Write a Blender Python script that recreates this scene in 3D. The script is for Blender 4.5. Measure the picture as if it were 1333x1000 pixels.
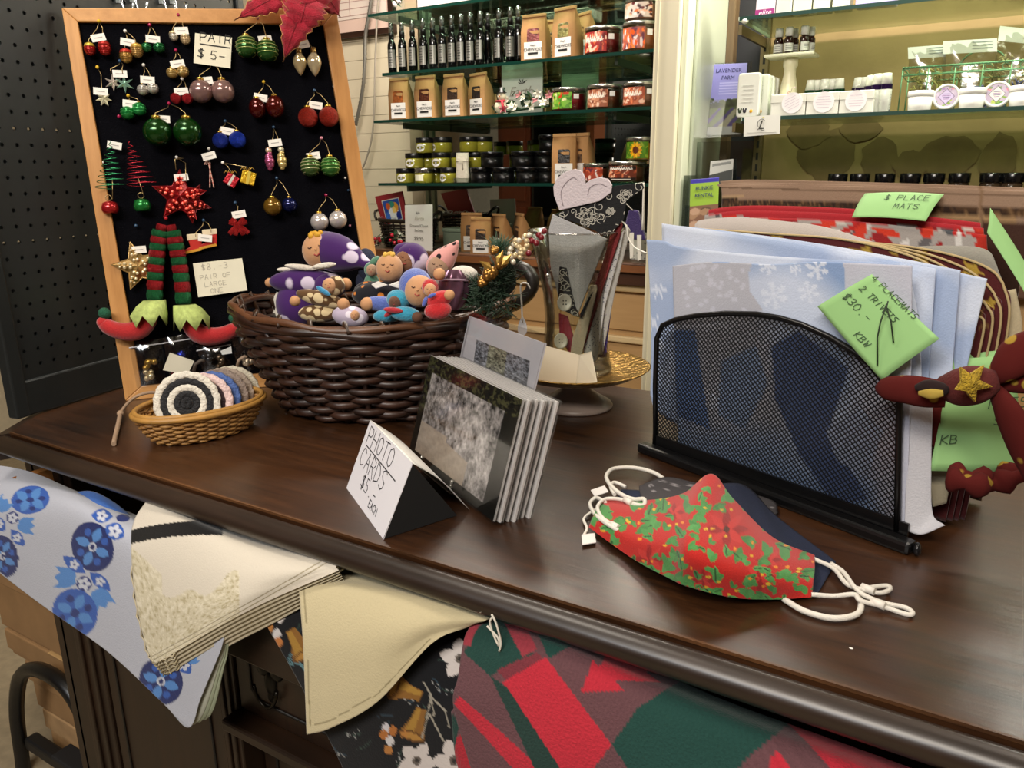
import bpy, bmesh, math, random
import numpy as np
from mathutils import Vector, Matrix
sc = bpy.context.scene
COL = sc.collection
for o in list(bpy.data.objects): bpy.data.objects.remove(o)
PI = math.pi
# ------------------------------------------------------------------ camera
F, CX, CY = 1000.0, 666.5, 500.0
TOP, CAMZ = 0.92, 1.30
def _axes():
    p = math.atan(278 / F); rl = -0.009
    r = np.array([1, 0, 0.]); u = np.array([0, math.sin(p), math.cos(p)]); f = np.array([0, math.cos(p), -math.sin(p)])
    r2 = math.cos(rl) * r + math.sin(rl) * u; u2 = -math.sin(rl) * r + math.cos(rl) * u
    a = math.radians(31.13225); Z = np.array([[math.cos(a), -math.sin(a), 0], [math.sin(a), math.cos(a), 0], [0, 0, 1]])
    return Z @ r2, Z @ u2, Z @ f
AR, AU, AF = _axes()
CAM = np.array([0, 0, CAMZ])
cam = bpy.data.objects.new('camera', bpy.data.cameras.new('camera')); COL.objects.link(cam)
cam.data.sensor_width = 36; cam.data.lens = F / 1333 * 36; cam.data.clip_start = .02
cam.matrix_world = Matrix(((AR[0], AU[0], -AF[0], 0), (AR[1], AU[1], -AF[1], 0), (AR[2], AU[2], -AF[2], CAMZ), (0, 0, 0, 1)))
sc.camera = cam
# ------------------------------------------------------------------ light and exposure
sc.view_settings.view_transform = 'Standard'; sc.view_settings.look = 'None'
sc.view_settings.gamma = 1; sc.view_settings.use_curve_mapping = False
sc.view_settings.exposure = 0.55
w = bpy.data.worlds.new('world'); sc.world = w; w.use_nodes = True
w.node_tree.nodes['Background'].inputs[0].default_value = (1, .93, .84, 1)
w.node_tree.nodes['Background'].inputs[1].default_value = 0.3
def area(name, loc, tgt, sx, sy, watts, col=(1, .9, .78)):
    l = bpy.data.lights.new(name, 'AREA'); l.shape = 'RECTANGLE'; l.size = sx; l.size_y = sy; l.energy = watts; l.color = col
    o = bpy.data.objects.new(name, l); COL.objects.link(o); o.location = loc
    o.rotation_euler = (Vector(tgt) - Vector(loc)).to_track_quat('-Z', 'Y').to_euler(); return o
area('ceiling_lamp_light', (-.1, -1.0, 2.62), (-.5, .5, .9), 1.3, .5, 44)
area('ceiling_lamp_light', (-1.0, .35, 2.66), (-1.0, .6, 0), .5, .4, 9)
area('ceiling_lamp_light', (.6, 1.1, 2.66), (.6, 1.1, 0), .6, .6, 9)
area('ceiling_lamp_light', (-.6, -2.0, 2.66), (-.6, -2.0, 0), 1.5, .6, 40, (.9, .95, 1))
area('shelf_lamp_light', (-1.15, 1.80, 2.2), (-1.2, 2.0, 1.2), .8, .08, 17)
area('shelf_lamp_light', (-.05, 1.84, 2.05), (-.05, 2.15, 1.2), .9, .08, 16, (1, .95, .82))
# ------------------------------------------------------------------ pixel -> place
def A3(v): return np.array([float(v[0]), float(v[1]), float(v[2])])
def ray(px, py): return (px - CX) / F * AR - (py - CY) / F * AU + AF
def T(px, py, z=TOP): d = ray(px, py); return CAM + d * ((z - CAMZ) / d[2])
def V(px, py, y): d = ray(px, py); return CAM + d * (y / d[1])
def PL(p0, n):
    p0 = A3(p0); n = A3(n)
    def f(px, py, d=0.0):
        r = ray(px, py); return CAM + r * (((p0 - CAM) @ n + d) / (r @ n))
    return f
def proj(p): v = A3(p) - CAM; z = v @ AF; return CX + F * (v @ AR) / z, CY - F * (v @ AU) / z
def depth(p): return (A3(p) - CAM) @ AF
def unit(v): v = A3(v); return v / np.linalg.norm(v)
def leanplane(a, b, deg):
    """plane through the base line a-b leaning back by deg from the horizontal: (function, e, up, normal to viewer)"""
    e = unit(b - a); perp = np.array([-e[1], e[0], 0])
    if perp @ AF < 0: perp = -perp
    up = math.cos(math.radians(deg)) * perp + math.sin(math.radians(deg)) * np.array([0, 0, 1.])
    n = np.cross(e, up)
    if n @ AF > 0: n = -n
    return PL(a, n), e, up, n
# ------------------------------------------------------------------ materials
def lin(h):
    h = h.lstrip('#'); c = [int(h[i:i + 2], 16) / 255 for i in (0, 2, 4)]
    return tuple(x / 12.92 if x <= .04045 else ((x + .055) / 1.055) ** 2.4 for x in c)
MC = {}
def mat(hexc, rough=.5, metal=0., var=0., vs=30., bump=0., bs=200., stretch=None, coat=0., trans=0., spec=.5, sheen=0., hex2=None, key=''):
    k = (hexc, rough, metal, var, vs, bump, bs, stretch, coat, trans, spec, sheen, hex2, key)
    if k in MC: return MC[k]
    m = bpy.data.materials.new('m_' + hexc); m.use_nodes = True; nt = m.node_tree; b = nt.nodes['Principled BSDF']
    c = lin(hexc); b.inputs['Base Color'].default_value = (*c, 1); b.inputs['Roughness'].default_value = rough
    b.inputs['Metallic'].default_value = metal; b.inputs['Coat Weight'].default_value = coat
    b.inputs['Transmission Weight'].default_value = trans; b.inputs['Specular IOR Level'].default_value = spec
    b.inputs['Sheen Weight'].default_value = sheen
    tc = nt.nodes.new('ShaderNodeTexCoord'); mp = nt.nodes.new('ShaderNodeMapping'); nt.links.new(tc.outputs['Object'], mp.inputs[0])
    if stretch: mp.inputs['Scale'].default_value = stretch
    if var or hex2:
        n = nt.nodes.new('ShaderNodeTexNoise'); n.inputs['Scale'].default_value = vs; n.inputs['Detail'].default_value = 5
        nt.links.new(mp.outputs[0], n.inputs[0])
        cr = nt.nodes.new('ShaderNodeValToRGB'); nt.links.new(n.outputs[0], cr.inputs[0])
        c2 = lin(hex2) if hex2 else tuple(min(1, x * (1 + var)) for x in c)
        c1 = c if hex2 else tuple(x * (1 - var) for x in c)
        cr.color_ramp.elements[0].position = .32; cr.color_ramp.elements[1].position = .68
        cr.color_ramp.elements[0].color = (*c1, 1); cr.color_ramp.elements[1].color = (*c2, 1)
        nt.links.new(cr.outputs[0], b.inputs['Base Color'])
    if bump:
        n = nt.nodes.new('ShaderNodeTexNoise'); n.inputs['Scale'].default_value = bs; n.inputs['Detail'].default_value = 3
        nt.links.new(mp.outputs[0], n.inputs[0])
        bp = nt.nodes.new('ShaderNodeBump'); bp.inputs['Strength'].default_value = bump; bp.inputs['Distance'].default_value = .004
        nt.links.new(n.outputs[0], bp.inputs['Height']); nt.links.new(bp.outputs[0], b.inputs['Normal'])
    MC[k] = m; return m
def clear(tint='ffffff', rough=.03, edge=.9, base=.04, key=''):
    k = ('clear', tint, rough, edge, base)
    if k in MC: return MC[k]
    m = bpy.data.materials.new('m_clear'); m.use_nodes = True; nt = m.node_tree; nt.nodes.clear()
    o = nt.nodes.new('ShaderNodeOutputMaterial'); mx = nt.nodes.new('ShaderNodeMixShader')
    t = nt.nodes.new('ShaderNodeBsdfTransparent'); t.inputs[0].default_value = (*lin(tint), 1)
    g = nt.nodes.new('ShaderNodeBsdfGlossy'); g.inputs['Roughness'].default_value = rough
    lw = nt.nodes.new('ShaderNodeLayerWeight'); lw.inputs[0].default_value = .25
    mr = nt.nodes.new('ShaderNodeMapRange'); mr.inputs['To Min'].default_value = base; mr.inputs['To Max'].default_value = edge
    nt.links.new(lw.outputs['Fresnel'], mr.inputs[0]); nt.links.new(mr.outputs[0], mx.inputs[0])
    nt.links.new(t.outputs[0], mx.inputs[1]); nt.links.new(g.outputs[0], mx.inputs[2]); nt.links.new(mx.outputs[0], o.inputs[0])
    MC[k] = m; return m
def printed(rough=.85, bump=.25, bs=900., var=.08, sheen=0., key=''):
    k = ('print', rough, bump, bs, var, sheen)
    if k in MC: return MC[k]
    m = bpy.data.materials.new('m_print'); m.use_nodes = True; nt = m.node_tree; b = nt.nodes['Principled BSDF']
    a = nt.nodes.new('ShaderNodeAttribute'); a.attribute_name = 'Col'; b.inputs['Roughness'].default_value = rough
    b.inputs['Specular IOR Level'].default_value = .25; b.inputs['Sheen Weight'].default_value = sheen
    tc = nt.nodes.new('ShaderNodeTexCoord'); n = nt.nodes.new('ShaderNodeTexNoise'); n.inputs['Scale'].default_value = bs
    nt.links.new(tc.outputs['Object'], n.inputs[0])
    mr = nt.nodes.new('ShaderNodeMapRange'); mr.inputs['To Min'].default_value = 1 - var; mr.inputs['To Max'].default_value = 1 + var
    nt.links.new(n.outputs[0], mr.inputs[0])
    mu = nt.nodes.new('ShaderNodeVectorMath'); mu.operation = 'SCALE'; nt.links.new(a.outputs['Color'], mu.inputs[0]); nt.links.new(mr.outputs[0], mu.inputs['Scale'])
    nt.links.new(mu.outputs[0], b.inputs['Base Color'])
    bp = nt.nodes.new('ShaderNodeBump'); bp.inputs['Strength'].default_value = bump; bp.inputs['Distance'].default_value = .003
    nt.links.new(n.outputs[0], bp.inputs['Height']); nt.links.new(bp.outputs[0], b.inputs['Normal'])
    MC[k] = m; return m
def spots(h1, h2, scale=40., size=.35, rough=.9, sheen=.25):
    k = ('spots', h1, h2, scale, size, sheen)
    if k in MC: return MC[k]
    m = bpy.data.materials.new('m_spots'); m.use_nodes = True; nt = m.node_tree; b = nt.nodes['Principled BSDF']
    b.inputs['Roughness'].default_value = rough; b.inputs['Sheen Weight'].default_value = sheen; b.inputs['Specular IOR Level'].default_value = .2
    tc = nt.nodes.new('ShaderNodeTexCoord'); v = nt.nodes.new('ShaderNodeTexVoronoi'); v.inputs['Scale'].default_value = scale
    nt.links.new(tc.outputs['Object'], v.inputs[0])
    cr = nt.nodes.new('ShaderNodeValToRGB'); cr.color_ramp.elements[0].position = size; cr.color_ramp.elements[1].position = size + .05
    cr.color_ramp.elements[0].color = (*lin(h2), 1); cr.color_ramp.elements[1].color = (*lin(h1), 1)
    nt.links.new(v.outputs['Distance'], cr.inputs[0]); nt.links.new(cr.outputs[0], b.inputs['Base Color'])
    MC[k] = m; return m
def woodmat(h1, h2, axis='X', scale=6., rough=.35, coat=.0, bump=.1, key=''):
    k = ('wood', h1, h2, axis, scale, rough, coat, key)
    if k in MC: return MC[k]
    m = bpy.data.materials.new('m_wood'); m.use_nodes = True; nt = m.node_tree; b = nt.nodes['Principled BSDF']
    b.inputs['Coat Weight'].default_value = coat; b.inputs['Coat Roughness'].default_value = .22
    tc = nt.nodes.new('ShaderNodeTexCoord'); mp = nt.nodes.new('ShaderNodeMapping'); nt.links.new(tc.outputs['Object'], mp.inputs[0])
    s = [12, 12, 12]; s['XYZ'.index(axis)] = .9; mp.inputs['Scale'].default_value = s
    n = nt.nodes.new('ShaderNodeTexNoise'); n.inputs['Scale'].default_value = scale; n.inputs['Detail'].default_value = 8; n.inputs['Roughness'].default_value = .65
    nt.links.new(mp.outputs[0], n.inputs[0])
    n2 = nt.nodes.new('ShaderNodeTexNoise'); n2.inputs['Scale'].default_value = 3.; n2.inputs['Detail'].default_value = 4; nt.links.new(tc.outputs['Object'], n2.inputs[0])
    ad = nt.nodes.new('ShaderNodeMath'); ad.operation = 'MULTIPLY_ADD'; ad.inputs[1].default_value = .55; nt.links.new(n2.outputs[0], ad.inputs[0])
    m2 = nt.nodes.new('ShaderNodeMath'); m2.operation = 'MULTIPLY'; m2.inputs[1].default_value = .5; nt.links.new(n.outputs[0], m2.inputs[0]); nt.links.new(m2.outputs[0], ad.inputs[2])
    cr = nt.nodes.new('ShaderNodeValToRGB'); cr.color_ramp.elements[0].position = .38; cr.color_ramp.elements[1].position = .68
    cr.color_ramp.elements[0].color = (*lin(h1), 1); cr.color_ramp.elements[1].color = (*lin(h2), 1)
    nt.links.new(ad.outputs[0], cr.inputs[0]); nt.links.new(cr.outputs[0], b.inputs['Base Color'])
    mr = nt.nodes.new('ShaderNodeMapRange'); mr.inputs['To Min'].default_value = rough - .1; mr.inputs['To Max'].default_value = rough + .15
    nt.links.new(n2.outputs[0], mr.inputs[0]); nt.links.new(mr.outputs[0], b.inputs['Roughness'])
    bp = nt.nodes.new('ShaderNodeBump'); bp.inputs['Strength'].default_value = bump; bp.inputs['Distance'].default_value = .002
    nt.links.new(n.outputs[0], bp.inputs['Height']); nt.links.new(bp.outputs[0], b.inputs['Normal'])
    MC[k] = m; return m
# ------------------------------------------------------------------ objects
def tag(o, label=None, cat=None, group=None, kind=None):
    if label: o['label'] = label
    if cat: o['category'] = cat
    if group: o['group'] = group
    if kind: o['kind'] = kind
    return o
INV = {}
def thing(name, label, cat, loc=(0, 0, 0), rz=0., group=None, M=None):
    o = bpy.data.objects.new(name, None); COL.objects.link(o); o.empty_display_size = .02
    MW = M if M is not None else Matrix.Translation(Vector([float(x) for x in loc])) @ Matrix.Rotation(rz, 4, 'Z')
    o.matrix_world = MW; o.matrix_basis = MW; INV[o.name] = MW.copy()
    return tag(o, label, cat, group)
def place(root, loc, rz=0., label=None):
    root.matrix_basis = Matrix.Translation(Vector([float(x) for x in loc])) @ Matrix.Rotation(rz, 4, 'Z')
    INV[root.name] = root.matrix_basis.copy()
    if label: root['label'] = label
    return root
KIDS = {}
def dup(root, loc, rz=0., label=None, scale=1.):
    def cp(o, par):
        c = o.copy(); COL.objects.link(c)
        if par: c.parent = par; KIDS.setdefault(par.name, []).append(c)
        for ch in KIDS.get(o.name, []): cp(ch, c)
        return c
    r = cp(root, None)
    r.matrix_basis = Matrix.Translation(Vector([float(x) for x in loc])) @ Matrix.Rotation(rz, 4, 'Z') @ Matrix.Scale(scale, 4)
    if label: r['label'] = label
    return r
def finish(name, me, m, parent=None, label=None, cat=None, group=None, kind=None, smooth=True, solid=0., off=0.):
    o = bpy.data.objects.new(name, me); COL.objects.link(o)
    if m: me.materials.append(m)
    if smooth: me.shade_smooth() if smooth is True else me.shade_auto_smooth(smooth) if hasattr(me, 'shade_auto_smooth') else me.shade_smooth()
    if parent is not None:
        MW = INV[parent.name]; me.transform(MW.inverted()); o.parent = parent; INV[o.name] = MW; KIDS.setdefault(parent.name, []).append(o)
    else:
        n = len(me.vertices); co = np.empty(n * 3); me.vertices.foreach_get('co', co); co = co.reshape(-1, 3)
        c = (co.min(0) + co.max(0)) / 2; c[2] = co[:, 2].min()
        me.transform(Matrix.Translation(-Vector(c))); o.location = c; o.matrix_basis = Matrix.Translation(Vector(c)); INV[o.name] = Matrix.Translation(Vector(c))
    if solid:
        md = o.modifiers.new('thickness', 'SOLIDIFY'); md.thickness = solid; md.offset = off
    return tag(o, label, cat, group, kind)
class B:
    def __init__(s): s.v = []; s.f = []; s.sm = []
    def _add(s, vs, fs, smooth=False):
        k = len(s.v); s.v += [tuple(float(c) for c in p) for p in vs]; s.f += [tuple(i + k for i in f) for f in fs]; s.sm += [smooth] * len(fs); return s
    def box(s, c, size, M=None):
        x, y, z = [q / 2 for q in size]; vs = [Vector((a * x, b * y, d * z)) for a in (-1, 1) for b in (-1, 1) for d in (-1, 1)]
        if M is not None: vs = [M @ q for q in vs]
        vs = [Vector([float(t) for t in c]) + q for q in vs]
        return s._add(vs, [(0, 1, 3, 2), (4, 6, 7, 5), (0, 4, 5, 1), (2, 3, 7, 6), (0, 2, 6, 4), (1, 5, 7, 3)])
    def bx(s, x0, x1, y0, y1, z0, z1): return s.box(((x0 + x1) / 2, (y0 + y1) / 2, (z0 + z1) / 2), (abs(x1 - x0), abs(y1 - y0), abs(z1 - z0)))
    def prism(s, pts, off):
        pts = [A3(p) for p in pts]; off = A3(off); n = len(pts); nn = np.zeros(3)
        for i in range(n): nn += np.cross(pts[i], pts[(i + 1) % n])
        if nn @ off > 0: pts = pts[::-1]
        return s._add(pts + [p + off for p in pts], [tuple(range(n)), tuple(range(2 * n - 1, n - 1, -1))] + [(i, i + n, (i + 1) % n + n, (i + 1) % n) for i in range(n)])
    def quad(s, p): return s._add(p, [tuple(range(len(p)))])
    def lathe(s, prof, seg=20, M=None, c=(0, 0, 0), cap=True, a0=0., a1=2 * PI, sx=1., sy=1.):
        full = abs(a1 - a0 - 2 * PI) < 1e-6; n = seg if full else seg + 1; vs = []; fs = []
        for r, z in prof:
            for i in range(n):
                a = a0 + (a1 - a0) * i / seg; q = Vector((r * math.cos(a) * sx, r * math.sin(a) * sy, z))
                vs.append((M @ q if M is not None else q) + Vector([float(t) for t in c]))
        for j in range(len(prof) - 1):
            for i in range(seg):
                i2 = (i + 1) % n; fs.append((j * n + i, j * n + i2, (j + 1) * n + i2, (j + 1) * n + i))
        s._add(vs, fs, True)
        if cap and full:
            k = len(s.v) - len(vs)
            for j, rev in ((0, True), (len(prof) - 1, False)):
                if prof[j][0] > 1e-5:
                    f = [k + j * n + i for i in range(n)]; s.f.append(tuple(f[::-1] if rev else f)); s.sm.append(False)
        return s
    def ell(s, c, r, M=None, seg=14, rings=9):
        if not hasattr(r, '__len__'): r = (r, r, r)
        prof = [(math.sin(PI * j / rings), -math.cos(PI * j / rings)) for j in range(rings + 1)]
        S = Matrix.Diagonal((*[float(q) for q in r], 1)); S = (M.to_4x4() @ S) if M is not None else S
        return s.lathe([(max(a, 1e-4), b) for a, b in prof], seg, S, c, cap=False)
    def tube(s, pts, r, seg=6, closed=False, flat=1., fx=1.):
        P = [A3(p) for p in pts]; n = len(P); rr = r if hasattr(r, '__len__') else [r] * n; vs = []; up = None
        for i in range(n):
            t = P[(i + 1) % n] - P[i - 1] if closed or 0 < i < n - 1 else (P[1] - P[0] if i == 0 else P[-1] - P[-2])
            t = t / (np.linalg.norm(t) + 1e-12)
            if up is None: up = np.array([0, 0, 1.]) if abs(t[2]) < .9 else np.array([1., 0, 0])
            x = np.cross(up, t); x /= np.linalg.norm(x) + 1e-12; y = np.cross(t, x); up = y
            for k in range(seg):
                a = 2 * PI * k / seg; vs.append(P[i] + rr[i] * (fx * math.cos(a) * x + flat * math.sin(a) * y))
        fs = [((i * seg + k), (i * seg + (k + 1) % seg), ((i + 1) % n * seg + (k + 1) % seg), ((i + 1) % n * seg + k)) for i in range(n if closed else n - 1) for k in range(seg)]
        s._add(vs, fs, True)
        if not closed:
            k0 = len(s.v) - len(vs); s.f += [tuple(k0 + k for k in range(seg))[::-1], tuple(k0 + (n - 1) * seg + k for k in range(seg))]; s.sm += [False, False]
        return s
    def grid(s, P, cu=False):
        P = np.asarray(P); n, m = P.shape[:2]; fs = []
        for i in range(n if cu else n - 1):
            for j in range(m - 1): fs.append((i * m + j, i * m + j + 1, (i + 1) % n * m + j + 1, (i + 1) % n * m + j))
        return s._add(P.reshape(-1, 3), fs, True)
    def ob(s, name, m, parent=None, label=None, cat=None, group=None, kind=None, bevel=0., solid=0., smooth=True):
        me = bpy.data.meshes.new(name); me.from_pydata(s.v, [], s.f); me.polygons.foreach_set('use_smooth', s.sm); me.update()
        o = finish(name, me, m, parent, label, cat, group, kind, smooth=False, solid=solid)
        if bevel:
            md = o.modifiers.new('bevel', 'BEVEL'); md.width = bevel; md.segments = 2; md.limit_method = 'ANGLE'
        return o
# ------------------------------------------------------------------ cloth nets and prints
def _cr(C, n):
    C = np.asarray(C, float); k = len(C); C = np.concatenate([[2 * C[0] - C[1]], C, [2 * C[-1] - C[-2]]])
    t = np.linspace(0, k - 1, n); i = np.minimum(t.astype(int), k - 2); f = (t - i).reshape((-1,) + (1,) * (C.ndim - 1))
    a, b, c, d = C[i], C[i + 1], C[i + 2], C[i + 3]
    return .5 * (2 * b + (c - a) * f + (2 * a - 5 * b + 4 * c - d) * f ** 2 + (3 * b - a - 3 * c + d) * f ** 3)
def smoothnet(ctrl, nu, nv):
    R = _cr(np.asarray(ctrl, float), nv); return np.swapaxes(_cr(np.swapaxes(R, 0, 1), nu), 0, 1)
def meshgrid_obj(name, P, m, parent=None, col=None, solid=0., off=0., **kw):
    n, k = P.shape[:2]; idx = np.arange(n * k).reshape(n, k)
    q = np.stack([idx[:-1, :-1], idx[:-1, 1:], idx[1:, 1:], idx[1:, :-1]], -1).reshape(-1, 4)
    me = bpy.data.meshes.new(name); me.from_pydata(P.reshape(-1, 3).tolist(), [], q.tolist()); me.update()
    if col is not None:
        at = me.color_attributes.new('Col', 'FLOAT_COLOR', 'POINT'); c = np.ones((n * k, 4)); c[:, :3] = col.reshape(-1, 3); at.data.foreach_set('color', c.ravel())
    return finish(name, me, m, parent, solid=solid, off=off, **kw)
def cloth(name, ctrl, to3, nu, nv, m, paint=None, wrinkle=0., seed=1, parent=None, solid=.0012, **kw):
    """ctrl: rows of (px, py, param); to3(px,py,param) -> place.  The print is laid out along with the cloth itself."""
    G = smoothnet(ctrl, nu, nv); P = np.empty_like(G)
    for i in range(nv):
        for j in range(nu): P[i, j] = to3(*G[i, j])
    if wrinkle:
        rs = np.random.RandomState(seed); X, Y = G[..., 0], G[..., 1]; w = np.zeros(X.shape)
        for q in range(7):
            a = rs.rand() * 6.28; f = .02 + .05 * rs.rand(); w += np.sin((X * math.cos(a) + Y * math.sin(a)) * f + rs.rand() * 6.28) / 3
        P += w[..., None] * wrinkle * (-AF)
    return meshgrid_obj(name, P, m, parent, paint(G[..., 0], G[..., 1]) if paint else None, solid=solid, **kw)
class Paint:
    def __init__(s, X, Y, bg): s.X, s.Y = X, Y; s.c = np.empty(X.shape + (3,)); s.c[:] = lin(bg)
    def put(s, mask, h): s.c[mask] = lin(h); return s
    def ell(s, cx, cy, rx, ry, h, rot=0.):
        a = math.radians(rot); dx, dy = s.X - cx, s.Y - cy; u = dx * math.cos(a) + dy * math.sin(a); v = -dx * math.sin(a) + dy * math.cos(a)
        return s.put((u / rx) ** 2 + (v / ry) ** 2 < 1, h)
    def leaf(s, cx, cy, L, W, h, rot=0.):
        a = math.radians(rot); dx, dy = s.X - cx, s.Y - cy; u = (dx * math.cos(a) + dy * math.sin(a)) / L; v = (-dx * math.sin(a) + dy * math.cos(a)) / W
        return s.put((np.abs(u) < 1) & (np.abs(v) < 1 - u * u), h)
    def poly(s, pts, h):
        ins = np.zeros(s.X.shape, bool); n = len(pts)
        for i in range(n):
            (x1, y1), (x2, y2) = pts[i], pts[(i + 1) % n]
            if y1 == y2: continue
            c = ((y1 > s.Y) != (y2 > s.Y)) & (s.X < (x2 - x1) * (s.Y - y1) / (y2 - y1) + x1); ins ^= c
        return s.put(ins, h)
    def line(s, pts, w, h):
        for (x1, y1), (x2, y2) in zip(pts[:-1], pts[1:]):
            dx, dy = x2 - x1, y2 - y1; t = np.clip(((s.X - x1) * dx + (s.Y - y1) * dy) / (dx * dx + dy * dy + 1e-9), 0, 1)
            s.put((s.X - x1 - t * dx) ** 2 + (s.Y - y1 - t * dy) ** 2 < w * w, h)
        return s
    def flower(s, cx, cy, r, h, n=5, hc=None, rot=0.):
        for i in range(n):
            a = rot + 2 * PI * i / n; s.ell(cx + .55 * r * math.cos(a), cy + .55 * r * math.sin(a), r * .5, r * .34, h, math.degrees(a))
        if hc: s.ell(cx, cy, r * .22, r * .22, hc)
        return s
# ------------------------------------------------------------------ lettering
GL = {'A': '0,0 2,6 4,0;1,2.4 3,2.4', 'B': '0,0 0,6 3,5.6 3.4,4.4 2.6,3.2 0,3;2.6,3.2 3.8,2 3.4,.5 0,0', 'C': '4,5 2.8,6 1,5.6 0,3.6 .2,1.4 1.6,0 4,.8', 'D': '0,0 0,6 2.6,5.4 4,3.4 3.4,1.2 0,0',
      'E': '4,6 0,6 0,0 4,0;0,3 3,3', 'F': '4,6 0,6 0,0;0,3 3,3', 'G': '4,5 2.6,6 .6,5 0,2.6 1.4,0 4,.6 4,2.6 2.4,2.6', 'H': '0,0 0,6;4,0 4,6;0,3 4,3', 'I': '2,0 2,6', 'K': '0,0 0,6;4,6 0,2.8 4,0',
      'L': '0,6 0,0 4,0', 'M': '0,0 .4,6 2,2 3.6,6 4,0', 'N': '0,0 0,6 4,0 4,6', 'O': '2,6 .4,5 0,3 .6,.8 2,0 3.4,.8 4,3 3.6,5 2,6', 'P': '0,0 0,6 3.4,5.6 4,4.2 3,2.8 0,2.6', 'R': '0,0 0,6 3.4,5.6 3.8,4.2 2.8,3 0,2.8;2,2.8 4,0',
      'S': '4,5.4 2.6,6 .6,5.4 .4,4 2,3.2 3.6,2.2 3.6,.8 2,0 0,.6', 'T': '0,6 4,6;2,6 2,0', 'U': '0,6 0,1.4 1.4,0 3,.2 4,1.6 4,6', 'V': '0,6 2,0 4,6', 'W': '0,6 1,0 2,4 3,0 4,6', 'Y': '0,6 2,3 4,6;2,3 2,0', 'X': '0,6 4,0;4,6 0,0',
      '$': '4,5 2.6,5.6 .6,5 .6,3.8 3.4,2.2 3.4,1 2,.4 0,1;1.6,6.4 1.6,-.4;2.4,6.4 2.4,-.4', '5': '3.6,6 .6,6 .4,3.4 2.4,3.6 3.6,2.2 3,.4 1.4,0 0,.6', '8': '2,3.2 .4,4.4 1,5.8 3,5.8 3.4,4.4 2,3.2 .2,1.6 .8,.2 3,.2 3.8,1.6 2,3.2',
      '0': '2,6 .4,5 0,3 .6,.8 2,0 3.4,.8 4,3 3.6,5 2,6', '3': '.4,5.4 2,6 3.6,5 3.2,3.6 1.6,3.2 3.4,2.6 3.8,1.2 2,0 0,.6', '2': '.2,4.8 1.4,6 3.4,5.4 3.4,3.8 0,0 4,0', '4': '3,0 3,6 0,2 4,2', '9': '3.6,4 2,3 .4,4 .8,5.8 3,5.8 3.6,4 3.4,0', '.': '1.8,0 2.2,.2', '-': '.4,2.8 3.6,2.8', '_': '0,-.8 4,-.8', '/': '0,0 4,6', ' ': ''}
def hand(lines, parent, o, ex, ey, m, w=.0006, lift=None, name='lettering', jit=.25, seed=0):
    """lines: (text, x, y, height) in metres from corner o along ex, ey; thin pen strokes lying on the paper"""
    rs = random.Random(seed); b = B(); nn = np.cross(ex, ey); nn = nn if nn @ AF < 0 else -nn; lift = .0004 if lift is None else lift
    for txt, x, y, h in lines:
        k = h / 6
        for ch in txt:
            for st in filter(None, GL.get(ch, '').split(';')):
                pts = [tuple(float(q) for q in p.split(',')) for p in st.split()]
                P = [o + ex * (x + (a + rs.uniform(-jit, jit)) * k) + ey * (y + (c + rs.uniform(-jit, jit)) * k) + nn * lift for a, c in pts]
                for p, q in zip(P[:-1], P[1:]):
                    d = unit(q - p); s = np.cross(d, nn) * w / 2; e = d * w * .4
                    b.quad([p - s - e, q - s + e, q + s + e, p + s - e])
            x += 5.6 * k
    return b.ob(name, m, parent)
TXT = {}
def text(body, M, size, m, parent, align='CENTER', name='lettering', ext=.0002, shear=0.):
    k = (body, size, align, shear)
    if k not in TXT:
        cu = bpy.data.curves.new('t', 'FONT'); cu.body = body; cu.size = size; cu.align_x = align; cu.extrude = ext; cu.resolution_u = 2; cu.shear = shear
        ob = bpy.data.objects.new('t', cu); COL.objects.link(ob)
        TXT[k] = bpy.data.meshes.new_from_object(ob.evaluated_get(bpy.context.evaluated_depsgraph_get())); bpy.data.objects.remove(ob); bpy.data.curves.remove(cu)
    me = TXT[k].copy(); me.name = name; me.materials.clear(); me.transform(M)
    return finish(name, me, m, parent, smooth=False)
def frameM(o, ex, ey):
    ez = np.cross(ex, ey); return Matrix(((ex[0], ey[0], ez[0], o[0]), (ex[1], ey[1], ez[1], o[1]), (ex[2], ey[2], ez[2], o[2]), (0, 0, 0, 1)))
FRONT = Matrix(((1, 0, 0, 0), (0, 0, -1, 0), (0, 1, 0, 0), (0, 0, 0, 1)))      # lettering upright on a face looking to -Y
def at(x, y, z): return Matrix.Translation((x, y, z)) @ FRONT
# ================================================================== room
YS, YB, YM = 1.90, 2.25, 2.17          # shelf front, back wall, mirror
def struct(b, name, m, **k): return b.ob(name, m, None, kind='structure', **k)
CREAM = mat('d9cdb2', .7, var=.04, vs=8, bump=.08, bs=60)
floor = struct(B().bx(-4.2, 2.4, -3.4, YB, -.05, 0), 'floor', mat('8d7f66', .7, var=.12, vs=40, bump=.1, bs=150))
struct(B().bx(-4.2, 2.4, YB, YB + .08, 0, 2.7), 'wall_back', CREAM)
struct(B().bx(-4.28, -4.2, -3.4, YB, 0, 2.7), 'wall_left', mat('b3a78e', .8, var=.05))
struct(B().bx(2.4, 2.48, -3.4, YB, 0, 2.7), 'wall_right', mat('8d7d66', .8, var=.05))
struct(B().bx(-4.2, 2.4, -3.48, -3.4, 0, 2.7), 'wall_front', mat('6b4a33', .8, var=.1))
struct(B().bx(-4.2, 2.4, -3.4, YB, 2.7, 2.76), 'ceiling', mat('b9b2a4', .9))
# narrow siding boards on the cream wall left of the mirror
b0 = V(442, 60, YB)[0] - .3; b1 = V(548, 60, YM)[0]
for i in range(14):
    z = 1.0 + i * .062
    bb = B().bx(b0, b1, YB - .012, YB + .001, z, z + .0605).ob('siding_board', CREAM, INV and bpy.data.objects['wall_back'])
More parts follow.
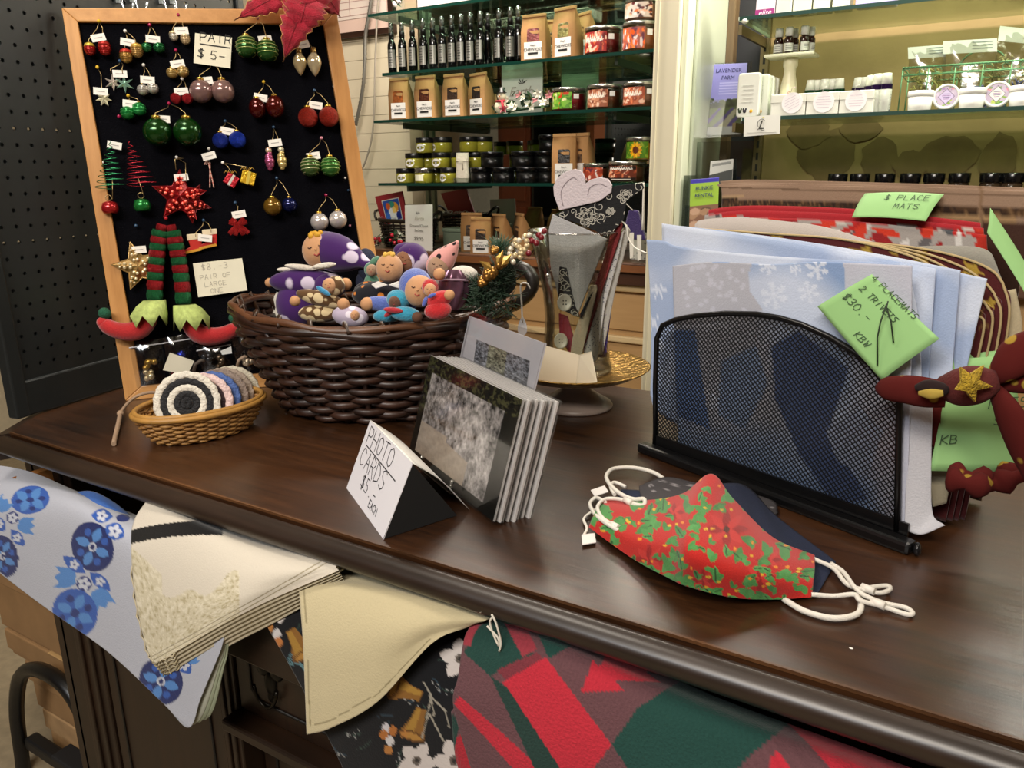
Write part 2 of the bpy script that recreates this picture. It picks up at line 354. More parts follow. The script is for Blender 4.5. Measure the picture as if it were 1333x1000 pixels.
# post between the two bays
x0 = V(849, 100, 1.87)[0]; x1 = V(882, 100, 1.87)[0]; x2 = V(894, 100, 1.89)[0]; x3 = V(906, 100, 1.93)[0]
POST = mat('d3ccb2', .45, var=.03, vs=6); 
p = struct(B().bx(x0, x1, 1.87, YB, 0, 2.7), 'trim_1', POST, bevel=.004)
B().bx(x0 + .008, x0 + .014, 1.8665, 1.872, 0, 2.7).ob('bead', mat('c3bca3', .5), p)
B().bx(x1, x2, 1.885, YB, 0, 2.7).ob('casing', mat('cfd3ba', .4), p, bevel=.003)
B().bx(x2, x3, 1.93, YB, 0, 2.7).ob('inner_casing', mat('aeb5a0', .35), p, bevel=.003)
PX0, PX1 = x0, x3
# ------------------------------------------------------------------ cupboard below the shelves, with the dark wooden ledge
ZL = V(594, 330, YS)[2]
cup = thing('base_cupboard', 'low wooden wall cupboard with dark ledge top and tan front behind the dresser', 'cupboard', (-.6, 2.08, 0))
TAN = woodmat('a88253', 'c09a68', 'X', 4, .5, key='tan')
B().bx(-2.1, PX0, YS + .05, YB - .02, 0, ZL - .06).ob('body', TAN, cup)
B().bx(-2.1, PX0, YS + .012, YB - .02, ZL - .06, ZL - .028).ob('recess_shadow_strip', woodmat('2c1a10', '4a2c1a', 'X', 4, .4), cup)  # dark colour paints in the shadow gap under the ledge
B().bx(-2.1, PX0 + .0, YS, YB - .02, ZL - .028, ZL).ob('ledge', woodmat('3a261a', '5a3a25', 'X', 4, .4, key='ledge'), cup, bevel=.004)
B().bx(-2.1, PX0, YS - .002, YS + .004, ZL - .024, ZL - .006).ob('ledge_edge', woodmat('6a3f22', '83522d', 'X', 4, .4), cup)
B().bx(-2.1, PX0, YS + .03, YS + .06, ZL - .082, ZL - .06).ob('top_moulding', mat('c9ad7e', .5), cup, bevel=.004)
B().bx(-2.1, PX0, YS + .035, YS + .06, .838, .856).ob('lower_moulding', mat('d2b88a', .5), cup, bevel=.004)
for i in range(4):
    xx = -1.95 + i * .32
    B().bx(xx, xx + .30, YS + .042, YS + .055, .872, ZL - .09).ob('panel', TAN, cup, bevel=.003)
cupR = thing('base_cupboard', 'low cupboard under the tan display bay right of the cream post', 'cupboard', (.4, 2.08, 0))
B().bx(PX1, 1.2, YS + .05, YB - .02, 0, ZL - .03).ob('body', TAN, cupR)
B().bx(PX1, 1.2, YS, YB - .02, ZL - .03, ZL).ob('ledge', woodmat('3a261a', '5a3a25', 'X', 4, .4, key='ledge'), cupR, bevel=.004)
# ------------------------------------------------------------------ left bay: mirror and glass shelves
mx0 = V(546, 100, YM)[0]
mir = thing('wall_mirror', 'big wall mirror behind the glass shelves, reflecting the shop', 'mirror', ((mx0 + PX0) / 2, YM + .01, ZL))
B().bx(mx0, PX0, YM, YM + .012, ZL + .002, 2.3).ob('mirror_glass', mat('d9dad2', .015, 1.0), mir)
B().bx(mx0 - .05, mx0, YM, YB - .012, ZL + .002, 2.3).ob('side_strip', mat('a8977c', .6), mir)
GE = mat('12352c', .12, spec=.6); GLS = clear('cfe3d6', .03, .6, .05)
def zat(px, py): return V(px, py, YS)[2]
ZA, ZB, ZC, ZD = zat(530, 11.5), zat(498, 95.5), zat(487, 157), zat(493, 238.4)
def shelf(name, label, xa, xb, z, yb, group='glass shelves in the left bay'):
    s = thing(name, label, 'shelf', ((xa + xb) / 2, YS + .1, z - .008), group=group)
    B().bx(xa, xb, YS + .002, yb, z - .008, z).ob('glass_pane', GLS, s)
    B().bx(xa, xb, YS, YS + .002, z - .008, z).ob('front_edge', GE, s)
    B().bx(xa - .002, xa, YS, yb, z - .008, z).ob('side_edge', GE, s)
    for xx in (xa + .09, xb - .12):
        B().bx(xx - .004, xx + .004, YS + .03, yb + .005, z - .026, z - .0085).ob('bracket', mat('4a4f44', .4, .6), s)
    return s
XA0 = V(498, 95.5, YS)[0]; XC0 = V(487, 157, YS)[0]; XD0 = V(493, 238, YS)[0]
shelf('glass_shelf', 'green-edged glass shelf above the black spray bottles, topmost in left bay', XC0, PX0 - .001, ZA, YM - .01)
shelf('glass_shelf', 'green-edged glass shelf carrying the row of black spray bottles', XA0, PX0 - .001, ZB, YM - .01)
shelf('glass_shelf', 'green-edged glass shelf with the four paper bags and the white flowers', XC0, PX0 - .001, ZC, YM - .01)
shelf('glass_shelf', 'glass shelf carrying the yellow jars and black tins', XD0, PX0 - .001, ZD, YM - .01)
for px in (553, 561):
    x = V(px, 120, YM)[0]
    st = thing('shelf_standard', 'slotted metal shelf upright on the mirror, %s of the two by the jars' % ('left' if px < 557 else 'right'), 'shelf upright', (x, YM - .006, ZL + .01))
    B().bx(x - .006, x + .006, YM - .008, YM - .0005, ZL + .01, 2.25).ob('rail', mat('8d9a86', .3, .7), st)
# ------------------------------------------------------------------ right bay
rx0 = V(995, 120, YB - .04)[0]
bayb = struct(B().bx(rx0, 1.2, YB - .04, YB, ZL, 2.7), 'wall_bay', mat('6b5832', .8, hex2='877248', vs=3.5, bump=.1, bs=80))
struct(B().bx(.0, 1.2, YB - .062, YB - .041, 1.67, 2.69), 'reflector_board', mat('e4e9ec', .6))  # unseen white board, added to throw a pale reflection on the dresser top
bb = thing('black_side_panel', 'matt black panel beside the cream post behind the brochures', 'panel', ((PX1 + rx0) / 2, 2.2, ZL))
B().bx(PX1 + .001, rx0 - .002, YB - .055, YB - .002, ZL + .001, 2.68).ob('board', mat('121317', .75, var=.2, vs=12), bb)
B().bx(PX1 + .001, PX1 + .02, YB - .09, YB - .055, ZL + .001, 2.68).ob('edge_strip', woodmat('4a3a26', '6b5638', 'Z', 4, .5), bb)
# darker stained patches on the old board (real wear with a shape of its own)
rs = random.Random(5); SP = []
STN = mat('594726', .85, hex2='66532e', vs=20)
for n_st, (cx, cy, rx, ry) in enumerate(((1075, 200, 36, 34), (1145, 208, 26, 30), (1052, 172, 28, 20), (1120, 168, 26, 16), (1235, 205, 40, 26), (1300, 208, 24, 34), (1185, 215, 22, 20))):
    c = V(cx, cy, YB - .04); sx = V(cx + rx, cy, YB - .04)[0] - c[0]; sz = c[2] - V(cx, cy + ry, YB - .04)[2]
    pts = [c + np.array([sx * math.cos(t) * (1 + .15 * rs.uniform(-1, 1)), -.001 - .0004 * n_st, sz * math.sin(t) * (1 + .15 * rs.uniform(-1, 1))]) for t in np.linspace(0, 2 * PI, 22)[:-1]]
    B().prism(pts, (0, .0012 + .0004 * n_st, 0)).ob('stain', STN, bayb)
sx_ = V(997, 60, YB - .05)[0]
st = thing('shelf_standard', 'brass coloured slotted shelf upright beside the black panel', 'shelf upright', (sx_, YB - .05, ZL))
B().bx(sx_ - .011, sx_ + .011, YB - .058, YB - .0405, ZL + .001, 2.6).ob('rail', mat('6e6140', .35, .6), st)
sl = B()
for i in range(40): sl.bx(sx_ - .003, sx_ + .003, YB - .0592, YB - .0578, ZL + .05 + i * .03, ZL + .068 + i * .03)
sl.ob('slots', mat('17130c', .8), st, kind='stuff')
ZR1, ZR2 = zat(1016, 150.8), zat(1080, 9.5)
def rshelf(label, xa, z):
    s = thing('glass_shelf', label, 'shelf', ((xa + 1.1) / 2, YS + .1, z - .008), group='glass shelves in the right bay')
    B().bx(xa, 1.1, YS + .002, YB - .06, z - .008, z).ob('glass_pane', clear('dfe8dc', .03, .6, .05), s)
    B().bx(xa, 1.1, YS, YS + .002, z - .008, z).ob('front_edge', mat('2f4640', .1), s)
    B().bx(xa - .002, xa, YS, YB - .06, z - .008, z).ob('side_edge', mat('b9c4b4', .1), s)
    B().bx(sx_ - .004, sx_ + .004, YS + .05, YB - .06, z - .03, z - .0085).ob('bracket', mat('6e6140', .4, .6), s)
    B().ell((xa + .012, YS + .004, z - .009), (.008, .006, .006)).ob('end_clip', mat('e8e6d8', .3), s)
    return s
rshelf('glass shelf cut off by the top of the picture in the right bay', V(963, 18, YS)[0], ZR2)
rshelf('glass shelf with white tubs and tubes in the right bay', V(966, 152, YS)[0], ZR1)
# ------------------------------------------------------------------ the dresser
dr = thing('dresser', 'long dark wooden dresser with moulded top covered in craft goods', 'dresser', (-.3, .9, 0))
DW = woodmat('150b06', '472a15', 'X', 7, .32, coat=.35, bump=.22, key='top')
DD = woodmat('150d07', '2b1a0e', 'Z', 4, .38, key='body'); DDX = woodmat('150d07', '2b1a0e', 'X', 4, .38, key='bodyx')
YF, YBK, XL, XR = .558, 1.25, -1.345, .75
tp = [(-1.238, YF), (XR, YF), (XR, YBK), (XL - .06, YBK), (XL, .70)]
B().prism([(x, y, TOP) for x, y in tp], (0, 0, -.02)).ob('top', DW, dr)
# rounded front moulding, set just below a dark groove
def mould(y0, prof, name, m):
    P = np.array([[(x, y0 - a, TOP + c) for a, c in prof] for x in (-1.245, XR)]); return B().grid(P).ob(name, m, dr)
mould(YF + .004, [(-.004, -.0195), (.009, -.0195)], 'groove', mat('080504', .6))
mould(YF, [(.005, -.0195), (.005, -.006), (.0065, -.0035), (.011, -.0035), (.017, -.006), (.022, -.0105), (.0245, -.016), (.024, -.023), (.019, -.029), (.012, -.032), (.009, -.037), (-.05, -.038), (-.05, -.02)], 'edge_moulding', woodmat('140d08', '33241a', 'X', 5, .36, coat=.15, key='mould'))
B().prism([(-1.245, YF - .018, TOP - .002), (-1.36, .70, TOP - .002), (-1.34, .70, TOP - .002), (-1.238, YF, TOP - .002)], (0, 0, -.04)).ob('corner_moulding', woodmat('140d08', '33241a', 'X', 5, .36, coat=.15, key='mould'), dr)
B().bx(-1.238, XR, YF - .0006, YF + .002, TOP - .003, TOP + .0002).ob('worn_edge', woodmat('22130a', '6a4526', 'X', 9, .4, key='worn'), dr)
# carcase
BF = .60
B().bx(-1.33, XR - .03, 1.20, 1.23, .08, TOP - .02).ob('back_panel', DD, dr)
B().bx(-1.345, -1.32, .62, 1.22, .08, TOP - .04).ob('side_panel', DD, dr)
B().bx(XR - .05, XR - .02, BF, 1.22, .08, TOP - .04).ob('side_panel', DD, dr)
B().bx(-1.238, XR - .02, BF, BF + .02, .86, TOP - .044).ob('top_rail', DDX, dr)
B().bx(-1.238, XR - .02, BF + .02, 1.2, .50, .52).ob('dust_board', DDX, dr)
def stile(xa, xb, z0=.08, z1=.86):
    B().bx(xa, xb, BF - .004, BF + .05, z0, z1).ob('stile', DD, dr, bevel=.003)
    for k in (.3, .7):
        xx = xa + (xb - xa) * k; B().bx(xx - .004, xx + .004, BF - .009, BF - .003, z0, z1).ob('reeding', DD, dr, bevel=.002)
stile(-1.240, -1.165, 0.0); stile(-.862, -.825); stile(.1, .14); stile(.66, .73, 0)
B().bx(-1.33, -1.24, .62, .68, 0, .86).ob('corner_post', DD, dr, bevel=.004)
# left door with a fine moulded border, drawers to the right of it
def front(name, xa, xb, z0, z1, inset=.03, y=BF, frame='0b0705'):
    f = B().bx(xa, xb, y, y + .018, z0, z1).ob(name, DD, dr, bevel=.003)
    P = [(xa + inset, z0 + inset), (xb - inset, z0 + inset), (xb - inset, z1 - inset), (xa + inset, z1 - inset)]
    R = []
    for i in range(4):
        a = np.array(P[i]); c0 = np.array(P[i - 1]); c1 = np.array(P[(i + 1) % 4])
        for t in range(4):
            s = t / 3; q = a + (c0 - a) / np.linalg.norm(c0 - a) * .015 * (1 - s) + (c1 - a) / np.linalg.norm(c1 - a) * .015 * s; R.append((q[0], y - .0012, q[1]))
    B().tube(R, .0022, 5, True).ob('border_moulding', mat(frame, .5), f); return f
dl = front('door', -1.162, -.865, .12, .66); front('drawer_front', -.822, -.52, .56, .70); front('drawer_front', -.515, .095, .56, .70)
front('drawer_front', -.822, .095, .30, .535, y=BF + .03); front('door', .145, .655, .12, .70)
B().bx(-.83, .1, BF - .03, BF + .02, .540, .558).ob('ledge_rail', DDX, dr, bevel=.004)
B().bx(-.83, .1, BF + .01, BF + .03, .08, .30).ob('apron', DDX, dr)
# cast drawer pull
pu = V(352, 880, BF); b = B()
for dx, dz, rx, rz in ((0, .02, .022, .014), (-.013, .008, .012, .012), (.013, .008, .012, .012), (0, -.012, .012, .02), (0, -.032, .007, .01)): b.ell(pu + np.array([dx, 0, dz]), (rx, .006, rz))
b.ob('pull_plate', mat('15120d', .4, .6), dr, label='blackened cast metal pull')
B().tube([pu + np.array([.019 * math.cos(t), -.008 - .006 * math.sin(t * .5), -.012 + .03 * math.sin(t)]) for t in np.linspace(PI, 2 * PI, 9)], .0028, 6).ob('pull_ring', mat('1b1710', .35, .7), dr)
# the open top drawer
ob_ = thing('open_drawer', 'open top drawer of the dresser with cloth goods hanging over its front', 'drawer', (-.55, .57, .70))
OW = woodmat('8a5426', 'b0733a', 'Y', 5, .5, key='drw')
B().bx(-1.228, -1.212, .545, 1.1, .705, .852).ob('side_board', OW, ob_); B().bx(.08, .094, .566, 1.1, .705, .80).ob('side_board', OW, ob_)
B().bx(-1.212, .08, .566, 1.1, .705, .712).ob('bottom_board', DDX, ob_)
B().bx(-1.21, .08, .548, .566, .70, .775).ob('front_board', DDX, ob_, bevel=.003)
# ------------------------------------------------------------------ left of the dresser: boxes, low black stool
KR = mat('8d6c46', .85, var=.08, vs=20); KR2 = mat('a3825a', .85, var=.12, vs=30)
def carton(c, size, rz, label, m, flap=True):
    t = thing('cardboard_box', label, 'box', c, rz, 'cardboard boxes beside the dresser'); x, y, z = size
    M = INV[t.name]
    def wb(x0, x1, y0, y1, z0, z1, nm, mm):
        o = B().bx(x0, x1, y0, y1, z0, z1); o.v = [tuple(M @ Vector(q)) for q in o.v]; return o.ob(nm, mm, t, bevel=.003)
    wb(-x / 2, x / 2, -y / 2, y / 2, 0, z - .03, 'body', m); wb(-x / 2 - .006, x / 2 + .006, -y / 2 - .006, y / 2 + .006, z - .05, z, 'lid', m)
    wb(-.03, .03, -y / 2 - .007, y / 2 + .007, z - .001, z + .001, 'tape', mat('b08f60', .3)); return t
carton((-1.535, .94, 0), (.33, .42, .12), 0, 'weathered cardboard box at the bottom of the stack beside the dresser', KR2)
carton((-1.545, .94, .1215), (.36, .43, .12), 0, 'flat cardboard box second from the floor beside the dresser', KR)
carton((-1.575, .94, .243), (.41, .44, .065), 0, 'thin cardboard box below the topmost one beside the dresser', KR)
carton((-1.59, .94, .3095), (.43, .44, .17), 0, 'topmost cardboard box of the stack under the blue patterned towel', KR)
sto = thing('black_stool', 'low black stool with arched side frames beside the boxes', 'stool', (-1.52, .66, 0)); BK = mat('0c0c0d', .35)
for y in (.66,): B().tube(_cr([(-1.70, y, .0), (-1.69, y, .06), (-1.672, y, .17), (-1.625, y, .27), (-1.56, y, .318), (-1.48, y, .33), (-1.42, y, .31), (-1.385, y, .25), (-1.37, y, .12), (-1.368, y, 0)], 30), .0155, 8).ob('arched_leg_frame', BK, sto)
B().bx(-1.67, -1.385, .66, .69, .07, .10).ob('seat', mat('101011', .5), sto, bevel=.006); B().bx(-1.55, -1.40, .655, .70, .10, .112).ob('seat_pad', mat('151517', .7), sto, bevel=.004)
# ------------------------------------------------------------------ black pegboard standing on the left end of the top
q0 = T(10, 560) * 1.0; q0 = np.array([-1.292, .60, TOP]); q1 = np.array([-1.392, 1.22, TOP]); e = unit(q1 - q0); nrm = np.array([e[1], -e[0], 0.])
PEG = thing('pegboard', 'tall black pegboard panel standing behind the framed earring board', 'pegboard', (q0 + q1) / 2)
L = np.linalg.norm(q1 - q0); pit = .0245; r = .0032; ns = int((L - .03) / pit); nz = 38; vs = []; fs = []; b = B()
o0 = q0 + e * .015 + np.array([0, 0, .045])
sq = [(-.5, -.5), (0, -.5), (.5, -.5), (.5, 0), (.5, .5), (0, .5), (-.5, .5), (-.5, 0)]
for i in range(ns):
    for j in range(nz):
        c = o0 + e * (i + .5) * pit + np.array([0, 0, (j + .5) * pit])
        O = [c + e * a * pit + np.array([0, 0, d * pit]) for a, d in sq]; I = [c + e * r * math.cos(t) + np.array([0, 0, r * math.sin(t)]) for t in [-.75 * PI + k * PI / 4 for k in range(8)]]
        b._add(O + I, [(k, (k + 1) % 8, 8 + (k + 1) % 8, 8 + k) for k in range(8)])
bkp = [q0 - nrm * .03 + e * .01, q1 - nrm * .03 - e * .01]; zz = [.05, .275, .29, .45, .46, .70, .705, .98]
for za, zb in zip(zz[::2], zz[1::2]): B().prism([(*bkp[0][:2], TOP + za), (*bkp[1][:2], TOP + za), (*bkp[1][:2], TOP + zb), (*bkp[0][:2], TOP + zb)], -nrm * .003).ob('hole_dimming_strip', mat('2a2d2c', .7), PEG)  # strips added behind the sheet to dim its holes; light passes at the gaps
BP = mat('15191a', .42, var=.15, vs=6)
b.ob('perforated_sheet', BP, PEG, solid=.003)
for a, z0, z1, nm in ((0, TOP + .002, TOP + .06, 'bottom_rail'), (0, TOP + 1.0, TOP + 1.04, 'top_rail')):
    P = [q0 + nrm * .006, q1 + nrm * .006]; B().prism([(*P[0][:2], z0), (*P[1][:2], z0), (*P[1][:2], z1), (*P[0][:2], z1)], -nrm * .02).ob(nm, BP, PEG, bevel=.003)
for s0, s1 in ((-.008, .016), (L - .02, L)):
    P = [q0 + e * s0 + nrm * .008, q0 + e * s1 + nrm * .008]; B().prism([(*P[0][:2], TOP + .002), (*P[1][:2], TOP + .002), (*P[1][:2], TOP + 1.04), (*P[0][:2], TOP + 1.04)], -nrm * .022).ob('side_rail', BP, PEG, bevel=.003)
PGP = PL(q0, nrm)
for i, (px, py) in enumerate(((152, 6), (170, 5), (208, 7), (222, 7))):
    c = PGP(px, py, 0) + nrm * .004; h = thing('wire_hook', 'small clear wire hook on pegboard above the wooden frame, %s from the left' % ['first', 'second', 'third', 'fourth'][i], 'hook', c, group='hooks at the top of the pegboard')
    B().tube([c + np.array([0, 0, .02]), c + nrm * .006 + np.array([0, 0, .01]), c + nrm * .012 + np.array([0, 0, -.012]), c + nrm * .03 + np.array([0, 0, -.016]), c + nrm * .034 + np.array([0, 0, .0])], .0022, 6).ob('wire', mat('b9c2c6', .15, .8), h)
    B().box(c + np.array([0, 0, .012]), (.006, .006, .02)).ob('clip', mat('aab2b4', .2, .3), h)
# ================================================================== framed earring board leaning at the back
a_, b_ = T(163, 522), T(515, 487)
FP, fe, fu, fn = leanplane(a_, b_, 84)
OAK = woodmat('a8743c', 'd09a5c', 'Z', 5, .45, key='oak'); OAKX = woodmat('a8743c', 'd09a5c', 'X', 5, .45, key='oakx')
fr = thing('earring_display_board', 'oak framed black velvet board pinned all over with holiday earrings', 'display board', (a_ + b_) / 2)
oTL, oTR, oBL, oBR = FP(80, 10), FP(438, 12), FP(163, 522), FP(515, 487)
iTL, iTR, iBL, iBR = FP(101, 28), FP(421, 32), FP(184, 503), FP(494, 470)
for q, nm, m in (((oTL, oTR, iTR, iTL), 'frame_rail', OAKX), ((oBL, oBR, iBR, iBL), 'frame_rail', OAKX), ((oTL, iTL, iBL, oBL), 'frame_stile', OAK), ((oTR, iTR, iBR, oBR), 'frame_stile', OAK)):
    B().prism(list(q), -fn * .018).ob(nm, m, fr, bevel=.0015)
VEL = mat('030308', .95, bump=.5, bs=400, spec=.1)
bk = lambda p: p - fn * .008
B().prism([bk(iTL) - fe * .004, bk(iTR) + fe * .004, bk(iBR) + fe * .004, bk(iBL) - fe * .004], -fn * .006).ob('velvet_panel', VEL, fr)
def E_(px, py, d=.0): return FP(px, py, 0) - fn * .0 + 0 * fe if d == 0 else PL(a_ + fn * d, fn)(px, py)
VD = -.0075
ppm = lambda p: depth(p) / F          # metres per pixel at a place
GOLD = mat('c9a24a', .25, .9); SIL = mat('cfcdc8', .18, .95); WIRE = mat('b8a070', .3, .85); WHT = mat('e6e2da', .6)
def shiny(h, r=.14): return mat(h, r, .55, spec=.8, key='s')
def glit(h): return mat(h, .3, .6, bump=1.2, bs=900, var=.6, vs=700)
PINC = {'r': 'a01848', 'y': 'd8b030', 'w': 'e8e4dc', 'b': '2c4864', 'p': 'd890a0'}
NE = [0]
def earrings(label, pin, tag_, items, pc='w', name='earring_pair', cat='earrings', hook=True):
    p0 = E_(*pin, VD + .004); t = thing(name, label, cat, E_(*pin, VD), group='holiday earrings pinned to the velvet board')
    B().ell(p0 + fn * .003, .0028, seg=8, rings=6).ob('pin_head', mat(PINC[pc], .25), t)
    B().tube([E_(*pin, VD) - fn * .001, p0 + fn * .003], .0006, 4).ob('pin_shaft', SIL, t)
    if tag_:
        c = E_(*tag_, .008); s = ppm(c); a = random.Random(tag_[0]).uniform(-.25, .25); ex = math.cos(a) * fe + math.sin(a) * fu; ey = -math.sin(a) * fe + math.cos(a) * fu
        B().prism([c + ex * s * 8.5 * i + ey * s * 4.5 * j for i, j in ((-1, -1), (1, -1), (1, 1), (-1, 1))], -fn * .0006).ob('price_tag', WHT, t)
        B().prism([c + fn * .0003 + ex * s * 5 * i + ey * s * .5 * j for i, j in ((-1, -1), (1, -1), (1, 1), (-1, 1))], -fn * .0002).ob('price_mark', mat('a9a5a0', .7), t)
    for it in items:
        px, py, r, kind, h = it[:5]; m = it[5] if len(it) > 5 else None
        s = ppm(E_(px, py, 0)); R = r * s; c = E_(px, py, VD + R + .001)
        M = Matrix(((fe[0], -fn[0], fu[0], 0), (fe[1], -fn[1], fu[1], 0), (fe[2], -fn[2], fu[2], 0), (0, 0, 0, 1)))
        if hook:
            top = c + fu * (R * 1.25); B().tube([p0, p0 + (top - p0) * .35 + fe * R * .25, top + fu * .002, top, c + fu * R * .9], .0006, 5).ob('ear_hook', WIRE, t)
        if kind in ('ball', 'ribbed', 'stripe', 'glitter', 'egg'):
            sz = (1, 1, 1.22) if kind == 'egg' else (1, 1, 1)
            mm = glit(h) if kind == 'glitter' else shiny(h, .1 if kind != 'ball' else .16)
            bo = B().ell(c, [R * q for q in sz], M, 22, 14).ob('bauble', mm, t)
            B().lathe([(R * .32, 0), (R * .32, R * .2), (R * .2, R * .24), (.0006, R * .25)], 10, M, c + fu * R * sz[2] * .94).ob('bauble_cap', GOLD, t)
            if kind in ('ribbed', 'stripe'):
                for k in (range(-2, 3) if kind == 'stripe' else range(-1, 2)):
                    f = k * .33 if kind == 'stripe' else k * .42; rr = R * math.sqrt(1 - f * f) * 1.01
                    B().tube([c + fu * R * (f + .12 * math.sin(q)) + rr * (math.cos(q) * fe + math.sin(q) * fn) for q in np.linspace(0, 2 * PI, 21)[:-1]], R * .05, 5, True).ob('band', mat(m or 'b9c48a', .3, .6), bo)
        elif kind == 'acorn':
            bo = B().ell(c, (R * .85, R * .85, R), M, 14, 10).ob('bauble', shiny(h, .2), t)
            B().lathe([(R * .88, 0), (R * .7, R * .45), (R * .2, R * .7)], 12, M, c + fu * R * .35).ob('bauble_cap', mat(m or 'c9a24a', .4, .5), t)
            for k in range(5):
                z = -.7 + .25 * k; B().tube([c + fu * R * z + R * .87 * math.sqrt(max(.05, 1 - z * z)) * (math.cos(q) * fe + math.sin(q) * fn) for q in np.linspace(0, 2 * PI, 13)[:-1]], R * .07, 4, True).ob('ridge', shiny(h, .2), bo)
        elif kind == 'bulb':
            b = B().lathe([(.0003, -2.0), (.35, -1.6), (.75, -.9), (.98, -.2), (.9, .4), (.5, .95), (.36, 1.1), (.36, 1.7), (.1, 1.75)], 16, M @ Matrix.Scale(R, 4), c - fu * R * .1)
            b.ob('bulb', mat(h, .18, .6), t)
            B().lathe([(.4, 1.05), (.42, 1.15), (.4, 1.75), (.2, 1.85)], 12, M @ Matrix.Scale(R, 4), c - fu * R * .1).ob('bulb_cap', mat('8a6d3a', .35, .8), t)
        elif kind == 'star':
            n = it[6] if len(it) > 6 else 5; inn = it[7] if len(it) > 7 else .42; rot = it[8] if len(it) > 8 else 0; dp = R * (.35 if n == 5 else .25)
            P = [R * (1 if k % 2 == 0 else inn) * (math.sin(rot + PI * k / n) * fe + math.cos(rot + PI * k / n) * fu) for k in range(2 * n)]
            cc = c - fn * R * .75; b = B(); k0 = [cc + p for p in P]
            b._add([cc + fn * dp, cc - fn * dp * .3] + k0, [(0, 2 + (k + 1) % (2 * n), 2 + k) for k in range(2 * n)] + [(1, 2 + k, 2 + (k + 1) % (2 * n)) for k in range(2 * n)])
            so = b.ob('star', m if m is not None and not isinstance(m, str) else shiny(h, .18), t)
            if r > 15:
                b = B().tube(k0, R * .035, 5, True); b.ob('star_rim', shiny(h, .25), so)
                f = B()
                for k in range(n):
                    for ra, rb_ in ((.28, .07), (.5, .07), (.68, .05)):
                        for sd in (-.22, .22):
                            q = rot + 2 * PI * k / n + sd * (1 - ra) * 1.4; f.ell(cc + ra * R * (math.sin(q) * fe + math.cos(q) * fu) + fn * dp * (1 - ra) * .95, R * rb_, seg=8, rings=5)
                f.ob('filigree_beads', shiny(it[9] if len(it) > 9 else 'ff6a5a', .2), so)
        elif kind == 'tree':
            H = it[6] * s; b = B(); P = []
            for q in np.linspace(0, 1, 150):
                rr = R * (q ** .9); P.append(c + fu * (H * (.5 - q)) + rr * (math.cos(q * 55) * fe + math.sin(q * 55) * fn * .6) + fe * it[7] * s * (q - .5))
            b.tube(P, .0007, 4).ob('wire_spiral', mat(h, .25, .7), t)
            q = P[-1] * .0 + c - fu * (H * .5 + 5 * s) + fe * it[7] * s * .5; B().tube([c - fu * H * .3, q - fu * 9 * s], .0006, 4).ob('link', WIRE, t)
        elif kind == 'bell':
            B().lathe([(.0005, -.7), (.75, -.72), (.98, -.35), (.95, .1), (.8, .55), (.3, .75), (.0005, .76)], 16, M @ Matrix.Scale(R, 4), c).ob('jingle_bell', shiny(h, .2), t)
            B().tube([c + fu * R * 1.15 + R * .35 * (math.cos(q) * fe + math.sin(q) * fu) for q in np.linspace(0, 2 * PI, 11)[:-1]], .0006, 4, True).ob('ring', WIRE, t)
        elif kind == 'gift':
            Mg = M @ Matrix.Rotation(it[6] if len(it) > 6 else .5, 4, 'Y'); g = B().box(c, (R * 1.7, R * 1.2, R * 1.6), Mg).ob('gift_box', mat(h, .22, .5, bump=.4, bs=300), t, bevel=.0008)
            B().box(c + fn * .0, (R * .35, R * 1.26, R * 1.66), Mg).ob('ribbon', mat(m or 'e8c060', .3, .6), g)
            b = B()
            for q in (-1, 1, -.4, .5): b.tube([c + fu * R * .8, c + fu * R * 1.35 + fe * q * R * .6, c + fu * R * 1.0 + fe * q * R * .9], .0005, 4)
            b.ob('ribbon_curl', mat('d8b050', .3, .7), g)
        elif kind == 'cane':
            for sg in (-1, 1):
                P = [c + fe * s * (2 + sg * 1 - sg * 3.5 * q) * 1.0 + fu * s * (16 - 32 * q) for q in np.linspace(0, 1, 12)]
                P = [P[0] - fe * s * 5 - fu * s * 3, P[0] - fe * s * 3 + fu * s * 1] + P
                o = B().tube(P, .0011, 6).ob('candy_cane', mat('d8a898', .35), t)
                b = B()
                for k in range(3, 13, 2): b.tube([P[k] - .0002 * fu, P[k] + fu * .0012], .0013, 6)
                b.ob('stripe', mat('a83a30', .35), o)
        elif kind == 'nut':
            b = B()
            for dz, k in ((1.5, .55), (.8, .8), (0, 1), (-.7, .85), (-1.4, .5)): b.ell(c + fu * R * dz + fe * R * .1 * math.sin(dz * 5), R * k, seg=10, rings=7)
            b.ob('figure_beads', shiny(h, .2), t); B().ell(c + fu * R * 2.1, R * .65, seg=10, rings=7).ob('bead_cap', shiny(m or 'd8b8a0', .25), t)
        elif kind == 'boot':
            x, u = fe * s, fu * s; o = c - fn * R * .5
            b = B().prism([o + x * i + u * j for i, j in ((-10, 7), (7, 9), (5, -8), (-16, -12), (-17, -7), (-8, -3))], -fn * .005).ob('boot', mat(h, .35), t, bevel=.001)
            B().prism([o + fn * .0006 + x * i + u * j for i, j in ((-11, 13), (7, 14), (7, 7), (-11, 5))], -fn * .0062).ob('boot_cuff', mat('d8c8a8', .5), t, bevel=.001)
            B().prism([o + fn * .0003 + x * i + u * j for i, j in ((5, -8), (-16, -12), (-17, -9), (4, -5))], -fn * .0056).ob('boot_sole', mat('c89028', .4), t)
        elif kind == 'bow':
            o = B()
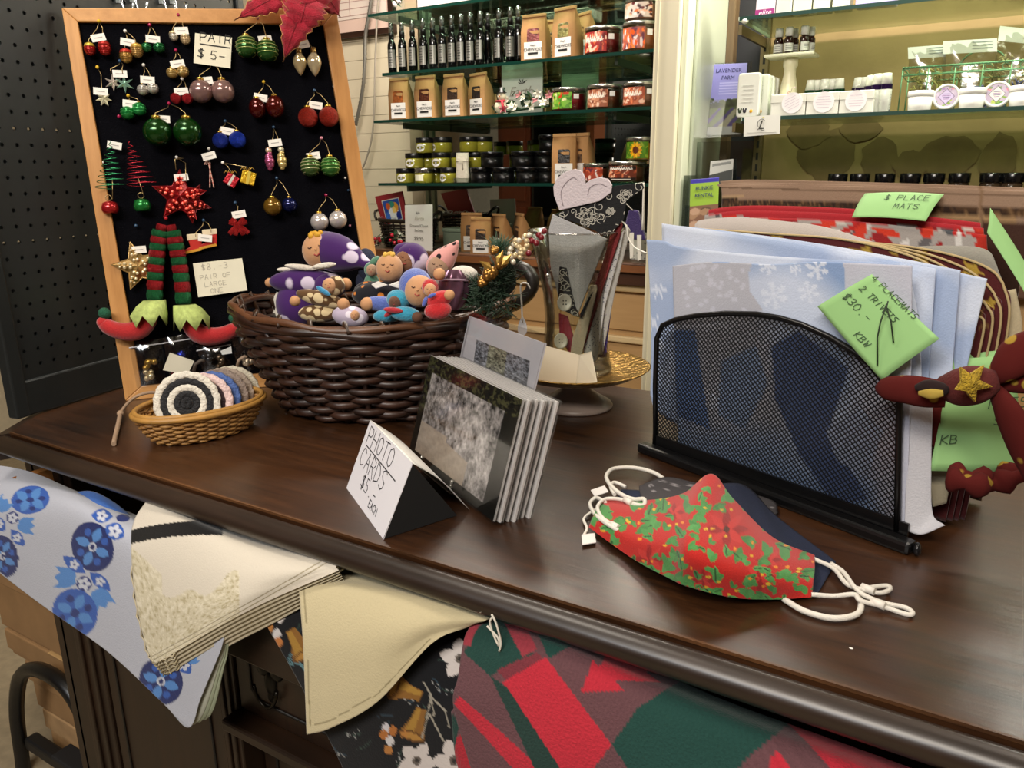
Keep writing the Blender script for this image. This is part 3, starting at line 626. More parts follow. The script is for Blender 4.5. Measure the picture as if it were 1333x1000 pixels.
            for sg in (-1, 1):
                for k, (dx, dz) in enumerate(((11, 3), (8, 7), (12, -12), (5, -14))):
                    e_ = c + fe * s * sg * dx + fu * s * dz; nn = np.cross(unit(e_ - c), fn); wd = s * 3
                    P = np.array([[c - nn * wd * .4, c + nn * wd * .4], [(c + e_) / 2 - nn * wd + fn * .002, (c + e_) / 2 + nn * wd + fn * .004], [e_ - nn * wd * .9, e_ + nn * wd * .9]]); o.grid(smoothnet(P, 3, 9))
            o.ob('tinsel_bow', glit(h), t, solid=.0008); B().ell(c, R * .3).ob('bow_knot', glit(h), t)
    return t
E3 = earrings
E3('red acorn earrings with one yellow cap, first in the top row by the left stile', (129, 28), (128, 49), [(117, 64, 8, 'acorn', 'a82018', 'c8b040'), (136, 63, 9, 'acorn', 'a8201c', 'a02018')], 'y')
E3('gold and red bead earrings right of the red acorns in the top row', (163, 41), (166, 55), [(164, 73, 9, 'acorn', 'a8803c', 'b03020'), (178, 66, 9, 'acorn', 'b08c50')], 'w')
E3('small dark green bauble earrings with a red pin in the top row', (195, 33), (199, 51), [(191, 62, 6.5, 'ribbed', '0f5a2c', '2f8a50'), (207, 62, 7, 'ribbed', '0f5a2c', '2f8a50')], 'r')
E3('cream and silver acorn earrings left of the PAIR sign', (232, 20), (236, 40), [(226, 47, 6.5, 'acorn', 'c8c0b0', 'c8b488'), (241, 51, 7, 'acorn', 'c8b088', 'd8c8a0')], 'r')
E3('silver and mint spiky star earrings on the upper left of the velvet', (156, 80), (156, 96), [(146, 106, 11, 'star', 'd8ccc0', None, 6, .36), (161, 107, 12, 'star', 'a8d8c4', None, 6, .34)], 'b')
E3('small ivory spiky star earrings under a large white tag near the left stile', (127, 88), (131, 119), [(134, 127, 10, 'star', 'f0ecc8', None, 7, .5)], 'y')
E3('ribbed silver bead earrings below the dark green baubles', (187, 85), (192, 104), [(186, 117, 7, 'ribbed', 'b8b4ac', 'e8e4dc'), (199, 115, 7, 'ribbed', 'c0bcb4', 'e8e4dc')], 'w')
E3('ribbed gold bead earrings below the cream acorns', (229, 66), (231, 83), [(224, 95, 7, 'ribbed', 'a8884c', 'e0c890'), (238, 93, 7.5, 'ribbed', 'a8884c', 'e0c890')], 'r')
E3('small red glitter earrings left of the mauve baubles', (237, 103), (236, 119), [(229, 128, 7, 'glitter', 'a0141c'), (244, 128, 7, 'glitter', 'a0141c')], 'w')
E3('big satin mauve bauble earrings under the PAIR sign', (275, 82), (268, 105), [(262, 119, 14.5, 'ball', '8f6f6c'), (290, 119, 14.5, 'ball', '94746f')], 'b')
E3('small bright green ribbed earrings beside the left stile above the wire trees', (167, 125), (169, 135), [(166, 147, 8.5, 'ribbed', '1a8038', '5ac070'), (181, 142, 8.5, 'ribbed', '1f8a44', '5ac070')], 'y')
E3('largest glossy dark green bauble earrings in the middle left', (220, 135), (212, 155), [(205, 172, 17.5, 'ball', '123f10'), (244, 172, 17.5, 'ball', '123f10')], 'r')
E3('blue glitter ball earrings in the middle of the board', (293, 158), (296, 171), [(287, 183, 10, 'glitter', '0c2a90'), (309, 182, 10.5, 'glitter', '1034a8')], 'b')
E3('dark green swirl striped bauble earrings beside the red poinsettia', (335, 24), (345, 51), [(321, 61, 13.5, 'stripe', '2a5a22', 'a0a868'), (348, 66, 13.5, 'stripe', '2a5a22', 'a0a868')], 'p')
E3('pale gold light bulb shaped earrings under the poinsettia', (397, 52), (394, 58), [(390, 79, 9, 'bulb', 'c8b488'), (409, 79, 9.5, 'bulb', 'd0c09c')], 'w')
E3('dark red glass egg earrings with a yellow pin', (343, 107), (339, 127), [(335, 141, 10.5, 'egg', '4a0a08'), (358, 139, 11.5, 'egg', '50100a')], 'y')
E3('frosted red ball earrings by the right stile', (409, 118), (411, 137), [(401, 153, 12.5, 'glitter', '9a2414'), (428, 152, 12.5, 'glitter', '9a2414')], 'b')
E3('pale green striped bauble earrings with a pink pin by the right stile', (418, 180), (408, 203), [(404, 217, 12.5, 'stripe', '4a6a34', 'd0d0a0'), (430, 217, 12.5, 'stripe', '3f7a34', '8fae68')], 'p')
E3('mirror silver ball earrings lowest by the right stile', (424, 254), None, [(416, 289, 11.5, 'ball', 'd8d0cc'), (440, 286, 11.5, 'ball', 'd8d0cc')], 'r')
E3('mismatched brown gold and dark blue ball earrings', (360, 232), None, [(355, 269, 11.5, 'ball', '7a5a1c'), (377, 267, 9.5, 'ball', '10184a')], 'b')
E3('pink and gold beaded figure earrings hanging from a wide wire', (356, 166), (358, 186), [(351, 210, 6.5, 'nut', 'a04a70', 'd8b8a0'), (367, 209, 6.5, 'nut', 'c8b070', 'd8d0b0')], 'b')
E3('twisted candy cane earrings with a white tag', (272, 194), (272, 203), [(272, 228, 5, 'cane', 'd8a898')], 'w', hook=False)
E3('red and gold gift parcel earrings beside the candy canes', (290, 212), None, [(301, 235, 9, 'gift', 'a81828', 'e8e0d8', .6), (323, 232, 10, 'gift', 'c8a020', 'e8d060', .3)], 'w')
E3('large red filigree double star earrings in the middle of the board', (230, 205), (236, 231), [(246, 262, 27, 'star', '6a0c10', None, 5, .45, .6), (233, 254, 34, 'star', '8a1016', None, 5, .45, .1)], 'w')
E3('green and red spiral wire tree earrings ending in jingle bells', (155, 152), (149, 189), [(144, 215, 19, 'tree', '2f8a5a', None, 58, -6), (177, 213, 19, 'tree', 'a02030', None, 56, 10), (143, 270, 10.5, 'bell', 'a81c20'), (185, 267, 10.5, 'bell', '1c7a34')], 'r', hook=False)
E3('red and cream boot earrings beside the striped elf legs', (265, 287), (267, 310), [(256, 318, 10, 'boot', 'b8281e'), (276, 312, 10, 'boot', 'b0201c')], 'b')
E3('red tinsel bow earrings right of the boots', (306, 264), (311, 279), [(310, 292, 10, 'bow', 'b02020')], 'b')
E3('ivory and gold filigree star earrings with a pale blue stone beside the left stile', (177, 294), (181, 325), [(178, 347, 32, 'star', 'b89860', None, 5, .45, -.2, 'f0e0b8'), (180, 343, 5, 'ball', '9aa8c8')], 'b', hook=False)
# elf leg earrings
el = thing('elf_leg_earrings', 'long red and green tinsel striped elf legs with curled red shoes', 'earrings', E_(216, 284, VD), group='holiday earrings pinned to the velvet board')
B().ell(E_(216, 284, .004), .003).ob('pin_head', mat('b02028', .3), el)
TR, TG = glit('a01820'), glit('18683a')
for side, pts in (('left', [(211, 292), (206, 315), (204, 340), (202, 368), (201, 404)]), ('right', [(222, 293), (228, 315), (233, 340), (237, 370), (240, 410)])):
    P = _cr([E_(x, y, .012) for x, y in pts], 12); s = ppm(P[0])
    for k in range(10):
        seg = [P[k + j * (P.shape[0] - 10)] if False else P[k], P[k + 1]]; rr = s * (9.5 if k else 6)
        b = B().tube([seg[0], (seg[0] + seg[1]) / 2, seg[1]], [rr, rr * 1.1, rr], 14); b.ob('tinsel_band', TR if k % 2 == 0 else TG, el)
    d = -1 if side == 'left' else 1; x, y = pts[-1]
    y -= 9; q = [(x + d * 3, y + 6), (x + d * 8, y + 22), (x + d * 20, y + 34), (x + d * 36, y + 37), (x + d * 52, y + 34), (x + d * 62, y + 29), (x + d * 67, y + 25)]
    Q = _cr([E_(a, c, .02) for a, c in q], 14); R = _cr(np.array([s * v for v in (8, 11, 13, 12, 10.5, 9.5, 7.5)])[:, None], 14)[:, 0]
    sh = B().tube(Q, list(R), 14); sh.ell(Q[-1], R[-1]); sh.ell(Q[0], R[0]); sh.ob('felt_shoe', mat('a81418', .9, bump=.4, bs=500, sheen=.4, var=.1, vs=80), el)
    B().ell(E_(q[-1][0] - d * 2, q[-1][1] - 12, .02), s * 7.5).ob('pompom', mat('1d5a40', .95, bump=1, bs=500), el)
    col = B(); n = 14; tp_, lo = [], []; c0 = E_(x, y - 4, .012); c1 = E_(x + d * 2, y + 8, .018)
    for k in range(n):
        a = 2 * PI * k / n; tp_.append(c0 + s * 13.5 * (math.cos(a) * fe + math.sin(a) * fn * .95)); lo.append(c1 + s * 23 * (math.cos(a) * fe + math.sin(a) * fn * 1.15) - fu * s * (21 if k % 2 else 6) + fe * d * s * 6)
    mid = [(p + q_) / 2 + fu * s * 3 for p, q_ in zip(tp_, lo)]
    col.grid(np.array([[a, b2, c2] for a, b2, c2 in zip(tp_, mid, lo)]), True).ob('leaf_collar', mat('a8b86a', .85, var=.2, vs=150), el, solid=.001)
# loose pins
for i, (px, py, c) in enumerate(((449, 232, 'w'), (453, 248, 'b'), (432, 79, 'w'), (434, 113, 'w'), (134, 212, 'w'), (455, 294, 'p'))):
    p = E_(px, py, VD); t = thing('dressmaker_pin', ['pale loose pin by the right stile level with the pale striped baubles', 'blue loose pin stuck by the right stile above the silver balls', 'white loose pin by the right stile level with the bulb earrings', 'white loose pin by the right stile above the frosted red balls', 'white loose pin by the left stile near the wire trees', 'pink loose pin in the velvet right of the silver balls'][i], 'pin', p)
    B().ell(p + fn * .004, .0022, seg=8, rings=6).ob('pin_head', mat(PINC[c], .25), t); B().tube([p - fn * .001, p + fn * .004], .0006, 4).ob('pin_shaft', SIL, t)
# paper signs pinned to the board
def papersign(name, label, quad, d, lines, w, hexc='ddd8c2', cat='sign', ink='1b1b1b', thick=.0005):
    P = [E_(*q, d) for q in quad]; t = thing(name, label, cat, (P[2] + P[3]) / 2); B().prism(P, -fn * thick).ob('paper', mat(hexc, .8, var=.02), t)
    ex = unit(P[1] - P[0]); ey = unit(P[0] - P[3]); hand(lines, t, P[3], ex, ey, mat(ink, .7), w); return t, P
t, P = papersign('paper_sign', 'cream paper sign reading PAIR $5 pinned high on the velvet', [(254, 43), (302, 49), (300, 89), (252, 82)], .003, [('PAIR', .008, .037, .014), ('$', .006, .010, .014), ('5-', .026, .009, .014)], .0014)
ex = unit(P[1] - P[0]); ey = unit(P[0] - P[3]); B().quad([P[3] + ex * a + ey * c + fn * .0004 for a, c in ((.008, .031), (.056, .030), (.056, .032), (.008, .033))]).ob('underline', mat('1b1b1b', .7), t)
papersign('paper_sign', 'cream paper sign priced at $8 half hidden by the dark basket handle', [(251, 343), (315, 336), (322, 378), (258, 387)], .004, [('$8.-3', .012, .045, .010), ('PAIR OF', .008, .029, .008), ('LARGE', .014, .016, .008), ('ONE', .022, .004, .008)], .0007, ink='a59f92')
# poinsettia over the top right corner
po = thing('poinsettia_flower', 'red glitter fabric poinsettia with gold edged petals on the frame corner', 'artificial flower', E_(385, 12, .01))
PR = printed(.5, .9, 700, .45, .2)
def petal(base, tip, wpx, lift, jag=1.):
    a = E_(*base, .03); c = E_(*tip, .03 - .006); ax = unit(c - a); Ln = np.linalg.norm(c - a); sd = np.cross(fn, ax); s = ppm(a); rs = random.Random(tip[0]); rows = []
    n = 17; js = [1 + jag * (.14 * (-1) ** k + rs.uniform(-.06, .06)) for k in range(n)]
    for k in range(n):
        q = k / (n - 1); w_ = wpx * s * (max(0, math.sin(PI * min(1, (q + .08)) ** .85)) ** .8) * js[k] if k < n - 1 else 0
        cc = a + ax * Ln * q + fn * (lift * math.sin(PI * q) - .012 * q * q); rows.append([cc - sd * w_ + fn * .004 * (-1) ** k, cc - sd * w_ * .5 + fn * .003, cc + fn * -.001, cc + sd * w_ * .5 + fn * .003, cc + sd * w_])
    P = np.array(rows); c_ = np.empty(P.shape); c_[:] = lin('b41a34'); c_[::3] = lin('961226')
    o = meshgrid_obj('petal', P, PR, po, c_, solid=.0008)
    B().tube(list(P[:, 0]) + list(P[::-1, -1]), .0007, 4).ob('gold_edge', mat('c89858', .4, .6), o); B().tube(P[:-1, 2] + fn * .0012, .0005, 4).ob('petal_vein', mat('7a0c1c', .5), o)
for bs, tp_, wd, lf in (((395, -20), (305, 24), 13, .01), ((395, -25), (330, -4), 16, .015), ((400, -10), (369, 79), 15, .02), ((402, -14), (385, 56), 20, .03), ((405, -18), (444, 20), 17, .02), ((400, -22), (420, 30), 16, .028), ((398, -26), (350, 14), 14, .02)): petal(bs, tp_, wd * 1.3, lf)
# zip bags of jewellery along the bottom of the velvet
PB = clear('f4f4f4', .12, .5, .10)
def zipbag(label, quad, blobs, d):
    P = [E_(*q, d) for q in quad]; t = thing('zip_bag', label, 'plastic bag', (P[2] + P[3]) / 2, group='zip bags of jewellery on the velvet board'); rs = random.Random(quad[0][0])
    G = np.array([[P[0] * (1 - u) * (1 - v) + P[1] * u * (1 - v) + P[2] * u * v + P[3] * (1 - u) * v for u in np.linspace(0, 1, 9)] for v in np.linspace(0, 1, 9)])
    for i in range(1, 8):
        for j in range(1, 8): G[i, j] += fn * (.008 * math.sin(PI * i / 8) * math.sin(PI * j / 8) + rs.uniform(-.002, .004))
    B().grid(G).ob('bag_film', PB, t); B().prism([P[0] - fu * .010, P[1] - fu * .010, P[1] - fu * .008, P[0] - fu * .008], fn * .0008).ob('zip_seal', mat('d8d8dc', .2), t)
    for (x, y, r, h) in blobs:
        b = B(); c = E_(x, y, d - .0)
        for k in range(7): b.ell(c + fe * rs.uniform(-1, 1) * r * .001 + fu * rs.uniform(-1, 1) * r * .001, (.004 + .003 * rs.random()), seg=8, rings=6)
        b.ob('beads', mat(h, .2, .7), t)
zipbag('zip bag with gold jewellery at the lower left of the velvet', [(167, 446), (213, 440), (216, 500), (178, 505)], [(195, 473, 8, 'b08c40'), (192, 487, 8, 'c8b890')], .004)
zipbag('zip bag with blue and red beads behind the blank card', [(212, 440), (250, 434), (264, 486), (222, 500)], [(230, 490, 6, 'a02838'), (236, 461, 3, '2838a8')], .010)
zipbag('zip bag with dark jewellery third from the left under the elf shoes', [(255, 450), (300, 442), (312, 480), (266, 492)], [(285, 472, 9, '6a5a48'), (270, 466, 5, '45484c')], .006)
zipbag('zip bag with orange beads at the right by the dark basket', [(300, 432), (346, 428), (348, 478), (310, 486)], [(334, 462, 7, 'b86a38'), (322, 470, 6, 'c8b8a0')], .012)
for q, lab in (([(221, 459), (253, 470), (244, 488), (212, 482)], 'blank cream card in front of the blue bead bag'), ([(284, 484), (311, 481), (311, 500), (286, 500)], 'small cream card standing behind the round coasters'), ([(287, 457), (301, 451), (302, 460), (289, 462)], 'tiny white price label on the dark jewellery bag')):
    P = [E_(*p, .022) for p in q]; B().prism(P, -fn * .0006).ob('card', mat('cfc9b4' if 'cream' in lab else 'd8d8d4', .7), None, lab, 'card')
# ================================================================== goods on the left glass shelves
ORD = ['first', 'second', 'third', 'fourth', 'fifth', 'sixth', 'seventh', 'eighth', 'ninth', 'tenth', 'eleventh', 'twelfth', 'thirteenth', 'fourteenth']
def sx(px, py, y): return V(px, py, y)[0]
def patch(r, a0, a1, z0, z1, n=10, c=(0, 0)):
    return np.array([[(c[0] + r * math.sin(a), c[1] - r * math.cos(a), z) for z in (z0, (z0 + z1) / 2, z1)] for a in np.linspace(a0, a1, n)])
def oval(b, r, w_, h_, zc, n=18):
    pts = [(0, -r, zc)] + [(r * math.sin(w_ * math.cos(t) / r), -r * math.cos(w_ * math.cos(t) / r), zc + h_ * math.sin(t)) for t in np.linspace(0, 2 * PI, n + 1)[:-1]]
    return b._add(pts, [(0, 1 + k, 1 + (k + 1) % n) for k in range(n)], True)
BLKG = mat('08080a', .08, spec=.7); BLKM = mat('0b0b0c', .35); INK = mat('1c1a18', .7); LAB = mat('e4e2de', .6)
# spray bottles
bt = thing('spray_bottle', 'x', 'bottle', group='black spray bottles on the shelf')
B().lathe([(.010, 0), (.0128, .002), (.0128, .075), (.0115, .085), (.0075, .094), (.0065, .099)], 18).ob('body', BLKG, bt)
B().grid(patch(.0131, -1.1, 1.1, .018, .068)).ob('label', mat('6a6864', .3, .4, hex2='94928c', vs=60, stretch=(1, 1, .2)), bt, label='silver grey label')
b = B()
for k in range(6): b.grid(patch(.0133, -.5, .3 + .05 * (k % 3), .024 + k * .007, .0262 + k * .007, 5))
b.ob('label_print', mat('2a2826', .6), bt)
B().lathe([(.0078, .098), (.0078, .113), (.0068, .115)], 14).ob('collar', BLKM, bt)
B().lathe([(.0072, .113), (.0072, .139), (.0064, .142), (.0006, .1425)], 14).ob('clear_cap', clear('e8ecec', .12, .9, .35), bt)
B().lathe([(.0042, .113), (.0042, .134), (.0006, .136)], 10).ob('spray_head', mat('b4b6b6', .3, .6), bt)
B().box((0, -.005, .131), (.002, .006, .002)).ob('nozzle', BLKM, bt)
bpx = [510.8, 524.5, 538, 552, 564.5, 576.5, 589, 601, 613, 626, 636, 650, 664.5, 675]
for i, px in enumerate(bpx):
    y = 1.94 if i != 10 else 1.965
    lab = 'black spray bottle with grey label, %s from the left in the row' % ORD[i] if i != 10 else 'black spray bottle with its label turned away, eleventh from the left'
    pos = (sx(px, 80, y), y, ZB); rz = [.3, .1, 0, -.1, .05, .15, 0, -.05, .1, -.2, 2.6, -.45, .3, 1.5][i]
    place(bt, pos, rz, lab) if i == 0 else dup(bt, pos, rz, lab)
# kraft paper bags
KRAFT = mat('a87c4c', .8, var=.07, vs=25, bump=.35, bs=45)
def kraft_bag(fill, label, group, W=.068, H=.118, D=.042):
    t = thing('paper_bag', label, 'paper bag', group=group); rows = []
    for z, w_, d_ in ((0, 1, 1), (.3, 1.0, 1.0), (.62, 1.0, .78), (.82, .98, .35), (.93, .96, .09), (1.0, .95, .05)):
        x, y = W / 2 * w_, D / 2 * d_; yo = -D / 2 * (1 - z * .0) + y + (.25 * D * max(0, z - .62) / .38)
        ins = .25 * x * (z > .2) * (1 - .7 * (z > .9))
        rows.append([(-x, yo - y, z * H), (0, yo - y - .0005, z * H), (x, yo - y, z * H), (x - ins * (z < .95) * .5, yo, z * H), (x, yo + y, z * H), (-x, yo + y, z * H), (-x + ins * .5 * (z < .95), yo, z * H)])
    B().grid(np.swapaxes(np.array(rows), 0, 1), True).ob('bag_body', KRAFT, t); f0 = -D / 2
    for z in (0,): B().quad([tuple(q) for q in rows[0]]).ob('bag_base', KRAFT, t)
    yt = rows[-1][1][1]; B().bx(-W * .485, W * .485, yt - .004, yt + .004, H * .935, H * 1.0).ob('folded_top', mat('b58a58', .8, bump=.3, bs=60), t, bevel=.001)
    yw = lambda z: np.interp(z / H, (.3, .62, .82, .93), (rows[1][1][1], rows[2][1][1], rows[3][1][1], rows[4][1][1])) - .0008
    z0, z1 = H * .41, H * .66; B().quad([(-W * .24, yw(z0), z0), (W * .27, yw(z0), z0), (W * .27, yw(z1), z1), (W * .2, yw(z1 + .003), z1 + .003), (-W * .2, yw(z1 + .003), z1 + .003), (-W * .24, yw(z1), z1)]).ob('window', mat(fill, .35, var=.6, vs=120, bump=.8, bs=140), t)
    B().bx(-W * .36, W * .38, f0 - .0014, f0 - .0004, .004, H * .40).ob('label', LAB, t)
    text('CHEWICKS', at(.001, f0 - .0017, H * .205), W * .155, INK, t); B().bx(-W * .2, W * .22, f0 - .002, f0 - .0013, H * .13, H * .172).ob('label_bar', mat('111111', .6), t)
    text('Mary\'s', at(.001, f0 - .0017, H * .31), W * .09, INK, t); return t
GB = 'kraft paper bags on the glass shelves'
proto = {}
def bag(px, py, y, z, rz, fill, lab, W=.068, H=.118, group=GB):
    t = kraft_bag(fill, lab, group, W, H); place(t, (sx(px, py, y), y, z), rz); return t
bag(523, 130, 1.935, ZC, .08, '8a4a1e', 'kraft paper bag with orange filling, leftmost on the shelf below the bottles')
bag(557.5, 130, 1.935, ZC, .0, '4a2416', 'kraft paper bag with brown filling, second from left below the bottles', .072)
bag(594.5, 130, 1.935, ZC, -.05, '35261f', 'kraft paper bag with grey brown filling, third from left below the bottles', .072, .116)
bag(627, 130, 1.94, ZC, -.28, '221d20', 'kraft paper bag with near black filling, turned aside, next to the snowman', .070, .114)
bag(698, 60, 1.935, ZB, .06, '7a3f3f', 'kraft paper bag with pink filling right of the spray bottles', .070, .114)
bag(739, 55, 1.935, ZB, -.18, '7f7a4a', 'kraft paper bag with green filling beside the large candles', .070, .122)
bag(722, 60, 1.99, ZB, .2, '6a4a38', 'kraft paper bag standing behind between the pink and green filled bags', .066, .106)
bag(763, 60, 1.985, ZB, -.5, '7a5a3a', 'kraft paper bag half hidden behind the green filled bag', .066, .114)
bag(736, 220, 1.935, ZD, .22, '25211f', 'kraft paper bag with dark filling beside the black tins', .066, .128)
bag(757, 220, 1.972, ZD, -.25, '5a4638', 'kraft paper bag standing behind the dark filled bag by the black tins', .070, .13)
bag(628, 300, 1.935, ZL, .25, '2e2420', 'kraft paper bag with dark filling, nearest of the group on the dark ledge', .064, .106)
bag(616, 300, 1.985, ZL, .3, '4a3a2e', 'kraft paper bag hidden behind the nearest bag on the dark ledge', .068, .116)
bag(654, 300, 1.965, ZL, -.45, '3a2a22', 'kraft paper bag third from the left on the dark ledge', .066, .116)
bag(681, 300, 1.985, ZL, -.7, '3a2a22', 'rightmost kraft paper bag on the dark ledge behind the garland', .064, .118)
# three wick candles in glass with metal lids
def candle(px, py, y, z, wax, bg, cols, lab, R=.044, H=.062, rz=0., letters=None, side=None):
    t = thing('jar_candle', lab, 'candle', (sx(px, py, y), y, z), rz, group='large jar candles with metal lids'); MW = INV[t.name]
    def W(b): b.v = [tuple(MW @ Vector(q)) for q in b.v]; return b
    W(B().lathe([(R * .9, .0), (R, .003), (R, H - .012), (R * .96, H - .006)], 28)).ob('glass_jar', clear('f4ece4', .03, .75, .06), t)
    W(B().lathe([(.0005, .004), (R * .93, .004), (R * .93, H * .74), (.0005, H * .74)], 24, cap=False)).ob('wax', mat(wax, .4, var=.06), t)
    W(B().lathe([(R * 1.0, H - .008), (R * 1.03, H - .0075), (R * 1.03, H - .001), (R * .98, H + .001), (.0005, H + .0012)], 28)).ob('metal_lid', mat('b4b2ac', .22, .9), t)
    a0, a1 = -.95, (.62 if side else .95); n, k = 44, 22; A, Z = np.meshgrid(np.linspace(a0, a1, n), np.linspace(.006, H * .80, k), indexing='ij'); P = np.stack([R * 1.008 * np.sin(A), -R * 1.008 * np.cos(A), Z], -1)
    pt = Paint((A - a0) / (a1 - a0) * 100, (Z - .006) / (H * .8 - .006) * 50, bg); rs = random.Random(int(px * 7 + py))
    for _ in range(46): pt.ell(rs.uniform(0, 100), rs.uniform(0, 50) ** 1.0, rs.uniform(3, 12), rs.uniform(2, 6), rs.choice(cols), rs.uniform(0, 180))
    if letters == 'flower':
        for k2 in range(14): pt.leaf(52 + 15 * math.cos(k2 * .449), 25 + 15 * math.sin(k2 * .449), 11, 4, 'e8b41c' if k2 % 2 else 'd88a14', math.degrees(k2 * .449))
        pt.ell(52, 25, 12, 11, '5a2a12')
    elif letters == 'script':
        for _ in range(9):
            x = 12 + _ * 8.5; pt.line([(x, 26), (x + 2, 38 + 4 * (_ % 3 == 0)), (x + 5, 27), (x + 8, 31)], 1.3, 'f4ece0')
    elif letters == 'lines':
        pt.poly([(0, 36), (100, 36), (100, 50), (0, 50)], '1a1210')
        for _ in range(11): x = 12 + _ * 7; pt.line([(x, 38), (x + 2, 45), (x + 4, 39)], 1.2, 'f0e8e0')
        pt.poly([(0, 0), (100, 0), (100, 10), (0, 10)], '1a1210'); pt.line([(20, 5), (82, 5)], 1., 'd8d0c8')
    P2 = np.array([[tuple(MW @ Vector(q)) for q in row] for row in P]); meshgrid_obj('label', P2, printed(.4, .05, 900, .05), t, pt.c)
    if side:
        c = MW @ Vector((R * 1.02 * math.sin(.78), -R * 1.02 * math.cos(.78), H * .62)); W(B().grid(patch(R * 1.02, .72, 1.05, H * .52, H * .72, 4))).ob('price_sticker', mat('ecebe6', .5), t)
PK = ['e07040', 'c83a28', 'f0a070', 'e8d0c0', '8a2a20', 'd85030']
candle(785, 55, 1.95, ZB, '7a1420', 'a03030', ['e87848', 'd8553a', 'f0c8b0', '8a2020', 'e89068', '6a1a1a'], 'dark red jar candle at the left on the bottle shelf', .0465, .066, 0, 'script', True)
candle(834, 55, 1.95, ZB, 'a05a1c', 'a85a4a', ['f06a28', 'f08040', 'e8d8d8', '6a3a4a', 'e85a20', 'd8b0b0'], 'pumpkin orange jar candle by the post under another candle', .045, .068, 0, None, True)
candle(836, 25, 1.95, ZB + .0695, '8a5a40', 'd8c8c0', ['e07848', 'f0e8e4', '6a3030', 'e8b090', '4a2a2a'], 'jar candle stacked on the pumpkin orange candle by the post', .044, .05, 0, None)
candle(741, 125, 1.95, ZC, '8a1428', '7ab03c', ['a0cc40', '3f7a24', 'c8401c', 'e0e0a0', '5a9030', 'd85030'], 'red and green labelled jar candle at the left below the bottle shelf', .0455, .058, 0, None, True)
candle(787, 122, 1.95, ZC, '6a4028', '9a5a40', ['b87858', 'd8a080', '7a3a28', 'c88868', 'e8c8b0'], 'brown jar candle in the middle of three below the bottle shelf', .0445, .06, 0, 'script', True)
candle(834, 118, 1.95, ZC, '7a4a30', 'a05038', ['d87a50', 'c06040', '8a3a28', 'e8c0a8', 'b86a48'], 'brown orange jar candle beside the cream post below the bottle shelf', .0445, .06, 0, 'script', True)
candle(776, 220, 1.965, ZD, '6a3a28', 'a0402c', ['e07048', 'f0c8b8', 'c04830', 'e8e0e0', '6a2a3a'], 'jar candle half hidden behind the kraft bag on the jar shelf', .036, .05, 0, None)
candle(816, 220, 1.95, ZD, '6a4630', '6a3020', ['c87048', 'e8a078', 'b05838', 'e0b090', '9a4028'], 'jar candle with black lettered label on the jar shelf', .047, .054, 0, 'lines')
candle(834, 185, 1.955, ZD + .0555, 'c8a010', '4f7a1c', ['5a8a20', '3f6a18', '8aa030'], 'sunflower labelled jar candle stacked on the jar shelf by the post', .037, .058, 0, 'flower')
# yellow salve jars
def jar_proto(lid, lidm, lab):
    t = thing('salve_jar', 'x', 'jar', group='yellow salve jars stacked on the shelf')
    B().lathe([(.0265, 0), (.029, .003), (.029, .026), (.027, .030)], 22).ob('jar_body', mat('8f8a2c', .12, spec=.7, var=.1, vs=20), t)
    B().lathe([(.0285, .029), (.029, .030), (.029, .042), (.028, .0435), (.0005, .0435)], 24).ob('lid', lidm, t)
    if lab == 'oval':
        oval(B(), .0294, .015, .0115, .015).ob('oval_label', LAB, t); b = B()
        for k in range(4): b.bx(-.006 + k * .0032, -.004 + k * .0032, -.0297, -.0293, .016, .0185 + .001 * (k % 2))
        b.bx(-.007, .007, -.0297, -.0293, .0125, .0132); b.bx(-.005, .005, -.0297, -.0293, .0105, .0112); b.ob('label_print', INK, t)
    elif lab == 'square': B().grid(patch(.0293, -.55, .55, .006, .024)).ob('square_label', mat('e0dfc8', .6), t)
    return t
JL = mat('0d0d10', .3)
jo = jar_proto(1, JL, 'oval'); js = jar_proto(1, mat('b0b0ac', .15, .95), 'square'); jn = jar_proto(1, JL, '')
HJ = .0437
jl = [(528.5, 0, jo, 1.94, .15, 'yellow salve jar at the left end of the bottom row'), (552.5, 0, js, 1.935, 0, 'salve jar with shiny silver lid and square label'), (569, 0, jn, 1.99, 0, 'salve jar without label behind the silver lidded jar'), (586, 0, jo, 1.945, -.3, 'salve jar in the bottom row beside the white pouch'),
      (541, 1, jo, 1.945, .1, 'left jar of the middle row of salve jars'), (559, 1, jn, 1.99, 0, 'unlabelled salve jar at the back of the middle row'), (575.5, 1, jo, 1.945, 0, 'labelled salve jar in the middle row left of the pouch'), (601, 1, jn, 1.955, 0, 'salve jar of the middle row above the white pouch'), (620, 1, jn, 1.985, 0, 'salve jar of the middle row behind the black tins'),
      (555.5, 2, jo, 1.95, .05, 'labelled salve jar at the left of the top row'), (578, 2, jo, 1.96, -.75, 'salve jar turned aside in the top row'), (612, 2, jn, 1.97, 0, 'unlabelled salve jar third in the top row'), (630, 2, jn, 2.0, 0, 'last salve jar at the right of the top row'),
      (598, 0, jn, 1.99, 0, 'salve jar hidden behind the white pouch on the shelf'), (621, 0, jn, 2.01, 0, 'salve jar hidden behind the leftmost black tin')]
used = set()
for px, k, pr, y, rz, lab in jl:
    pos = (sx(px, 238, y), y, ZD + HJ * k)
    if pr.name in used: dup(pr, pos, rz, lab)
    else: used.add(pr.name); place(pr, pos, rz, lab)
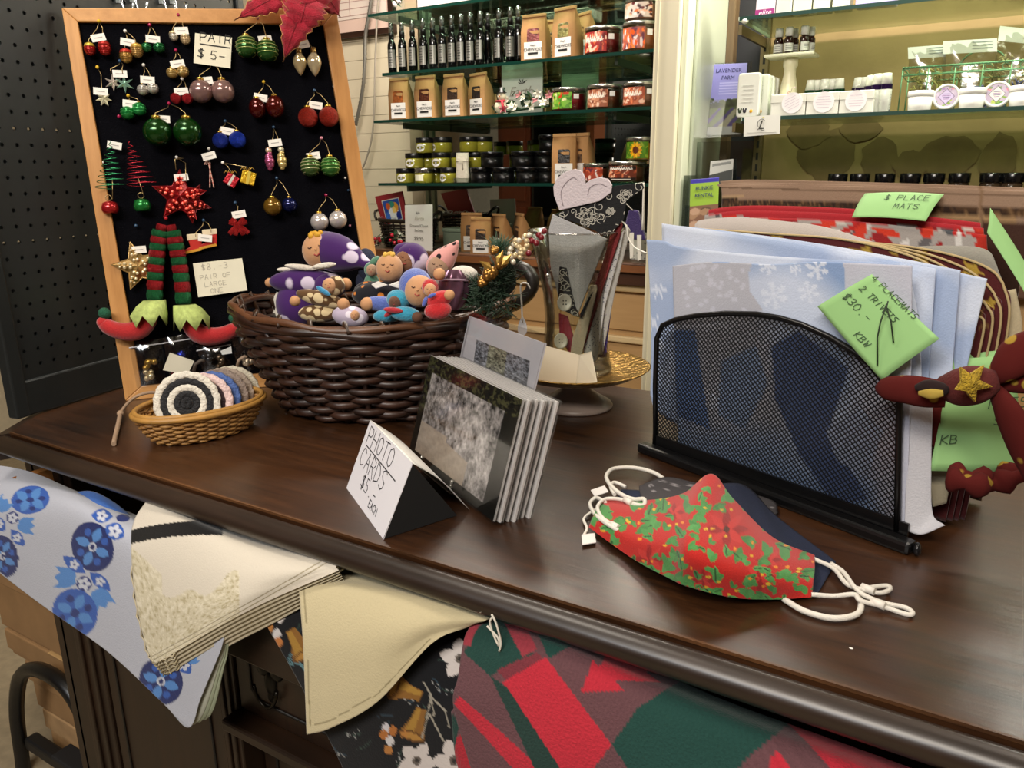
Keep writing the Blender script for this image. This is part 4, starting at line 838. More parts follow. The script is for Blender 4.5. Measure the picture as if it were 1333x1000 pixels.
# black tins
tn = thing('black_tin', 'x', 'tin', group='black candle tins on the shelf')
B().lathe([(.031, 0), (.0325, .0015), (.0325, .030)], 24).ob('tin_body', mat('0c0c0d', .28, .3), tn)
B().lathe([(.0325, .030), (.0336, .0305), (.0336, .041), (.0328, .0425), (.0305, .0425), (.030, .0415), (.0005, .0415)], 26).ob('tin_lid', mat('0e0e10', .22, .4), tn)
B().lathe([(.0334, .0405), (.0338, .0412), (.0332, .0428), (.0328, .0424)], 26, cap=False).ob('lid_rim', mat('55565a', .2, .8), tn)
tl = [(627, 0, 1.945, 'black tin at the left of the bottom row beside the pouch'), (656.5, 0, 1.945, 'second black tin of the bottom row'), (687, 0, 1.945, 'third black tin of the bottom row'), (712, 0, 1.975, 'black tin at the right end of the bottom row behind the kraft bag'),
      (641, 1, 1.95, 'leftmost black tin in the upper row'), (681, 1, 1.95, 'black tin in the middle of the upper row'), (710, 1, 1.975, 'black tin at the right of the upper row'), (716, 2, 1.985, 'single black tin on top of the stack by the kraft bag')]
for i, (px, k, y, lab) in enumerate(tl):
    pos = (sx(px, 238, y), y, ZD + .0430 * k); place(tn, pos, .2 * i, lab) if i == 0 else dup(tn, pos, .2 * i, lab)
# white drawstring pouch in its clear tub
yp = 1.925; xp = sx(602.5, 225, yp); t = thing('drawstring_pouch', 'white cloth pouch with drawstring between the salve jars and black tins', 'pouch', (xp, yp, ZD))
G = np.array([[(xp + (.022 - .002 * abs(v - .5)) * (1 + .05 * math.sin(9 * v)) * (abs(math.cos(a)) ** .6) * np.sign(math.cos(a)), yp + .011 * math.sin(a) * (1 - .6 * v ** 4), ZD + .002 + .083 * v) for v in np.linspace(0, 1, 12)] for a in np.linspace(0, 2 * PI, 25)[:-1]])
B().grid(G, True).ob('pouch_cloth', mat('cfc8b8', .9, bump=.4, bs=200), t)
B().tube([(xp + .0228 * math.cos(a), yp + .0115 * math.sin(a), ZD + .062) for a in np.linspace(0, 2 * PI, 21)[:-1]], .001, 5, True).ob('drawstring', mat('8a8272', .8), t)
B().tube([(xp + .006, yp - .012, ZD + .062), (xp + .010, yp - .0135, ZD + .05), (xp + .008, yp - .0125, ZD + .035)], .0008, 5).ob('string_end', mat('8a8272', .8), t)
B().bx(xp - .024, xp + .024, yp - .0135, yp + .0135, ZD + .0002, ZD + .014).ob('clear_tray', clear('e0e4e0', .05, .6, .15), t)
# sign with the leaf emblem, and the flower garland with its snowman
y = 1.985; P = [V(653, 80, y), V(706, 79, y), V(706, 128, y), V(653, 128, y)]; P = [P[0] * 1., P[1], P[2], P[3]]; P[2][2] = P[3][2] = ZC + .0005
sg = thing('shop_sign', 'square white sign with script writing and a leaf emblem behind the flowers', 'sign', (P[2] + P[3]) / 2); B().prism(P, (0, .004, 0)).ob('board', mat('d3d2cc', .5), sg)
text('Earth', at((P[0][0] + P[1][0]) / 2 - .004, y - .0006, ZC + .052), .036, mat('9a948a', .6), sg, shear=.35)
B().bx(P[0][0] + .02, P[1][0] - .02, y - .0008, y, ZC + .043, ZC + .0438).ob('rule_line', mat('b0aa9e', .6), sg)
def emblem(c, s, par, h='26241f'):
    b = B()
    for a, L, w_ in ((.5, 1., .22), (1.2, .8, .18), (2.1, .9, .18), (2.75, .7, .15)):
        d = np.array([math.cos(a), 0, math.sin(a)]); n = np.array([-d[2], 0, d[0]]); b.quad([c, c + d * s * L * .5 + n * s * w_ * .5, c + d * s * L, c + d * s * L * .5 - n * s * w_ * .5])
    b.ob('leaf_emblem', mat(h, .6), par)
emblem(np.array([(P[0][0] + P[1][0]) / 2, y - .0007, ZC + .083]), .02, sg)
ga = thing('flower_garland', 'artificial garland of white flowers and green leaves on the glass shelf', 'garland', (sx(690, 145, 1.93), 1.93, ZC))
rs = random.Random(3); GRN = [mat('2c4a28', .6), mat('4a6638', .6), mat('1e3820', .6)]; WF = mat('dcd8c8', .6)
def leafmesh(b, c, d, n, L, w_):
    s = np.cross(d, n); b._add([c, c + d * L * .4 + s * w_, c + d * L, c + d * L * .4 - s * w_, c + d * L * .45 + n * w_ * .4], [(0, 1, 4), (1, 2, 4), (2, 3, 4), (3, 0, 4)])
B().tube([(sx(px, 145, 1.93), 1.93 + .012 * math.sin(px), ZC + .012 + .004 * math.cos(px)) for px in range(644, 722, 6)], .003, 6).ob('garland_stem', GRN[2], ga)
for k in range(46):
    px = rs.uniform(650, 720); h = rs.uniform(.008, .045) * (1 - .5 * abs(px - 685) / 40 * 0); c = np.array([sx(px, 145, 1.93), 1.93 + rs.uniform(-.02, .02), ZC + h]); d = unit((rs.uniform(-1, 1), rs.uniform(-1, .3), rs.uniform(-.3, 1))); b = B()
    leafmesh(b, c, d, unit(np.cross(d, (rs.random(), rs.random(), .3))), rs.uniform(.014, .026), .005); b.ob('leaf', GRN[k % 3], ga)
for k in range(13):
    px = 655 + 65 * (k + rs.random()) / 13; c = np.array([sx(px, 145, 1.92), 1.915 + rs.uniform(-.01, .01), ZC + rs.uniform(.010, .05)]); b = B(); ax = unit((rs.uniform(-.5, .5), -1, rs.uniform(-.2, .8))); u_ = unit(np.cross(ax, (.2, .3, 1))); v_ = np.cross(ax, u_)
    for q in range(5):
        d = unit(ax * .5 + u_ * math.cos(q * 1.257) + v_ * math.sin(q * 1.257)); leafmesh(b, c, d, unit(ax - d * (ax @ d)), .016, .0048)
    b.ob('flower', WF if k % 4 else mat('b06a70', .6), ga)
xs, ys_ = sx(650, 135, 1.905), 1.912; sn = thing('snowman_figure', 'small snowman figure in a black hat at the end of the flower garland', 'figurine', (xs, ys_, ZC)); SW = mat('d8cfb4', .7, bump=.4, bs=200)
B().ell((xs, ys_, ZC + .019), (.019, .012, .019)).ob('snowman_body', SW, sn); h_ = B().ell((xs + .004, ys_, ZC + .046), (.0125, .011, .0125)).ob('head', SW, sn)
B().lathe([(.013, 0), (.013, .0015), (.0085, .002), (.0085, .014), (.0005, .0145)], 14, None, (xs + .005, ys_, ZC + .055)).ob('black_hat', BLKM, sn)
B().tube([(xs - .012, ys_ - .004, ZC + .034), (xs + .004, ys_ - .012, ZC + .033), (xs + .017, ys_ - .004, ZC + .035)], .003, 6).ob('red_scarf', mat('a01c30', .8), sn); B().tube([(xs + .012, ys_ - .012, ZC + .033), (xs + .017, ys_ - .014, ZC + .008)], .0035, 6).ob('scarf_end', mat('a01c30', .8), sn)
for dx in (-.004, .004): B().ell((xs + .004 + dx, ys_ - .0115, ZC + .049), .0013, seg=6, rings=5).ob('eye', BLKM, h_)
B().lathe([(.0016, 0), (.0001, .008)], 6, Matrix.Rotation(PI / 2, 4, 'X'), (xs + .004, ys_ - .010, ZC + .046)).ob('carrot_nose', mat('d07a2c', .6), h_)
B().tube([(xs - .016, ys_, ZC + .028), (xs - .028, ys_ - .004, ZC + .020)], .0012, 5).ob('twig_arm', mat('4a3020', .8), sn)
# ledge: basket of framed picture and white shred, price card, green tin
def wicker(t, c, a, b_, a2, b2, h, rows, stakes, m, r, rot=0., par='weaver', flare=1.2, rimm=None, wav=.0):
    """oval woven basket: base semi-axes a,b_, rim a2,b2"""
    R = lambda f: (a + (a2 - a) * f ** (1 / flare), b_ + (b2 - b_) * f ** (1 / flare)); ca, sa = math.cos(rot), math.sin(rot)
    def pt(th, f, off=0., dz=0.):
        A_, B_ = R(f); x, y = (A_ + off) * math.cos(th), (B_ + off) * math.sin(th); return np.array([c[0] + x * ca - y * sa, c[1] + x * sa + y * ca, c[2] + h * f + dz])
    for k in range(stakes): th = 2 * PI * k / stakes; B().tube([pt(th, f) for f in np.linspace(0, 1, 6)], r * .8, 5).ob('stake', m, t)
    rs_ = random.Random(rows)
    for i in range(rows):
        f = (i + .5) / rows; n = stakes * 4; jz = [rs_.uniform(-wav, wav) for _ in range(8)]
        P = [pt(2 * PI * k / n, f, r * 1.15 * math.sin(PI * (k / 4 * 1.0) + PI * (i % 2) + PI / 2), sum(jz[q] * math.sin((q + 1) * 2 * PI * k / n) for q in range(4))) for k in range(n)]
        B().tube(P, r * (1 + rs_.uniform(-.15, .1)), 6, True).ob(par, m, t)
    b = B(); b._add([pt(2 * PI * k / 40, 0) for k in range(40)], [tuple(range(40))[::-1]]); b.ob('basket_base', m, t); return pt
WK = mat('20170f', .5, var=.4, vs=40)
xb = sx(532, 305, 2.0); bk_ = thing('wicker_basket', 'small black wicker basket of white paper shred on the dark ledge', 'basket', (xb, 2.0, ZL)); pf = wicker(bk_, (xb, 2.0, ZL + .002), .088, .05, .108, .06, .085, 9, 22, WK, .0032)
for sg_ in (-1, 1): B().tube([(xb + sg_ * (.106 + .02 * math.sin(q)), 2.0 + .03 * math.cos(q), ZL + .085 + .03 * math.sin(q)) for q in np.linspace(0, PI, 9)], .0045, 6).ob('handle', WK, bk_)
B().tube([pf(2 * PI * k / 30, 1.0, .002) for k in range(30)], .006, 6, True).ob('rim', WK, bk_)
shr = B(); rs = random.Random(9)
for k in range(260):
    c = np.array([xb + rs.uniform(-.1, .1), 2.0 + rs.uniform(-.05, .05), ZL + .08 + rs.uniform(-.004, .016)]); d = unit((rs.uniform(-1, 1), rs.uniform(-1, 1), rs.uniform(-.5, .5))) * .009; s_ = unit(np.cross(d, (0, .3, 1))) * .0016
    shr.quad([c - d - s_, c + d * .2 + (0, 0, .003) - s_, c + d * .2 + (0, 0, .003) + s_, c - d + s_])
shr.ob('paper_shred', mat('dcd8dc', .7), None, 'white paper shred filling the black basket on the ledge', 'paper shred', kind='stuff')
yq = 1.985; Q = [V(488, 256, yq), V(523, 249, yq), V(530, 286, yq - .012), V(498, 294, yq - .012)]; pc = thing('framed_picture', 'small red framed picture of blue and yellow figures in the black basket', 'picture', (Q[2] + Q[3]) / 2)
def lerpq(Q, u, v): return Q[0] * (1 - u) * (1 - v) + Q[1] * u * (1 - v) + Q[2] * u * v + Q[3] * (1 - u) * v
B().prism(Q, (0, .006, 0)).ob('red_frame', mat('8a2028', .5), pc)
G = np.array([[lerpq(Q, u, v) + (0, -.0006, 0) for u in np.linspace(.2, .85, 40)] for v in np.linspace(.18, .95, 40)]); U, Vv = np.meshgrid(np.linspace(0, 40, 40), np.linspace(0, 40, 40))
pt = Paint(U, Vv, '2a4a98').ell(22, 24, 11, 16, 'd8dce0').ell(28, 16, 7, 9, 'd89838').ell(20, 10, 7, 6, '3a8a78').ell(12, 12, 5, 6, 'c85a30').ell(8, 30, 5, 8, '3a6ac0').ell(33, 32, 6, 8, '1c2c78').ell(24, 20, 4, 6, 'e8c870'); pt.put((U < 1.6) | (U > 38.4) | (Vv < 1.6) | (Vv > 38.4), 'c8c4b8')
meshgrid_obj('picture_print', G, printed(.4, .05, 900, .1), pc, pt.c)
yc = 1.915; P = [V(527, 267, yc + .01), V(563, 266, yc + .01), V(563, 323, yc), V(528, 324, yc)]; P[2][2] = P[3][2] = ZL + .001; cd = thing('price_card', 'white price card for sachets at $9.95 standing before the black basket', 'card', (P[2] + P[3]) / 2)
B().prism(P, (0, .0012, 0)).ob('card_sheet', mat('dcdad6', .5), cd); cx = (P[2][0] + P[3][0]) / 2; Hc = P[0][2] - ZL
fM = lambda z, s=0: Matrix.Translation((cx, yc - .0007 + .01 * z / Hc, ZL + z)) @ FRONT
GR = mat('77736c', .7)
text('Drawer/Closet', fM(.072), .0115, GR, cd); text('Sachets', fM(.058), .0115, GR, cd); text('$9.95', fM(.032), .0165, GR, cd); text('Earth', fM(.092), .017, mat('b8b2a4', .7), cd, shear=.35)
emblem(np.array([cx - .006, yc + .0075, ZL + .11]), .012, cd)
tG = thing('green_box', 'pale green lidded tin on the dark ledge beside the paper bags', 'tin', (sx(598, 300, 2.06), 2.06, ZL)); xg = sx(598, 300, 2.06)
B().bx(xg - .045, xg + .045, 2.03, 2.09, ZL + .001, ZL + .05).ob('tin_body', mat('8a9a86', .35, .2), tG, bevel=.004); B().bx(xg - .047, xg + .047, 2.028, 2.092, ZL + .05, ZL + .062).ob('tin_lid', mat('93a48f', .35, .2), tG, bevel=.003)
# holly sprigs
def sprig(lab, px, py, y, z0, nb, seed, berry='b01830'):
    rs = random.Random(seed); c0 = V(px, py, y); t = thing('holly_sprig', lab, 'holly sprig', (c0[0], y, z0))
    B().tube([(c0[0] - .02, y, z0 + .004), c0, (c0[0] + .02, y - .005, c0[2] + .012)], .0018, 5).ob('stem', GRN[2], t)
    for k in range(18):
        b = B(); d = unit((rs.uniform(-1, 1), rs.uniform(-.8, .3), rs.uniform(-.5, 1))); leafmesh(b, c0 + np.array([rs.uniform(-.02, .02), rs.uniform(-.01, .01), rs.uniform(-.012, .015)]), d, unit(np.cross(d, (.3, 1, .2))), .02, .005); b.ob('leaf', [GRN[2], GRN[0], WF][k % 3], t)
    for k in range(nb): B().ell(c0 + np.array([rs.uniform(-.022, .022), -.008, rs.uniform(-.016, .02)]), .006, seg=8, rings=6).ob('berry', mat(berry, .3), t)
sprig('holly sprig with white flowers at the left end of the dark ledge', 495, 313, 1.93, ZL, 4, 1)
sprig('holly sprig with red berries left of the $9.95 card', 517, 310, 1.925, ZL, 5, 2)
sprig('dark holly cluster with red flowers behind the glass vase', 700, 312, 1.96, ZL, 7, 4, '8a2028')
sprig('small green sprig of berries on the topmost glass shelf', 517, 2, 1.94, ZA, 4, 6, 'd8c8c8')
# things on the topmost shelf
y = 1.95; t = thing('shallow_white_tray', 'white tray standing on the topmost glass shelf of the left bay', 'tray', (sx(620, 5, y), y, ZA)); B().bx(sx(548, 5, y), sx(690, 5, y), y - .02, y + .08, ZA + .0005, ZA + .03).ob('tray_body', mat('d8c8c8', .5), t, bevel=.004)
# purple sachet hanging under the jar shelf
y = 1.885; c = V(826, 292, y); sa_ = thing('purple_sachet', 'purple felt sachet hanging on white cord by the cream post', 'sachet', (c[0], y, c[2] - .045))
P = [V(818, 273, y), V(830, 274, y), V(840, 313, y), V(822, 312, y), V(812, 296, y)]; B().prism(P, (0, .014, 0)).ob('felt_body', mat('2e1a58', .95, bump=.6, bs=300, sheen=.5), sa_, bevel=.004)
B().tube([V(824, 274, y), V(812, 262, y), V(815, 246, y), V(828, 239, y), V(838, 241, y), V(838, 262, y), V(838, 299, y)], .0016, 6).ob('hanging_cord', mat('dcd8cc', .8), sa_)
B().tube([V(838, 241, y), V(838, 238.5, y + .01), V(838, 238.2, y + .022)], .0016, 6).ob('cord_hook', mat('dcd8cc', .8), sa_)
t = thing('white_tin', 'white dotted canister on the dark ledge behind the vase and sachet', 'canister', (sx(836, 325, 2.0), 2.0, ZL)); xq = sx(836, 325, 2.0); B().lathe([(.03, .0005), (.031, .004), (.031, .055), (.028, .058)], 20, None, (xq, 2.0, ZL)).ob('canister_body', spots('d8d4c8', '8a8a88', 90, .2, .5), t); B().lathe([(.032, .058), (.032, .07), (.0005, .071)], 20, None, (xq, 2.0, ZL)).ob('canister_lid', mat('c8c4b4', .4), t)
for k, (px, py) in enumerate(((822, 335), (832, 338))):
    y = 1.88; B().prism([V(px - 3, py - 32, y), V(px + 3, py - 32, y), V(px + 2, py, y), V(px - 2, py + 2, y)], (0, .001, 0)).ob('ribbon_tail', mat('dcd8cc', .8), sa_)
# ------------------------------------------------------------------ wall things at the left end
y = YB - .035; fp = thing('framed_print', 'pink and white framed drawing hung high on the cream wall', 'picture', V(470, 44, y)); xa, xb_ = V(380, 40, y)[0], V(512, 40, y)[0]; zb = V(480, 46, y)[2]
B().bx(xa, xb_, y, y + .02, zb, zb + .018).ob('frame_rail', woodmat('20120c', '3a2216', 'X', 4, .4), fp); B().bx(xa, xa + .02, y, y + .02, zb + .018, zb + .5).ob('frame_stile', woodmat('20120c', '3a2216', 'Z', 4, .4), fp); B().bx(xb_ - .02, xb_, y, y + .02, zb + .018, zb + .5).ob('frame_stile', woodmat('20120c', '3a2216', 'Z', 4, .4), fp); B().bx(xa, xb_, y, y + .02, zb + .5, zb + .52).ob('frame_rail', woodmat('20120c', '3a2216', 'X', 4, .4), fp)
B().bx(xa + .02, xb_ - .02, y + .008, y + .015, zb + .018, zb + .5).ob('mat_board', mat('d9bcae', .7), fp); B().bx(xa + .03, xb_ - .03, y + .006, y + .009, zb + .06, zb + .49).ob('drawing_sheet', mat('dccdc2', .7), fp)
b = B()
for k in range(5): b.bx(xa + .08 + k * .05, xa + .082 + k * .05, y + .005, y + .0065, zb + .07, zb + .12 + .01 * (k % 3))
for k in range(4): b.bx(xa + .06, xb_ - .06, y + .005, y + .0065, zb + .07 + k * .022, zb + .0715 + k * .022)
b.ob('drawing_lines', mat('b08a84', .7), fp)
y = YB - .05; P = _cr([V(a, c, y) for a, c in ((485, -12), (481, 15), (476, 45), (475, 80), (473, 110), (468, 140), (463, 163))], 70)
cq = thing('flexible_conduit', 'ribbed silver conduit hanging down the cream wall', 'conduit', P[-1]); B().tube(P, [.0058 + .0012 * (k % 2) for k in range(70)], 8).ob('ribbed_tube', mat('8d8a82', .35, .7), cq); B().tube(P[-3:], .0035, 6).ob('end_sleeve', mat('6e6a62', .5), cq)
P = _cr([V(a, c, y) for a, c in ((493, -12), (490, 40), (488, 100), (487, 150), (483, 185), (475, 212), (470, 222))], 30); B().tube(P, .0032, 6).ob('power_cable', mat('9a9284', .6), None, 'grey cable hanging down the cream wall beside the glass shelves', 'cable')
# ================================================================== goods in the right bay
WP = mat('dfdfd4', .45, var=.02, vs=20); WPL = mat('d8d9cf', .3)
def rbox(b, c, size, r=.008, n=4):
    """upright slab with rounded corners facing -Y"""
    x, y, z = size; P = []
    for cx_, cz_, a0 in ((x / 2 - r, z / 2 - r, 0), (-x / 2 + r, z / 2 - r, PI / 2), (-x / 2 + r, -z / 2 + r, PI), (x / 2 - r, -z / 2 + r, 1.5 * PI)):
        for k in range(n + 1): a = a0 + PI / 2 * k / n; P.append((c[0] + cx_ + r * math.cos(a), c[1] - y / 2, c[2] + cz_ + r * math.sin(a)))
    return b.prism(P, (0, y, 0))
for i, (px, lab) in enumerate(((975, 'front'), (987, 'second'), (993, 'third'), (999, 'rearmost'))):
    y = 1.925 + i * .024; x = sx(px, 130, y) ; t = thing('soap_pack', 'white rounded soap pack with small plant drawings, %s of four in a row' % lab, 'soap', (x, y, ZR1), group='white soap packs on the glass shelf')
    W, H = .052, .098 - i * .002; rbox(B(), (x, y, ZR1 + H / 2 + .0003), (W, .020, H)).ob('pack_body', WPL, t, bevel=.003); f = y - .0104
    for dx, h in ((-.017, '2c3a20'), (-.006, '1c1c28'), (.009, 'd8a020')):
        b = B(); c = np.array([x + dx, f, ZR1 + .014]); b.ell(c, (.004, .0006, .004), seg=10, rings=6)
        if dx < 0:
            for q in (-1, 1): b.ell(c + np.array([q * .003, 0, .005]), (.002, .0006, .003), seg=8, rings=5)
        b.ob('plant_drawing', mat(h, .6), t)
    for k in range(5): B().bx(x - .014 + .002 * (k % 2), x + .012, f - .0002, f + .0002, ZR1 + .034 + k * .009, ZR1 + .0352 + k * .009).ob('print_line', mat('bfc0b8', .6), t)
# white card hanging from the shelf edge
y = YS - .004; P = [V(969, 152, y), V(1016, 149, y), V(1015, 174, y), V(968, 178, y)]; cd = thing('logo_card', 'white card with a curly letter logo hanging from the glass shelf edge', 'card', (P[2] + P[3]) / 2); B().prism(P, (0, .0012, 0)).ob('card_sheet', mat('dcdcd4', .5), cd)
text('L', Matrix.Translation(tuple((P[0] + P[1] + P[2] + P[3]) / 4 + np.array([-.002, -.0008, -.008]))) @ FRONT, .028, mat('3a3a34', .6), cd, shear=.3)
b = B(); c = (P[0] + P[1] + P[2] + P[3]) / 4 + np.array([-.001, -.0008, .004])
b.tube([c + np.array([.009 * math.cos(a), 0, .010 * math.sin(a)]) for a in np.linspace(.6, 5.0, 14)], .0005, 4); b.tube([c + np.array([-.008 + .016 * q, 0, -.013 + .002 * math.sin(q * 6)]) for q in np.linspace(0, 1, 8)], .0005, 4); b.ob('logo_flourish', mat('3a3a34', .6), cd)
B().ell(c + np.array([.003, 0, .013]), (.003, .0004, .0015), seg=8, rings=5).ob('logo_leaf', mat('9a9448', .6), cd); B().bx(P[3][0] + .008, P[2][0] - .008, P[3][1] - .0005, P[3][1] + .0001, P[3][2] + .008, P[3][2] + .0087).ob('print_line', mat('a8a8a0', .6), cd)
# riser board on its bell bottle with brown vials
y = 1.99; xa, xb_ = sx(999, 75, y), sx(1063, 70, y); zt = V(1030, 71, y)[2]
t = thing('riser_stand', 'white board balanced on a white urn shaped bottle as a riser', 'riser', ((xa + xb_) / 2, y, ZR1)); xc = sx(1027, 110, y); hh = zt - .007 - ZR1
B().lathe([(.018, .0), (.021, .004), (.022, .30 * hh), (.018, .55 * hh), (.0135, .72 * hh), (.0135, .82 * hh), (.0165, .86 * hh), (.0165, hh)], 22, None, (xc, y, ZR1)).ob('urn_bottle', mat('d3cbae', .35), t)
text('S', at(xc + .004, y - .0225, ZR1 + .35 * hh), .016, mat('b0707a', .6), t, shear=.2)
B().bx(xa, xb_, y - .035, y + .035, zt - .007, zt).ob('board', mat('d6d2bb', .4), t, bevel=.002)
vt = thing('brown_vial', 'x', 'bottle', group='brown vials on the riser board')
B().lathe([(.0095, 0), (.0105, .0015), (.0105, .030), (.007, .035), (.006, .037)], 16).ob('glass_body', mat('2a120c', .08, spec=.7), vt); B().grid(patch(.0107, -1.4, 1.4, .003, .021)).ob('label', mat('cfcfc6', .6), vt)
b = B()
for k in range(3): b.grid(patch(.0109, -.7, .6, .007 + k * .004, .0082 + k * .004, 5))
b.ob('label_print', mat('6a6a68', .6), vt); B().lathe([(.0088, .036), (.0088, .053), (.0078, .055), (.0005, .0552)], 16).ob('white_cap', mat('dad9cf', .3), vt)
for i, (px, yy, lab) in enumerate(((1013.5, 1.97, 'first vial from the left'), (1026.5, 1.965, 'second vial'), (1033.5, 1.995, 'vial behind the second one'), (1046.5, 1.965, 'tall looking vial at the right front'), (1054.5, 1.99, 'rightmost vial at the back'))):
    lab = 'brown vial with white cap on the riser, ' + lab; pos = (sx(px, 60, yy), yy, zt)
    place(vt, pos, 0, lab) if i == 0 else dup(vt, pos, .3 * i, lab)
# green banded tubes, purple banded tubes
def tube_bottle(band, group, H):
    t = thing('lotion_tube', 'x', 'tube', group=group)
    B().lathe([(.0115, 0), (.0125, .001), (.0125, H * .58), (.0118, H * .60)], 16).ob('tube_body', mat('cfd0c8', .3), t); B().lathe([(.0127, H * .60), (.0127, H * .72)], 16, cap=False).ob('colour_band', mat(band, .15, .3), t)
    B().lathe([(.0118, H * .72), (.0095, H * .93), (.0088, H), (.0005, H + .0006)], 16).ob('cap', mat('dcdcd2', .3), t); b = B()
    for k in range(6): b.grid(patch(.0127, -.5, .5, H * .12 + k * H * .065, H * .135 + k * H * .065, 5))
    b.ob('label_print', mat('9c9ca0', .6), t)
    for q in (-.35, .3): b2 = B(); oval(b2, .0128, .0025, .0025, H * .05, 8); b2.v = [(v[0] * math.cos(q) - v[1] * math.sin(q), v[0] * math.sin(q) + v[1] * math.cos(q), v[2]) for v in b2.v]; b2.ob('mark', mat('55555c', .6), t)
    return t
gt = tube_bottle('0f3a22', 'green banded tubes on the glass shelf', .082)
for i, px in enumerate((1055.5, 1064, 1074, 1084, 1093)):
    y = 2.0 + .008 * (i % 2); lab = 'white tube with dark green band, %s from the left' % ORD[i]; pos = (sx(px, 110, y), y, ZR1); place(gt, pos, .2, lab) if i == 0 else dup(gt, pos, .3 * i, lab)
pt_ = tube_bottle('24123a', 'purple banded tubes on the glass shelf', .081)
for i, (px, y) in enumerate(((1117, 2.0), (1126, 2.0), (1134, 2.01), (1133, 1.97), (1142.5, 1.95), (1154, 1.945))):
    lab = 'white tube with dark purple band, %s from the left' % ORD[i] if i != 3 else 'white tube with dark purple band in front of the third'; pos = (sx(px, 110, y), y, ZR1); place(pt_, pos, -.2, lab) if i == 0 else dup(pt_, pos, .3 * i, lab)
# three white boxes with round tags
for i, (xl, xr, cx, cy, an) in enumerate(((1004, 1049, 1031, 134, .45), (1050, 1092, 1072, 133, 0), (1093, 1137, 1114, 131, 0))):
    y = 1.915; a, c = sx(xl, 130, y), sx(xr, 130, y); H = .047; t = thing('white_box', 'low white box with round tag, %s of the three below the tubes' % ORD[i], 'box', ((a + c) / 2, y + .025, ZR1), group='white tagged boxes on the glass shelf')
    B().bx(a, c, y, y + .05, ZR1 + .0004, ZR1 + H * .72).ob('box_body', WP, t, bevel=.0015); B().bx(a - .0008, c + .0008, y - .0008, y + .0508, ZR1 + H * .6, ZR1 + H).ob('box_lid', mat('d6d6ca', .5), t, bevel=.0015)
    q = V(cx, cy, y - .002); r = 13 * ppm(q); tg_ = B().prism([q + np.array([r * math.cos(k), 0, r * math.sin(k)]) for k in np.linspace(0, 2 * PI, 25)[:-1]], (0, .0008, 0)).ob('round_tag', mat('e4e0e2', .6), t)
    b = B()
    for k in range(5):
        w_ = r * (.75 - .1 * abs(k - 2)); d = np.array([math.cos(an), 0, math.sin(an)]); n = np.array([-d[2], 0, d[0]]); o = q + n * (r * .25 * (2 - k)) + np.array([0, -.0003, 0]); b.quad([o - d * w_, o + d * w_, o + d * w_ + n * .0006, o - d * w_ + n * .0006])
    b.ob('tag_print', mat('a890a8', .6), tg_); B().tube([q + np.array([-.004, -.001, r]), q + np.array([-.002, -.002, r * 1.4]), q + np.array([.006, -.0015, r * 1.45])], .0006, 5).ob('tag_string', mat('b898a8' if i == 0 else 'd0d0c8', .7), t)
# white tubs and lids with round labels
def tub(px, lab, y=1.935, r=.0255, H=.040):
    x = sx(px, 130, y); t = thing('white_tub', lab, 'tub', (x, y, ZR1), group='white tubs on the glass shelf')
    B().lathe([(r * .82, .0003), (r * .86, .002), (r * .95, H * .74)], 24, None, (x, y, ZR1)).ob('tub_body', mat('dcdcd6', .25, spec=.6), t); B().lathe([(r * .97, H * .72), (r, H * .74), (r, H * .97), (r * .95, H), (.0005, H)], 26, None, (x, y, ZR1)).ob('lid', mat('e2e2dc', .25), t); return t
for px, lab in ((1198, 'white lidded tub left of the purple labelled tub'), (1265, 'white lidded tub between the two labelled tubs'), (1331, 'white lidded tub cut by the right edge of the picture')): tub(px, lab)
def tubfront(px, py, lab, dia):
    y = 1.935; c = V(px, py, y); r = .0258; t = thing('white_tub', lab, 'tub', (c[0], y, ZR1), group='white tubs on the glass shelf'); M = Matrix.Rotation(PI / 2 - .12, 4, 'X'); c[2] = ZR1 + r + .0006
    B().lathe([(r * .82, -.036), (r * .95, -.008)], 24, M, c).ob('tub_body', mat('dcdcd6', .25), t); B().lathe([(r * .97, -.009), (r, -.008), (r, .0), (r * .93, .0022), (r * .80, .0016), (r * .80, .0008), (.0005, .0008)], 28, M, c).ob('lid', mat('e2e2dc', .25), t)
    n = 30; Q = np.array([[M @ Vector((r * .8 * q * math.cos(a), r * .8 * q * math.sin(a), .0012)) + Vector(c) for q in np.linspace(.02, 1, n)] for a in np.linspace(0, 2 * PI, 49)]); A, R_ = np.meshgrid(np.linspace(0, 2 * PI, 49), np.linspace(.02, 1, n), indexing='ij'); X, Y = 50 * R_ * np.cos(A), 50 * R_ * np.sin(A)
    p = Paint(X, Y, 'b0a0b8'); rs = random.Random(px)
    for k in range(14): p.ell(rs.uniform(-50, 50), rs.uniform(10, 50), 9, 5, rs.choice(['8f6fa0', 'c0b0c8', '6f8a50', 'c87a88']), rs.uniform(0, 180))
    for k in range(14): p.ell(rs.uniform(-50, 50), rs.uniform(-50, -14), 10, 5, rs.choice(['7a9a3a', 'a8b850', '4f7a34', 'c8c060']), rs.uniform(0, 180))
    p.poly([(0, 40), (38, 0), (0, -40), (-38, 0)], '4a3a5a').poly([(0, 36), (34, 0), (0, -36), (-34, 0)], dia)
    for k in range(4): p.line([(-18 + 4 * abs(k - 1), 12 - k * 8), (18 - 4 * abs(k - 1), 12 - k * 8)], 1.8, '5a4a78' if k % 2 == 0 else '8a6a98')
    meshgrid_obj('round_label', Q, printed(.4, .05, 900, .05), t, p.c)
tubfront(1232, 125, 'white tub tipped forward with purple diamond label', 'b8a8cc'); tubfront(1298, 122, 'white tub tipped forward with white diamond label', 'd8d4cc')
